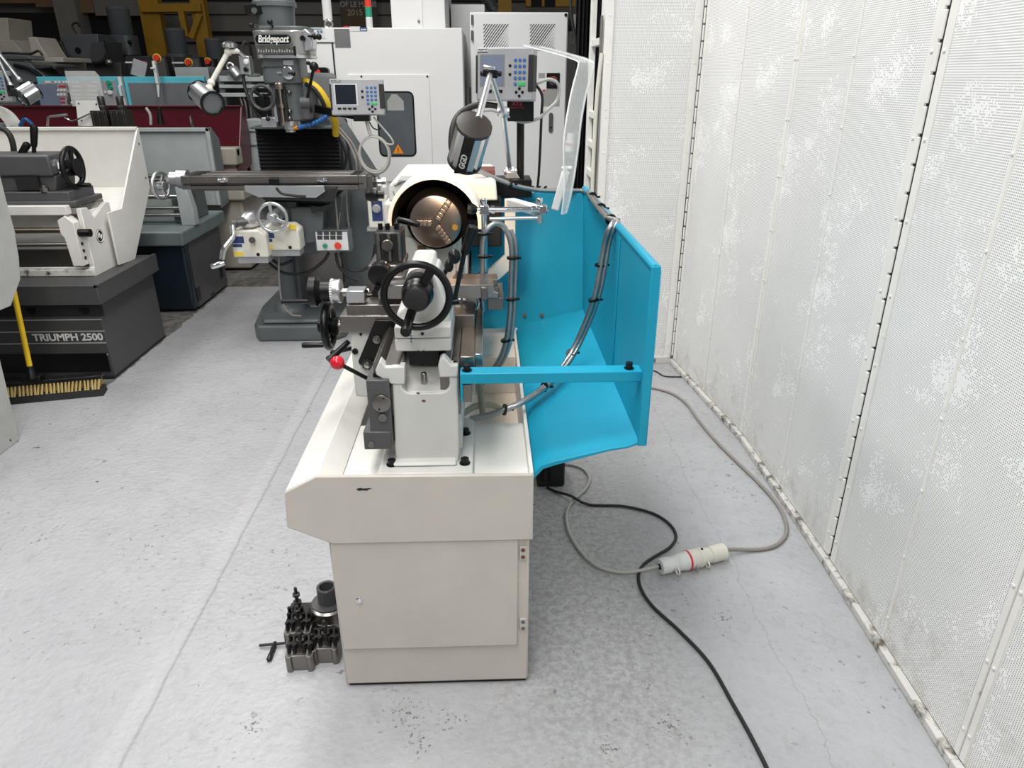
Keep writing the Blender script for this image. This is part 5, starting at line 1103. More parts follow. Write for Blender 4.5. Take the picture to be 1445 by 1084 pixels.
m = MB(); m.rev([(0, .026), (.008, .026), (.01, .02), (.022, .018)], (q.x, 4.416, q.z+.03), (0, -1, 0), 24); m.done('speed_knob', GREYPL, pf_)
m = MB(); m.rev([(0, .03), (.02, .04), (.04, .04), (.05, .025), (.09, .02)], (TX1+.01, 4.53, tz0+.02), (1, 0, 0), 24); m.done('table_dial', STEEL, mi)
m = MB(); m.box((q.x-.07, 4.43, q.z-.11), (q.x+.07, 4.56, q.z-.088)); m.done('feed_base', GREYPL, pf_)
# two ivory power-feed boxes with wheel and crank under the table
def feed(px0, px1, py0, py1, Y, nm):
    a, b = xz(px0, py1, Y), xz(px1, py0, Y); mm = MB()
    mm.prism([(a[0], a[1]), (b[0], a[1]), (b[0]+.0, b[1]-.03), (b[0]-.04, b[1]), (a[0]+.02, b[1]), (a[0], b[1]-.02)], 'y', Y, Y+.13); o = mm.done('power_feed', OFFWH, mi, .010, 3)
    mm = MB(); mm.box((a[0]+.02, Y+.01, a[1]-.035), (b[0]-.01, Y+.12, a[1])); mm.done('feed_base', GREYPL, o)
    mm = MB(); mm.box((a[0]+.004, Y-.002, b[1]-.075), (a[0]+.075, Y+.003, b[1]-.035)); mm.done('feed_label', LABELB, o)
    mm = MB(); mm.box((a[0]+.004, Y-.002, b[1]-.098), (a[0]+.06, Y+.003, b[1]-.08)); mm.done('feed_label', LABELB, o)
    mm = MB(); mm.box((a[0]+.006, Y-.003, a[1]+.012), (a[0]+.058, Y+.003, a[1]+.035)); mm.done('warning_sticker', YSTICK, o)
    mm = MB(); mm.rev([(0, .010), (.006, .010)], (b[0]-.06, Y+.001, a[1]+.02), (0, -1, 0), 14); mm.done('plug_hole', BLACK, o)
    return o
feed(330, 374, 325, 364, 4.24, 'a'); f2 = feed(372, 420, 318, 354, 4.30, 'b')
m = MB(); q = at(413, 320, Y=4.295); m.box((q.x-.022, 4.293, q.z-.016), (q.x+.018, 4.30, q.z+.014)); m.done('warning_sticker', YSTICK, f2)
q = at(357, 338, Y=4.235); m = MB(); m.rev([(0, .012), (.015, .018), (.03, .018)], (q.x, 4.24, q.z), (0, -1, 0), 18); m.done('feed_knob', TGREY, mi)
q = at(385, 307, Y=4.24); m = MB(); m.cyl((q.x, 4.24, q.z), (q.x, 4.6, q.z), .035, n=20); m.done('feed_shaft', ALU, mi)
w2 = wheel(mi, (q.x, 4.235, q.z), (0, 1, 0), .092, .010, ALU, 'saddle_handwheel', hub=.26, spokes=3, a0=1.2)
q = at(347, 312, Y=4.28); m = MB(); m.rev([(-.03, .03), (0, .05), (.05, .055), (.08, .05), (.20, .045)], (q.x, 4.28, q.z), (.35, 1, 0), 24); m.done('knee_dial', ALU, mi)
m = MB(); m.rev([(0, .018), (.06, .018), (.065, .024), (.09, .024)], (q.x+.02, 4.26, q.z), (-1, -.3, -.05), 16); m.done('knee_shaft', TGREY, mi)
p0, p1, p2, p3 = at(328, 318, Y=4.2), at(329, 333, Y=4.18), at(316, 352, Y=4.14), at(312, 372, Y=4.12)
m = MB(); m.tube([p0, p1, p1.lerp(p2, .5), p2, p3.lerp(p2, .3)], .016, 12); m.rev([(0, .012), (.02, .016), (.07, .017), (.08, .012)], at(317, 371, Y=4.1), (-1, -.25, -.25), 14); m.done('knee_crank', CHROME, mi)
# switch box
a, b = xz(446, 355, 4.48), xz(491, 325, 4.48)
m = MB(); m.box((a[0], 4.47, a[1]), (b[0]+.01, 4.56, b[1]+.005)); sw = m.done('switch_box', MGREY, mi, .006)
m = MB(); m.box((a[0]+.012, 4.466, a[1]+.010), (b[0]-.004, 4.472, b[1]-.008)); m.done('switch_face', WHITEPL, sw)
for k in range(8):
    px, py = 451+9.2*(k % 4), 329+6.5*(k//4); q = at(px, py, Y=4.465); m = MB(); m.box((q.x-.015, 4.464, q.z-.012), (q.x+.018, 4.468, q.z+.013)); m.done('label_plate', LABELG, sw)
for px, mt, r in ((459, GREEN, .015), (477, REDB, .022)):
    q = at(px, 346.5, Y=4.465); m = MB(); m.rev([(0, r*.8), (.008, r*.8), (.009, r), (.018, r*.9)], (q.x, 4.466, q.z), (0, -1, 0), 20); m.done('push_button', mt, sw)
# bellows and plate
m = MB(); a = xz(368, 240, 4.90); b = xz(476, 181, 4.90); n_ = 13
pl_ = []
for k in range(n_):
    z = b[1]-(b[1]-a[1]+.05)*k/n_; h_ = (b[1]-a[1]+.05)/n_; m.prism([(4.885, z), (4.90, z-h_*.5), (4.885, z-h_), (5.0, z-h_), (5.0, z)], 'x', a[0], b[0])
m.done('bellows', BLACKM, mi)
m = MB(); m.box((a[0]-.002, 4.80, b[1]+.002), (b[0]+.002, 5.05, b[1]+.016)); m.done('bellows_plate', MGREY, mi, .003)
# turret and ram
m = MB(); m.cyl((-1.20, 5.2, 1.34), (-1.20, 5.2, 1.46), .20, n=40); m.done('turret', MGREY, mi, .01)
m = MB(); m.box((-1.31, 4.82, 1.42), (-1.09, 5.75, 1.62)); m.done('ram', MGREY, mi, .03, 3)
# head
HYc = 4.68
hx = at(398, 100, Y=HYc).x
def HZ(py, Y=4.56): return at(400, py, Y=Y).z
def HX(px, py=100, Y=4.56): return at(px, py, Y=Y).x
m = MB(); m.rev([(0, .105), (.10, .112), (.102, .125), (.125, .125), (.13, .118), (.24, .118), (.243, .128), (.29, .118), (.30, .07)], (hx, HYc, HZ(36)), (0, 0, 1), 44); m.done('motor', MGREY, mi)
m = MB(); a = xz(351, 18, 4.62), xz(369, 9, 4.62); m.box((a[0][0]-.01, 4.58, a[0][1]-.01), (a[1][0]+.02, 4.64, a[1][1]+.01)); sx_ = m.done('motor_switch', BLACK, mi, .004); m = MB(); q = at(359, 15, Y=4.575); m.rev([(0, .016), (.012, .016)], (q.x, 4.58, q.z), (0, -1, 0), 16); m.done('switch_knob', TGREY, sx_)
hp = [(HX(357), 0), (HX(430), 0)]
x0, x1 = HX(356, 60), HX(433, 60); zt, zb = HZ(42), HZ(82)
m = MB()
def rrect(x0, x1, y0, y1, r, n=6):
    o = []
    for cx, cy, a0 in ((x1-r, y0+r, -90), (x1-r, y1-r, 0), (x0+r, y1-r, 90), (x0+r, y0+r, 180)):
        for k in range(n+1):
            a = math.radians(a0+90*k/n); o.append((cx+r*math.cos(a), cy+r*math.sin(a)))
    return o
m.prism(rrect(x0, x1, 4.55, 4.86, .09), 'z', zb+.012, zt, rrect(x0-.012, x1+.012, 4.54, 4.87, .10)); bh = m.done('belt_housing', mat('polished_grey_casting', (.34, .34, .33), .25, .5), mi, .01, 3)
m = MB(); m.prism(rrect(x0-.004, x1+.004, 4.545, 4.865, .09), 'z', zb, zb+.016); m.done('housing_rim', ALU, bh)
m = MB(); m.prism(rrect(x0+.0, x1, 4.555, 4.86, .09), 'z', zt, zt+.02); m.rev([(0, .10), (.03, .095), (.05, .07)], (hx, HYc, zt+.01), (0, 0, 1), 36); m.done('top_flange', MGREY, mi, .005)
a, b = xz(361.5, 62.5, 4.538), xz(410, 49, 4.538); cxm = (a[0]+b[0])/2; czm = (a[1]+b[1])/2
m = MB(); m.prism(rrect(a[0], b[0], a[1], b[1], (b[1]-a[1])*.48), 'y', 4.532, 4.552); bd = m.done('name_plate', BLACK, mi, .001)
m = MB(); m.prism(rrect(a[0]-.006, b[0]+.006, a[1]-.006, b[1]+.006, (b[1]-a[1])*.52), 'y', 4.535, 4.551); m.done('plate_border', CHROME, bd)
txt('plate_lettering', 'Bridgeport', LABELW, bd, (cxm, 4.5312, czm+.002), FRONT, .052, bold=.0012, shear=.25, xs=.76)
m = MB(); m.box((a[0]+.03, 4.5305, a[1]+.010), (b[0]-.02, 4.5315, a[1]+.013)); m.done('plate_underline', LABELW, bd)
for px0, px1, nm in ((364, 381, 'a'), (382.5, 414, 'b')):
    p, q = xz(px0, 76, 4.538), xz(px1, 67, 4.538); m = MB(); m.box((p[0], 4.533, p[1]), (q[0], 4.55, q[1])); dp = m.done('data_plate', LABELG, mi)
    m = MB()
    nb = 5 if nm == 'a' else 9
    for k in range(nb):
        xx = p[0]+(q[0]-p[0])*(k+.5)/nb; m.box((xx-.003, 4.5322, p[1]+.008), (xx+.003, 4.5335, q[1]-.008-(k % 3)*.004))
    m.done('plate_marks', LABELM, dp)
m = MB(); q = at(416, 72, Y=4.54); m.box((q.x-.005, 4.534, q.z-.025), (q.x+.005, 4.55, q.z+.025)); m.done('speed_window', BLACK, mi)
# knobs around the top
def ball_lever(px0, py0, px1, py1, Y0_, Y1_, r, R_, nm='ball_lever'):
    p, q = at(px0, py0, Y=Y0_), at(px1, py1, Y=Y1_); mm = MB(); mm.cyl(p, q, r, n=10); mm.sph(q, R_, n=16); return mm.done(nm, BLACK, mi)
ball_lever(385, 38, 381, 31, 4.56, 4.52, .006, .016); ball_lever(372, 36, 355, 36, 4.58, 4.56, .005, .014); ball_lever(432, 51, 443, 51, 4.58, 4.56, .006, .013); ball_lever(443, 54, 450, 52, 4.56, 4.53, .008, .017)
m = MB(); q = at(426, 56, Y=4.55); m.prism([(q.x, q.z-.06), (q.x+.05, q.z-.05), (q.x+.055, q.z+.03), (q.x+.02, q.z+.06), (q.x, q.z+.05)], 'y', 4.57, 4.70); m.done('gear_cover', ALU, mi, .008); m = MB(); m.rev([(0, .014), (.02, .014)], (q.x+.005, 4.57, q.z+.008), (0, -1, 0), 14); m.done('selector', BLACK, mi)
# quill housing
m = MB(); m.prism(rrect(HX(366, 100), HX(421, 100), 4.58, 4.84, .05), 'z', HZ(118), zb+.004); m.done('gear_housing', MGREY, mi, .008, 3)
m = MB(); a, b = xz(400, 92, 4.57), xz(413, 85, 4.57); m.box((a[0], 4.573, a[1]), (b[0], 4.582, b[1])); sp_ = m.done('selector_plate', ALU, mi, .001)
m = MB(); m.box((HX(368), 4.57, HZ(94, 4.57)), (HX(399), 4.585, HZ(92.5, 4.57))); m.done('casting_line', TGREY, mi)
q = at(406, 103, Y=4.56); m = MB(); m.rev([(0, .035), (.02, .035), (.022, .03)], (q.x, 4.58, q.z), (0, -1, 0), 26); fk = m.done('feed_selector', CHROME, mi); p = at(414, 104, Y=4.54); m = MB(); m.cyl((q.x, 4.565, q.z), p, .006, n=8); m.sph(p, .013, n=14); m.done('selector_knob', BLACK, fk)
m = MB(); m.box((HX(390, 103), 4.574, HZ(104)), (HX(398, 103), 4.582, HZ(101))); m.done('small_plate', ALU, mi)
m = MB(); m.prism(rrect(HX(374, 130), HX(425, 130), 4.60, 4.86, .07), 'z', HZ(172), HZ(116)); m.done('quill_housing', MGREY, mi, .012, 3)
m = MB(); m.prism([xz(400, 118, 4.60), xz(432, 115, 4.60), xz(446, 130, 4.60), xz(447, 160, 4.60), xz(425, 172, 4.60), xz(402, 172, 4.60)], 'y', 4.64, 4.86); m.done('feed_casting', MGREY, mi, .012, 3)
q = at(397, 150, Y=4.56)
m = MB(); m.box((q.x-.030, 4.575, HZ(172)), (q.x+.03, 4.60, HZ(122))); m.done('stop_slot', BLACKM, mi)
m = MB(); m.cyl((q.x, 4.565, HZ(175)), (q.x, 4.565, HZ(120)), .011, n=14); m.rev([(0, .026), (.03, .028), (.035, .024)], (q.x, 4.565, HZ(126)), (0, 0, 1), 18); m.rev([(0, .020), (.02, .02)], (q.x, 4.565, HZ(152)), (0, 0, 1), 16); m.done('depth_stop', STEELB, mi)
m = MB(); m.box((HX(386, 155), 4.565, HZ(172)), (HX(390, 155), 4.58, HZ(134))); m.done('depth_scale', ALU, mi)
m = MB(); m.rev([(0, .052), (.02, .05), (.022, .038), (.05, .036), (.055, .03), (.065, .03)], (HX(402, 176), 4.68, HZ(172)), (0, 0, -1), 28); m.done('spindle', ALU, mi)
m = MB(); m.cyl((HX(402, 176), 4.68, HZ(178)), (HX(402, 176), 4.68, HZ(160)), .062, n=28); m.done('quill', ALU, mi)
for px, py in ((408, 130), (409, 157), (409, 167)): q = at(px, py, Y=4.59); m = MB(); m.sph(q, .014, n=12); m.done('cap_nut', STEELD, mi)
q = at(370.5, 137.5, Y=4.55)
hw2 = wheel(mi, q, (0, 1, 0), .076, .010, BLACK, 'quill_handwheel', hub=.26, spokes=3, a0=.4)
m = MB(); m.torus(q, (0, 1, 0), .066, .0105, 40, 8); m.done('wheel_rim', TGREY, hw2)
m = MB(); m.box((HX(367, 172), 4.58, HZ(180)), (HX(388, 172), 4.72, HZ(166))); m.done('quill_bracket', ALU, mi, .004)
ball_lever(377, 160, 378, 168, 4.56, 4.54, .005, .013)
# feed handle with large ball
q = at(431, 145, Y=4.52); m = MB(); m.cyl((q.x-.03, 4.53, q.z), (q.x+.03, 4.53, q.z), .032, n=22); m.box((q.x-.025, 4.52, q.z-.09), (q.x+.02, 4.60, q.z)); m.done('feed_handle_hub', TGREY, mi, .003)
p0, p1 = at(434, 138, Y=4.52), at(443, 94, Y=4.46); m = MB(); m.cyl(p0, p1, .009, n=12); fh_ = m.done('feed_handle', BLACK, mi); m = MB(); m.sph(p1, .026, n=22); m.done('handle_ball', BLACK, fh_); ball_lever(443, 94, 435, 89, 4.50, 4.48, .006, .012)
# yellow hose, blue segmented coolant hose, readout with arm
m = MB(); m.tube([at(424, 115, Y=4.72), at(434, 116, Y=4.66), at(447, 124, Y=4.62), at(457, 137, Y=4.62), at(466, 156, Y=4.64), at(473, 172, Y=4.68), at(474, 190, Y=4.75)], .022, 12); m.done('air_hose', YELLOWH, mi)
m = MB(); m.tube([at(432, 118, Y=4.64), at(444, 126, Y=4.60), at(455, 143, Y=4.60), at(461, 160, Y=4.62)], .012, 8); m.done('signal_cable', RUBBER, mi)
P = smooth_path([at(421, 180, Y=4.6), at(434, 177, Y=4.58), at(450, 171, Y=4.57), at(465, 161, Y=4.56)], .02); m = MB()
for k, (p, q) in enumerate(zip(P, P[1:])): m.rev([(0, .010), (.004, .015), ((q-p).length*.6, .015), ((q-p).length, .010)], p, q-p, 10)
ch_ = m.done('coolant_hose', BLUEH, mi); m = MB(); m.rev([(0, .014), (.03, .008)], P[0], P[0]-P[1], 12); m.done('hose_nozzle', ORANGE, ch_)
m = MB(); m.bar(at(446, 153, Y=4.62), at(475, 160, Y=4.52), .03, .045); m.bar(at(475, 160, Y=4.52), at(508, 166, Y=4.47), .03, .03); a, b = xz(500, 171, 4.46), xz(522, 161, 4.46); m.box((a[0], 4.43, a[1]), (b[0], 4.50, b[1])); m.done('readout_arm', BLACK, mi, .004)
q = at(504.5, 137, Y=4.45); readout(mi, 'digital_readout', .305, .195, .05, (q.x, 4.44, q.z), .06, -.12, SCREEN)
# bundled readout cables
def loop(par, nm, px, py, R_, r, Y, mt, n, squash=1.0):
    for k in range(n):
        c = at(px+random.uniform(-1.5, 1.5), py+random.uniform(-2, 2), Y=Y+.008*k); rr = R_*random.uniform(.86, 1.06); mm = MB()
        mm.tube([(c.x+rr*.85*math.cos(t*math.pi/9), Y+.010*k, c.z+rr*squash*math.sin(t*math.pi/9)) for t in range(19)], r, 8); mm.done(nm, mt, par)
loop(mi, 'coiled_cable', 529, 219, .105, .0055, 4.46, CABLEL, 3)
m = MB(); m.tube([at(517, 170, Y=4.47), at(521, 185, Y=4.47), at(525, 194, Y=4.47)], .010, 10); m.done('cable_run', CABLEL, mi)
m = MB(); m.tube([at(527, 165, Y=4.47), at(538, 178, Y=4.47), at(552, 195, Y=4.47), at(555, 203, Y=4.47), at(546, 203, Y=4.47), at(534, 196, Y=4.47)], .0055, 8); m.done('cable_run', CABLEL, mi)
m = MB(); m.tube([at(521, 172, Y=4.48), at(527, 181, Y=4.48), at(535, 183, Y=4.48), at(538, 178, Y=4.48)], .004, 8); m.done('cable_run', RUBBER, mi)
for o_ in (0, 5):
    m = MB(); m.tube([at(470+o_, 176, Y=4.80), at(482+o_, 190, Y=4.78), at(493+o_, 204, Y=4.75), at(502+o_, 225, Y=4.72), at(504+o_, 243, Y=4.72)], .0075, 8); m.done('cable_run', CABLEG, mi)
for o_ in (0, 7):
    m = MB(); m.tube([at(476+o_, 186, Y=4.95), at(484+o_, 205, Y=4.93), at(489+o_*.6, 222, Y=4.92), at(483+o_*2, 245, Y=4.92)], .009, 8); m.done('cable_run', RUBBER, mi)
m = MB(); m.tube([at(352, 95, Y=4.6), at(345, 80, Y=4.62), at(343, 105, Y=4.58), at(347, 128, Y=4.56), at(356, 150, Y=4.56), at(370, 168, Y=4.6)], .010, 10); m.done('lamp_cable', RUBBER, mi)
for pts in ([(372, 365), (400, 385), (432, 385), (455, 370), (464, 357)], [(378, 362), (395, 373), (412, 368)], [(474, 357), (478, 375), (492, 390), (506, 396)], [(480, 357), (490, 378), (508, 382), (524, 372), (530, 345)]):
    m = MB(); m.tube([at(px, py, Y=4.52) for px, py in pts], .010, 10); m.done('power_lead', RUBBER, mi)
m = MB(); m.tube([at(393, 360, Y=4.42), at(394, 395, Y=4.42), at(398, 425, Y=4.42), at(410, 443, Y=4.42), at(425, 446, Y=4.45)], .006, 8); m.done('oil_line', CABLEG, mi)
m = MB(); m.tube([at(472, 270, Y=4.5), at(475, 300, Y=4.5), at(477, 325, Y=4.5)], .006, 8); m.tube([at(477, 325, Y=4.5), at(480, 300, Y=4.52)], .004, 6, False); m.done('switch_lead', CABLEG, mi)
m = MB(); a = at(488, 280, Y=4.7); m.tube([at(488, 270, Y=4.7), at(490, 300, Y=4.72), at(493, 325, Y=4.75)], .006, 8); m.done('switch_lead', CABLEL, mi)
a, b = xz(440, 301, 4.44), xz(467, 286, 4.44); m = MB(); m.prism([(a[0], a[1]), (b[0]-.02, a[1]+.02), (b[0], b[1]), (a[0]+.06, b[1]-.02), (a[0], a[1]+.05)], 'y', 4.43, 4.49); m.done('lock_lever', OXIDE, mi, .004)
# halogen lamp on a jointed arm at the mill's left
lamp_arm(mi, [at(336, 72, Y=4.5), at(322, 73, Y=4.5), at(298, 117, Y=4.46), at(295, 125, Y=4.44)], .014, OFFWH)
lamp_barrel(mi, at(281, 130, Y=4.52), at(300, 146, Y=4.38), .066, SMOKE)
m = MB(); q = at(324, 67, Y=4.5); m.rev([(0, .04), (.02, .044), (.03, .03)], q, (0, 0, 1), 20); m.done('lamp_pivot', CHROME, mi)
a, b = xz(342, 105, 4.56), xz(353, 79, 4.56); m = MB(); m.box((a[0], 4.53, a[1]), (b[0], 4.60, b[1])); sb = m.done('lamp_switch', ALU, mi, .003)
for py, mt in ((87, WHITEPL), (98, BLACK)): q = at(347.5, py, Y=4.528); m = MB(); m.rev([(0, .014), (.012, .014), (.014, .01)], (q.x, 4.531, q.z), (0, -1, 0), 16); m.done('switch_button', mt, sb)
m = MB(); m.cyl(at(336, 72, Y=4.5), at(345, 80, Y=4.56), .010, n=10); m.cyl(at(350, 106, Y=4.56), at(366, 106, Y=4.62), .010, n=10); m.done('lamp_bracket', ALU, mi)
m = MB(); m.tube([at(343, 79, Y=4.6), at(342, 66, Y=4.6), at(346, 59, Y=4.6), at(352, 64, Y=4.62), at(356, 82, Y=4.66)], .008, 8); m.done('lamp_cable', RUBBER, mi)

# ================================================================== MACHINING CENTRE
vm = thing('machining_centre', 'large white enclosed machining centre with a tinted side window', 'machining centre', (-.7, 6.8, 0))
VY = 6.0; vz = at(560, 39, Y=VY).z; vx1 = at(653.5, 100, Y=VY).x
m = MB(); m.box((-1.36, VY, .03), (vx1, 7.9, vz)); en = m.done('enclosure', VMCW, vm, .008)
m = MB(); m.box((-1.34, VY+.02, 0), (vx1-.02, 7.88, .05)); m.done('plinth', BLACKM, vm)
a, b = xz(507, 300, VY), xz(605.5, 105, VY); a = (a[0], at(600, 256, Y=VY).z)
m = MB(); m.box((a[0], VY-.012, a[1]), (b[0], VY+.002, b[1])); sp2 = m.done('side_panel', VMCW, vm, .004)
for px, py in ((510, 108), (603, 108), (603, 253)): q = at(px, py, Y=VY-.012); m = MB(); m.rev([(0, .008), (.004, .007)], (q.x, VY-.012, q.z), (0, -1, 0), 10); m.done('panel_screw', BLACK, sp2)
a, b = xz(538, 219, VY-.012), xz(581.5, 131, VY-.012)
m = MB(); m.prism(rrect(a[0], b[0], a[1], b[1], .035), 'y', VY-.018, VY-.008); wn_ = m.done('window', TINT, vm)
m = MB(); m.prism(rrect(a[0]-.012, b[0]+.012, a[1]-.012, b[1]+.012, .045), 'y', VY-.015, VY-.010); m.done('window_seal', BLACK, wn_)
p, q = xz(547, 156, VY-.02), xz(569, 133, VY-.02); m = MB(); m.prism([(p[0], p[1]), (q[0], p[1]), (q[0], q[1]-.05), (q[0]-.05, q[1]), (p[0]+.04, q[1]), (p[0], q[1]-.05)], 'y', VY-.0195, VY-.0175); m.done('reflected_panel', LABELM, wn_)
q = at(562, 212, Y=VY-.02); m = MB(); m.prism([(q.x-.042, q.z-.025), (q.x+.042, q.z-.025), (q.x, q.z+.045)], 'y', VY-.0215, VY-.0178); wt = m.done('warning_triangle', ORANGE, wn_)
m = MB(); m.box((q.x-.004, VY-.0225, q.z-.006), (q.x+.004, VY-.021, q.z+.022)); m.box((q.x-.004, VY-.0225, q.z-.018), (q.x+.004, VY-.021, q.z-.010)); m.done('exclamation_mark', LABELG, wt)
m = MB(); p = at(474, 115, Y=VY); m.box((p.x-.006, VY-.004, at(474, 180, Y=VY).z), (p.x+.006, VY+.002, at(474, 61, Y=VY).z)); m.done('door_gap', BLACKM, vm)
m = MB(); p = at(430, 60, Y=VY); m.box((p.x, VY-.006, p.z-.004), (at(472, 60, Y=VY).x, VY+.002, p.z+.004)); m.done('panel_seam', TGREY, vm)
p, q = xz(473.5, 67, VY), xz(493, 40, VY); m = MB(); m.box((p[0], VY-.004, p[1]), (q[0], VY+.002, q[1]-.004)); m.done('data_plate', mat('dark_data_plate', (.16, .165, .165), .4), vm)
p, q = xz(494, 44, VY), xz(508, 37.5, VY); m = MB(); m.box((p[0], VY-.003, p[1]), (q[0], VY+.002, q[1])); m.done('paper_label', WHITEPL, vm)
p, q = xz(508, 44, VY), xz(518, 39, VY); m = MB(); m.box((p[0], VY-.003, p[1]), (q[0], VY+.002, q[1])); lb_ = m.done('paper_label', BLUEK, vm); m = MB(); m.box((p[0]+.006, VY-.004, p[1]+.006), (q[0]-.006, VY-.002, q[1]-.010)); m.done('label_text_area', WHITEPL, lb_)
p, q = xz(442, 54, VY), xz(458, 39, VY); m = MB(); m.box((p[0], VY-.004, p[1]), (q[0], VY+.002, q[1])); bp_ = m.done('button_panel', WHITEPL, vm)
for px, py, mt in ((449, 44.5, SCREENB), (453.5, 44.5, SCREENB), (443, 51, BLACK), (450, 51.5, BLACK)): w_ = at(px, py, Y=VY-.004); m = MB(); m.box((w_.x-.009, VY-.007, w_.z-.008), (w_.x+.009, VY-.003, w_.z+.008)); m.done('button', mt, bp_)
m = MB(); p = at(447, 41, Y=VY-.004); m.box((p.x-.03, VY-.0055, p.z-.002), (p.x+.04, VY-.0035, p.z+.003)); m.done('printed_line', BLUEK, bp_)
def stack(px, segs, Y, r):
    o = None; zb_ = vz
    for k, (h_, mt) in enumerate(segs):
        mm = MB(); mm.cyl((px, Y, zb_), (px, Y, zb_+h_), r, n=22); s_ = mm.done('signal_tower' if k == 0 else 'lens', mt, vm if k == 0 else o); o = o or s_; zb_ += h_
    return o
stack(at(463, 30, Y=6.2).x, [(.05, STEELD), (.01, BLACK), (.14, WHITEPL), (.11, GREEN)], 6.2, .035)
stack(at(521, 30, Y=6.3).x, [(.09, WHITEPL), (.07, GREEN), (.09, REDB), (.06, WHITEPL)], 6.3, .026)
m = MB(); p = at(463, 31, Y=6.12); m.torus((p.x, 6.12, vz+.03), (0, 1, 0), .028, .010, 20, 8); m.done('lifting_eye', STEEL, vm)
m = MB(); p = at(497, 36, Y=6.3); m.tube([(p.x-.09, 6.3, vz+.006), (p.x-.05, 6.3, vz+.02), (p.x, 6.3, vz+.012)], .008, 6); m.box((p.x-.01, 6.28, vz), (p.x+.05, 6.34, vz+.02)); m.done('loose_strap', REDP, vm)
m = MB(); m.box((at(552, 20, Y=6.35).x, 6.35, vz-.05), (at(628, 20, Y=6.35).x, 7.7, 3.0)); m.box((at(595, 20, Y=6.3).x-.004, 6.34, vz), (at(595, 20, Y=6.3).x+.004, 6.36, 3.0)); cl_ = m.done('column_cover', VMCW, vm, .006)
p = at(591, 30, Y=6.34); m = MB(); m.rev([(0, .010), (.012, .010)], (p.x, 6.35, p.z), (0, -1, 0), 12); m.done('cover_screw', STEELD, cl_)
m = MB(); m.box((at(636, 20, Y=7.15).x, 7.15, 1.5), (at(684, 20, Y=7.15).x, 7.6, at(660, 6, Y=7.15).z)); m.done('rear_cover', VMCW, vm, .006)
m = MB(); m.tube([at(683, -8, Y=7.2), at(690, 2, Y=7.2), at(697, 14, Y=7.2)], .05, 12, True, .02, .06); m.done('flexible_duct', RUBBER, vm)
ball_lever_q = at(485, 172, Y=5.95); m = MB(); m.cyl(at(476, 170, Y=5.99), ball_lever_q, .014, n=12); m.sph(ball_lever_q, .03, n=16); m.done('door_knob', BLACK, vm)
a, b = xz(445, 134, 5.9), xz(462, 95, 5.9)
pd = thing('hand_pendant', 'black hand-held control pendant with a red stop button hanging on the white machining centre', 'pendant', ((a[0]+b[0])/2, 5.95, a[1]))
mid = (a[1]+b[1])/2
m = MB(); m.prism(rrect(a[0], b[0], mid+.01, b[1], .025), 'y', 5.92, 5.985); m.prism(rrect(a[0]+.01, b[0]+.005, a[1], mid+.005, .02), 'y', 5.92, 5.985); m.done('case', BLACK, pd, .005)
p = at(448, 103, Y=5.92); m = MB(); m.rev([(0, .018), (.01, .018), (.012, .027), (.024, .022)], (p.x, 5.92, p.z), (0, -1, 0), 18); m.done('stop_button', REDB, pd)
p = at(454, 124, Y=5.92); m = MB(); m.rev([(0, .035), (.014, .033)], (p.x, 5.92, p.z), (0, -1, 0), 20); m.done('jog_wheel', TGREY, pd)

# ================================================================== ELECTRICAL CABINET
ec = thing('electrical_cabinet', 'tall pale grey electrical cabinet with two slanted-slot vents', 'cabinet', (.28, 6.6, 0))
EY = 6.3; ex0, ex1 = at(668, 100, Y=EY).x, at(801, 60, Y=EY).x; ez = at(730, 17, Y=EY).z
m = MB(); m.box((ex0-.02, EY+.012, .02), (ex1, 7.1, ez)); m.done('body', VMCW2, ec, .006)
m = MB(); m.box((at(669, 60, Y=EY).x, EY-.004, .12), (ex1-.008, EY+.014, ez-.008)); ed = m.done('cabinet_door', VMCW2, ec, .004)
m = MB(); m.box((ex0-.01, EY+.03, 0), (ex1-.01, 7.08, .03)); m.done('plinth', BLACKM, ec)
for x0p, x1p in ((682, 718.5), (747, 784)):
    p, q = xz(x0p, 72, EY-.004), xz(x1p, 34, EY-.004); m = MB(); w_, h_ = q[0]-p[0], q[1]-p[1]; N = 10; sl = .8
    for k in range(-9, N+1):
        # diagonal slot clipped to the vent rectangle
        s0 = p[0]+w_*k/N; pts = []
        za, zb2 = 0.0, h_; xa_, xb_ = s0, s0+h_*sl
        if xb_ <= p[0] or xa_ >= q[0]: continue
        if xa_ < p[0]: za = (p[0]-xa_)/sl; xa_ = p[0]
        if xb_ > q[0]: zb2 = (q[0]-s0)/sl; xb_ = q[0]
        if zb2-za < .01: continue
        t_ = .0085
        m.prism([(xa_, p[1]+za), (min(q[0], xa_+t_), p[1]+za), (min(q[0], xb_+t_), p[1]+zb2), (xb_, p[1]+zb2)], 'y', EY-.0055, EY-.002)
    m.done('vent', BLACKM, ed)
p, q = xz(771, 125, EY-.004), xz(790, 103, EY-.004); m = MB(); m.box((p[0], EY-.012, p[1]), (q[0], EY, q[1])); ds = m.done('main_switch', BLACK, ed, .002)
cxs, czs = (p[0]+q[0])/2, (p[1]+q[1])/2
m = MB(); m.rev([(0, .035), (.01, .034), (.011, .02), (.03, .018)], (cxs, EY-.012, czs), (0, -1, 0), 24); m.done('rotary_knob', TGREY, ds)
m = MB(); m.arc(cxs, czs, .028, .034, .3, 2.8, EY-.0235, EY-.0215, 16); m.done('red_arc', REDB, ds)
p, q = xz(765, 150, EY-.004), xz(790, 126, EY-.004); m = MB(); m.box((p[0], EY-.006, p[1]), (q[0], EY-.003, q[1])); ip = m.done('data_plate', LABELM, ed)
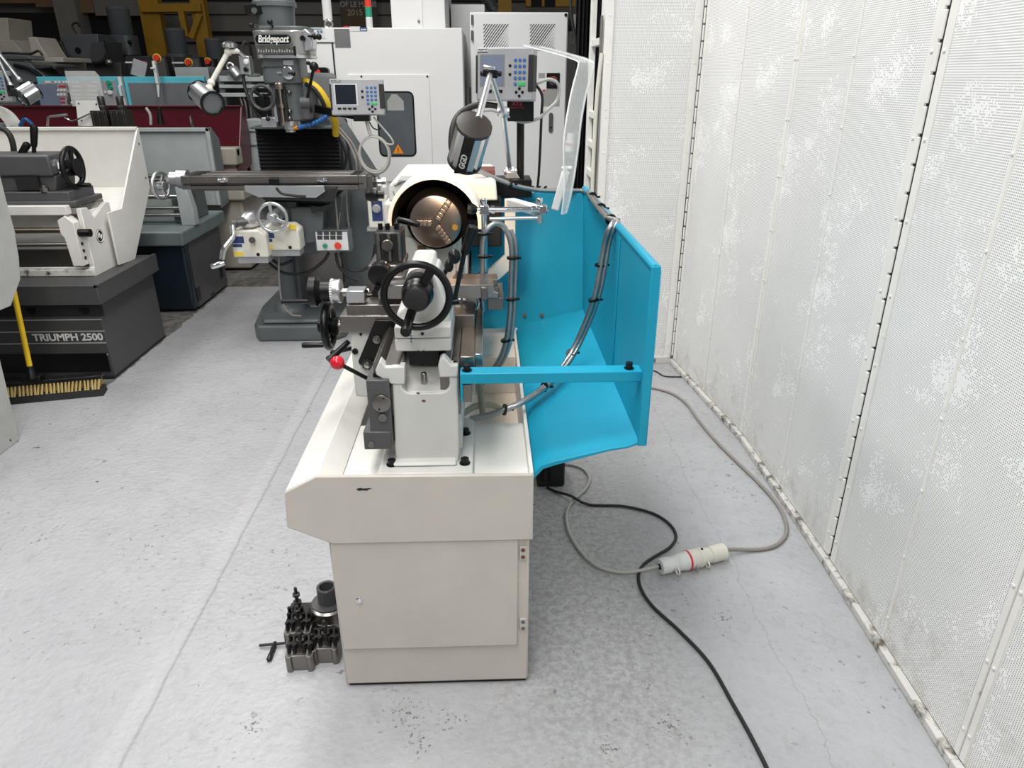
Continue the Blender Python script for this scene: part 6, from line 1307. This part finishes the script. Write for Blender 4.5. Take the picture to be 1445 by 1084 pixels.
m = MB(); w_ = at(767, 128, Y=EY-.006); m.box((w_.x-.008, EY-.0075, w_.z-.006), (w_.x+.012, EY-.0055, w_.z+.006)); m.done('red_mark', REDB, ip)
p, q = xz(760, 110, EY-.004), xz(769, 103, EY-.004); m = MB(); m.box((p[0], EY-.006, p[1]), (q[0], EY-.003, q[1])); m.done('small_plate', LABELM, ed)
p, q = xz(774, 187, EY-.004), xz(780.5, 159, EY-.004); m = MB(); m.prism(rrect(p[0], q[0], p[1], q[1], .018), 'y', EY-.014, EY-.003); hd = m.done('door_handle', STEELD, ed); m = MB(); w_ = at(777, 180, Y=EY-.014); m.rev([(0, .008), (.004, .008)], (w_.x, EY-.014, w_.z), (0, -1, 0), 12); m.done('keyhole', BLACK, hd)
p, q = xz(744, 125, EY-.004), xz(753, 78, EY-.004); m = MB(); m.box((p[0], EY-.006, p[1]), (q[0], EY-.003, q[1])); ws = m.done('warning_label', BLACK, ed)
m = MB(); w_ = at(749.5, 125, Y=EY); m.box((w_.x-.0, EY-.0075, p[1]+.004), (q[0]-.004, EY-.0055, at(750, 90, Y=EY).z)); m.done('yellow_strip', YSTICK, ws)
for py in (25, 47):
    w_ = at(666.5, py, Y=EY); m = MB(); m.cyl((w_.x, EY-.004, w_.z-.05), (w_.x, EY-.004, w_.z+.02), .010, n=10); m.done('hinge', STEELD, ec)
p = at(798.5, 21, Y=EY-.01); m = MB(); m.rev([(0, .012), (.008, .012)], (p.x, EY-.004, p.z), (0, -1, 0), 12); m.done('corner_screw', BLACK, ec)
# hazard tape board at the foot of the cabinet
p, q = xz(740, 276, 6.2), xz(772, 262, 6.2); m = MB(); m.box((p[0], 6.2, p[1]-.5), (q[0], 6.22, q[1])); hb = m.done('barrier_board', WHITEPL, ec)
for k in range(7):
    x_ = p[0]-.16+.062*k; z_ = p[1]-.12; pts_ = [(x_, z_), (x_+.03, z_), (x_+.03+.15, z_+.2), (x_+.15, z_+.2)]
    pts_ = [(min(max(a_, p[0]), q[0]), min(b_, q[1])) for a_, b_ in pts_]
    if pts_[1][0]-pts_[0][0]+pts_[2][0]-pts_[3][0] < .01: continue
    m = MB(); m.prism(pts_, 'y', 6.1985, 6.201); m.done('hazard_stripe', BLACKM, hb)
# hanging socket and dark curtain in the gap beside the booth
cu = MB(); ppx = []
for k in range(25): ppx.append((.70+.20*k/24+.0, 6.0+.03*math.sin(k*1.7)))
cu.prism(ppx+[(x, y+.012) for x, y in ppx[::-1]], 'z', 0, 2.9)
tag(cu.done('strip_curtain', BLACKM), 'dark curtain hanging in the narrow gap between grey cabinet and booth', 'curtain')
a, b = at(803, 214, Y=5.2), at(806, 188, Y=5.2)
hs_ = thing('hanging_socket', 'white socket with a red band hanging by its cable beside the booth frame', 'socket', (a.x, 5.2, a.z))
u_ = (b-a).normalized(); L_ = (b-a).length
m = MB(); m.rev([(0, .030), (L_*.45, .032), (L_*.46, .036), (L_*.55, .036), (L_*.56, .028), (L_, .026)], a, u_, 24); m.done('body', WHITEPL, hs_)
m = MB(); m.rev([(L_*.36, .0335), (L_*.44, .0335)], a, u_, 24); m.done('ring', RED, hs_)
m = MB(); m.tube([b, at(811, 140, Y=5.2), at(812, 60, Y=5.2), at(806, 20, Y=5.2), at(806, -20, Y=5.2)], .010, 8); m.done('cable', RUBBER, hs_)
m = MB(); m.tube([a, at(797, 235, Y=5.2), at(796, 275, Y=5.2)], .014, 8); m.done('lower_cable', RUBBER, hs_)
sbx = thing('junction_box', 'small black junction box with a looped cable on the side of the grey electrical cabinet', 'junction box', (ex1+.04, 6.6, 1.9))
a, b = xz(801, 44, 6.6), xz(809, 26, 6.6); m = MB(); m.box((ex1-.001, 6.58, a[1]), (ex1+.07, 6.66, b[1])); m.done('case', BLACK, sbx, .004); m = MB(); m.tube([at(806, 44, Y=6.6), at(803, 56, Y=6.6), at(807, 61, Y=6.6), at(812, 50, Y=6.6), at(811, 20, Y=6.6)], .012, 8); m.done('cable', CABLEG, sbx)
# loose pipes and strap in the ladder frame
sp3 = thing('steel_channel', 'upright galvanised channel leaning in the white ladder frame of the booth', 'channel', (.64, 4.03, 0))
a, b = xz(843, 130, 4.04), xz(851, 22, 4.04); m = MB(); m.box((a[0], 4.02, .0), (b[0], 4.05, b[1])); m.done('web', STEELD, sp3, .002)
hp_ = MB(); hp_.tube([at(849, 75, Y=4.0), at(843, 130, Y=4.0), at(839, 190, Y=4.0), at(836, 255, Y=4.0), at(834, 330, Y=4.0)], .011, 10)
tag(hp_.done('hanging_hose', OFFWH), 'ivory hose hanging down the white ladder frame', 'hose')

# ================================================================== BACKGROUND ROWS
# turret mills far behind
def far_mill(px, py_top, py_bot, Y, label, sc=1.0):
    top, bot = at(px, py_top, Y=Y), at(px, py_bot, Y=Y); t = thing('milling_machine', label, 'milling machine', (top.x, Y, 0), 'turret mills in the back row')
    x, h = top.x, top.z; r = .145*sc
    mm = MB(); mm.rev([(0, r*.9), (.02, r), (.30*sc, r), (.32*sc, r*1.05), (.36*sc, r*.9)], (x, Y, h-.36*sc), (0, 0, 1), 26); mm.done('motor', MGREY, t)
    mm = MB(); mm.prism(rrect(x-r*1.1, x+r*1.1, Y-.16, Y+.18, .09), 'z', h-.62*sc, h-.36*sc); mm.done('head', MGREY, t, .01)
    mm = MB(); mm.cyl((x, Y, h-.95*sc), (x, Y, h-.62*sc), r*.75, n=20); mm.done('quill', MGREY, t)
    mm = MB(); mm.box((x-.12, Y+.1, h-.85*sc), (x+.12, Y+.8, h-.62*sc)); mm.done('ram', MGREY, t, .02)
    mm = MB(); mm.box((x-.2, Y+.35, 0), (x+.2, Y+.75, h-.85*sc)); mm.done('column', MGREY, t, .02)
    mm = MB(); mm.box((x-.22, Y-.12, .92), (x+.22, Y+.12, 1.02)); mm.done('table', STEELD, t, .004)
    mm = MB(); mm.box((x-.2, Y-.15, .5), (x+.2, Y+.45, .92)); mm.done('knee', MGREY, t, .01)
    mm = MB(); mm.cyl((x+.14, Y-.14, h-.45), (x+.12, Y, h-.75), .012, n=8); mm.sph((x+.14, Y-.14, h-.45), .028, n=10); mm.done('feed_handle', BLACK, t)
    return t
far_mill(165, 9, 60, 11.25, 'turret mill with a bright round motor beside the yellow crane frame')
far_mill(246, 40, 80, 11.25, 'turret mill half hidden behind the dark consoles, between the yellow posts', .9)
far_mill(300, 54, 90, 11.25, 'small turret mill in front of the dark clad wall, behind the jointed lamp', .8)
# yellow crane frame
cr = thing('gantry_crane', 'yellow steel gantry frame near the back wall', 'gantry crane', (-3.6, 12.2, 0))
def beam(nm, p, q, Y, w, dd=.14):
    mm = MB(); a, b = at(*p, Y=Y), at(*q, Y=Y); mm.bar(a, b, dd, w, (0, 1, 0) if abs((b-a).z) > abs((b-a).x) else (0, 0, 1)); mm.done(nm, CRANE, cr, .006)
a = at(212, 10, Y=12.2); m = MB(); m.box((a.x-.14, 12.12, 0), (a.x+.15, 12.30, at(212, -20, Y=12.2).z)); m.done('post', CRANE, cr, .006)
a = at(279, 10, Y=12.2); m = MB(); m.box((a.x-.08, 12.12, 0), (a.x+.12, 12.30, at(279, -20, Y=12.2).z)); m.done('post', CRANE, cr, .006)
beam('cross_beam', (200, 12), (285, 11), 12.1, .11); beam('brace', (256, 14), (264, 52), 12.06, .12, .08); beam('brace', (282, 20), (270, 54), 12.06, .07, .08)
m = MB(); a, b = xz(690, 14, 12.1), xz(812, -10, 12.1); m.box((at(742, 14, Y=12.1).x, 12.1, a[1]+.05), (b[0], 12.3, b[1])); m.box((at(703, 14, Y=12.1).x, 12.12, 0), (at(722, 14, Y=12.1).x, 12.28, b[1])); m.done('end_beam', CRANE, cr, .006)
for px in (757, 776): 
    a = at(px, 5, Y=12.09); m = MB(); m.box((a.x-.08, 12.085, a.z-.05), (a.x+.08, 12.10, a.z+.06)); m.done('beam_pocket', DARKV, cr)
# banner
a, b = xz(482, 36, 12.8), xz(530, -12, 12.8)
bn = thing('banner', 'dark hanging banner reading OF LE MANS 2015 above the machining centre', 'banner', ((a[0]+b[0])/2, 12.8, a[1]-.3))
m = MB(); m.box((a[0], 12.80, a[1]-.3), (b[0], 12.806, b[1])); m.done('cloth', BANNER, bn)
p, q = xz(484, 36, 12.79), xz(519, 11, 12.79); m = MB(); m.box((p[0], 12.792, a[1]-.28), (q[0], 12.801, q[1])); gpn = m.done('gold_panel', BANNERG, bn)
txt('banner_lettering', 'OF LE MANS', mat('banner_grey_print', (.38, .37, .35), .8), bn, ((a[0]+b[0])/2, 12.797, at(505, 6.5, Y=12.79).z), FRONT, .105, bold=.003)
txt('banner_lettering', '2015', mat('banner_pale_print', (.42, .38, .30), .8), gpn, ((p[0]+q[0])/2, 12.790, at(501, 18, Y=12.79).z), FRONT, .125, bold=.001)
# concrete column, dark opening and brown boards at the back left
m = MB(); a = at(95, 20, Y=12.6); m.prism([(a.x-.16, 12.55), (a.x+.17, 12.55), (a.x+.17, 12.9), (a.x-.16, 12.9)], 'z', 0, 7); struct(m.done('trim_%d' % n_tr, CONCR)); n_tr += 1
m = MB(); m.box((-8.9, 12.9, 0), (at(205, 30, Y=12.9).x, 12.96, at(60, 18, Y=12.9).z)); struct(m.done('trim_%d' % n_tr, DARKV)); n_tr += 1  # flat black sheet standing for the darkness in the opening
for k, (x0p, x1p, pyb) in enumerate(((-80, 50, 4), (50, 108, 10), (108, 134, 18), (134, 205, 22))):
    a = at(x0p, pyb, Y=12.7); b = at(x1p, pyb, Y=12.7); m = MB(); m.box((a.x+.01, 12.7, a.z), (b.x-.01, 12.76, a.z+2.2)); struct(m.done('trim_%d' % n_tr, BROWN if k != 3 else WALLB)); n_tr += 1
# cream machines at the far left
def blocks(name, label, cat, loc, items, group=None):
    t = thing(name, label, cat, loc, group)
    for nm, mt, prof, y0, y1 in items: mm = MB(); mm.prism([(xz(px, py, y0)[0], 0.0 if py >= 200 else xz(px, py, y0)[1]) for px, py in prof], 'y', y0, y1); mm.done(nm, mt, t, .008)
    return t
BY = 9.7; BM = 10.6
blocks('surface_grinder', 'cream grinding machine with a tall square column at the far left', 'grinding machine', (-5.6, 9.2, 0), [
    ('column', BEIGE, [(-60, 60), (-60, 25), (10, 25), (14, 60)], BY, BY+.5),
    ('saddle', BEIGE, [(-60, 78), (-60, 56), (16, 56), (33, 74), (30, 82)], BY-.25, BY+.6),
    ('base', BEIGE, [(-60, 200), (-60, 74), (34, 74), (36, 200)], BY-.1, BY+.7)])
blocks('surface_grinder', 'cream grinding machine with a narrow leaning column in front of the concrete pillar', 'grinding machine', (-5.0, 8.9, 0), [
    ('column', BEIGE, [(46, 84), (39, 52), (50, 52), (58, 66), (70, 84)], 8.7, 9.1),
    ('table', BEIGE, [(62, 88), (62, 81), (88, 81), (90, 88)], 8.5, 9.1), ('base', BEIGE, [(40, 200), (44, 84), (90, 86), (92, 200)], 8.72, 9.2)])
t = blocks('lathe', 'grey lathe with a curved hood at the far left, behind the button panel', 'lathe', (-5.2, 8.4, 0), [
    ('hood', MGREY, [(-40, 200), (-40, 88), (10, 86), (40, 88), (55, 100), (64, 108), (70, 200)], 8.25, 8.6),
    ('top_box', MGREY, [(-10, 84), (-10, 76), (38, 78), (46, 84)], 8.3, 8.6), ('rail_cover', TGREY, [(45, 93), (47, 88), (78, 91), (80, 95)], 8.2, 8.6)])
m = MB(); m.tube([at(-5, 75, Y=8.2), at(15, 75, Y=8.2), at(42, 76, Y=8.2), at(54, 72, Y=8.2), at(60, 78, Y=8.2)], .012, 8); m.done('cable', RUBBER, t)
m = MB(); m.tube([at(20, 92, Y=8.22), at(40, 97, Y=8.22), at(58, 107, Y=8.22)], .02, 8); m.done('hood_edge', BLACK, t)
t = blocks('bed_mill', 'large grey machine with a rounded bulky head and a round hole', 'milling machine', (-5.2, 10.2, 0), [
    ('head', MGREY, [(86, 62), (86, 50), (92, 48), (138, 48), (140, 90), (112, 90), (98, 80)], BM-.05, BM+.4),
    ('side_box', TGREY, [(128, 90), (128, 60), (150, 58), (152, 90)], BM-.15, BM+.3), ('base', TGREY, [(72, 200), (72, 62), (84, 58), (112, 90), (170, 88), (170, 200)], BM, BM+.45)])
m = MB(); q = at(110, 71.5, Y=BM-.055); m.rev([(0, .04), (.006, .04)], (q.x, BM-.049, q.z), (0, -1, 0), 20); m.done('lifting_hole', BLACK, t)
m = MB(); m.tube([at(85, 57, Y=BM-.1), at(95, 77, Y=BM-.1), at(115, 88, Y=BM-.1), at(142, 88, Y=BM-.17), at(150, 78, Y=BM-.17)], .02, 8); m.done('hose', RUBBER, t)
m = MB(); m.tube([at(108, 49, Y=BM+.05), at(102, 36, Y=BM+.05), at(109, 32, Y=BM+.05), at(112, 38, Y=BM+.05)], .013, 8); m.done('loose_lead', RUBBER, t)
m = MB(); m.cyl(at(147, 56, Y=BM-.3), at(154, 88, Y=BM-.18), .018, n=10); m.sph(at(154, 88, Y=BM-.18), .05, n=12); m.done('spindle_lever', STEEL, t)
# dark control consoles with red stop buttons
def console(px0, px1, py0, py1, Y, label, logo):
    a, b = xz(px0, py1, Y), xz(px1, py0, Y); t = thing('control_console', label, 'control console', ((a[0]+b[0])/2, Y, 0), 'dark control consoles in the back')
    mm = MB(); mm.prism([(a[0], a[1]-.4), (b[0]+.04, a[1]-.4), (b[0], b[1]), (a[0], b[1])], 'y', Y, Y+.15); mm.done('cabinet', BLACKM, t, .006)
    mm = MB(); mm.box((b[0]-.10, Y-.004, a[1]-.2), (b[0]-.012, Y+.002, b[1]-.02)); mm.done('side_strip', TGREY, t)
    mm = MB(); mm.box((a[0]+.3*(b[0]-a[0])-.14, Y-.004, b[1]-.07), (a[0]+.3*(b[0]-a[0])+.02, Y+.002, b[1]-.055)); mm.done('white_stripe', LABELW, t)
    mm = MB(); mm.box((a[0]+.3*(b[0]-a[0])+.025, Y-.004, b[1]-.072), (a[0]+.3*(b[0]-a[0])+.09, Y+.002, b[1]-.05)); mm.done('red_stripe', REDP, t)
    q = at(*logo, Y=Y-.01); mm = MB(); mm.rev([(0, .02), (.012, .02), (.014, .036), (.032, .03)], (q.x, Y, q.z), (0, -1, 0), 18); mm.done('stop_button', REDB, t)
    mm = MB(); mm.rev([(0, .046), (.003, .046)], (q.x, Y-.001, q.z), (0, -1, 0), 20); mm.done('button_ring', YSTICK, t)
    mm = MB(); mm.box((a[0]+.02, Y+.02, 0), (b[0], Y+.4, a[1]-.39)); mm.done('pedestal', TGREY, t)
    return t
console(183, 233, 79, 110, 8.5, 'dark sloping console with a red stop button behind the white bracket', (221, 82))
console(247, 281, 80, 96, 9.0, 'wide dark console above the plain grey box', (266, 88))
console(283, 301, 83, 100, 9.55, 'short dark console with a red stop button left of the jointed lamp', (293, 87))
t = thing('tool_cupboard', 'plain grey box carrying loose small tools, behind the glazed turquoise door', 'cupboard', (at(270, 100, Y=8.5).x, 8.6, 0))
a, b = xz(248, 109, 8.5), xz(293, 95, 8.5); m = MB(); m.box((a[0], 8.5, 0), (b[0], 8.75, b[1])); m.done('body', LGREY, t, .006)
m = MB(); m.box((b[0]+.01, 8.52, 0), (b[0]+.35, 8.75, b[1]-.03)); m.done('side_body', MGREY, t, .006)
# rack rails and pale cupboard between the turquoise machine and the mill
rk = thing('steel_rack', 'steel rack with pale horizontal rails behind the jointed lamp', 'rack', (-2.2, 7.6, 0))
for py0, Y, w in ((111, 7.4, .05), (122, 7.4, .03), (134, 7.3, .035)):
    a, b = at(309, py0, Y=Y), at(368, py0, Y=Y); m = MB(); m.box((a.x, Y, a.z-w/2), (b.x+.1, Y+.05, a.z+w/2)); m.done('rail', LGREY, rk, .004)
for px in (311, 350):
    a = at(px, 110, Y=7.42); m = MB(); m.box((a.x-.025, 7.42, 0), (a.x+.025, 7.47, a.z+.02)); m.done('upright', MGREY, rk)
m = MB(); m.box((at(312, 120, Y=7.6).x, 7.55, .2), (at(366, 120, Y=7.6).x, 7.9, at(300, 114, Y=7.6).z)); m.done('dark_bin', DARKV, rk)
for px0, px1 in ((338, 352), (343, 350), (349, 346)):
    m = MB(); m.tube([at(px0, 136, Y=7.36), at(px0+4, 150, Y=7.36), at(px0+6, 172, Y=7.36)], .018, 8); m.done('flexible_pipe', STEELD, rk)
gc = thing('drill_head', 'small grey gear head standing on the rack left of the mill', 'drill head', at(330, 104, Y=7.4))
m = MB(); p0, p1 = at(325, 95, Y=7.35), at(336, 108, Y=7.35); m.rev([(0, .03), (.03, .06), ((p1-p0).length, .055)], p0, p1-p0, 18); m.torus(at(325, 94, Y=7.35), (0, 1, 0), .03, .012, 18, 8); m.done('body', ALU, gc)
pc = thing('tool_cupboard', 'pale blue-grey metal cupboard between the maroon guard and the black bellows', 'cupboard', (-1.9, 6.9, 0))
a, b = xz(349, 240, 6.85), xz(367, 170, 6.85); m = MB(); m.box((a[0]-.02, 7.0, 0), (b[0]+.08, 7.29, b[1])); m.done('body', LGREY, pc, .006)
for py in (187, 207): q = at(357, py, Y=6.855); m = MB(); m.box((a[0]-.01, 6.99, q.z-.006), (b[0]+.07, 7.002, q.z+.006)); m.done('drawer_pull', ALU, pc)
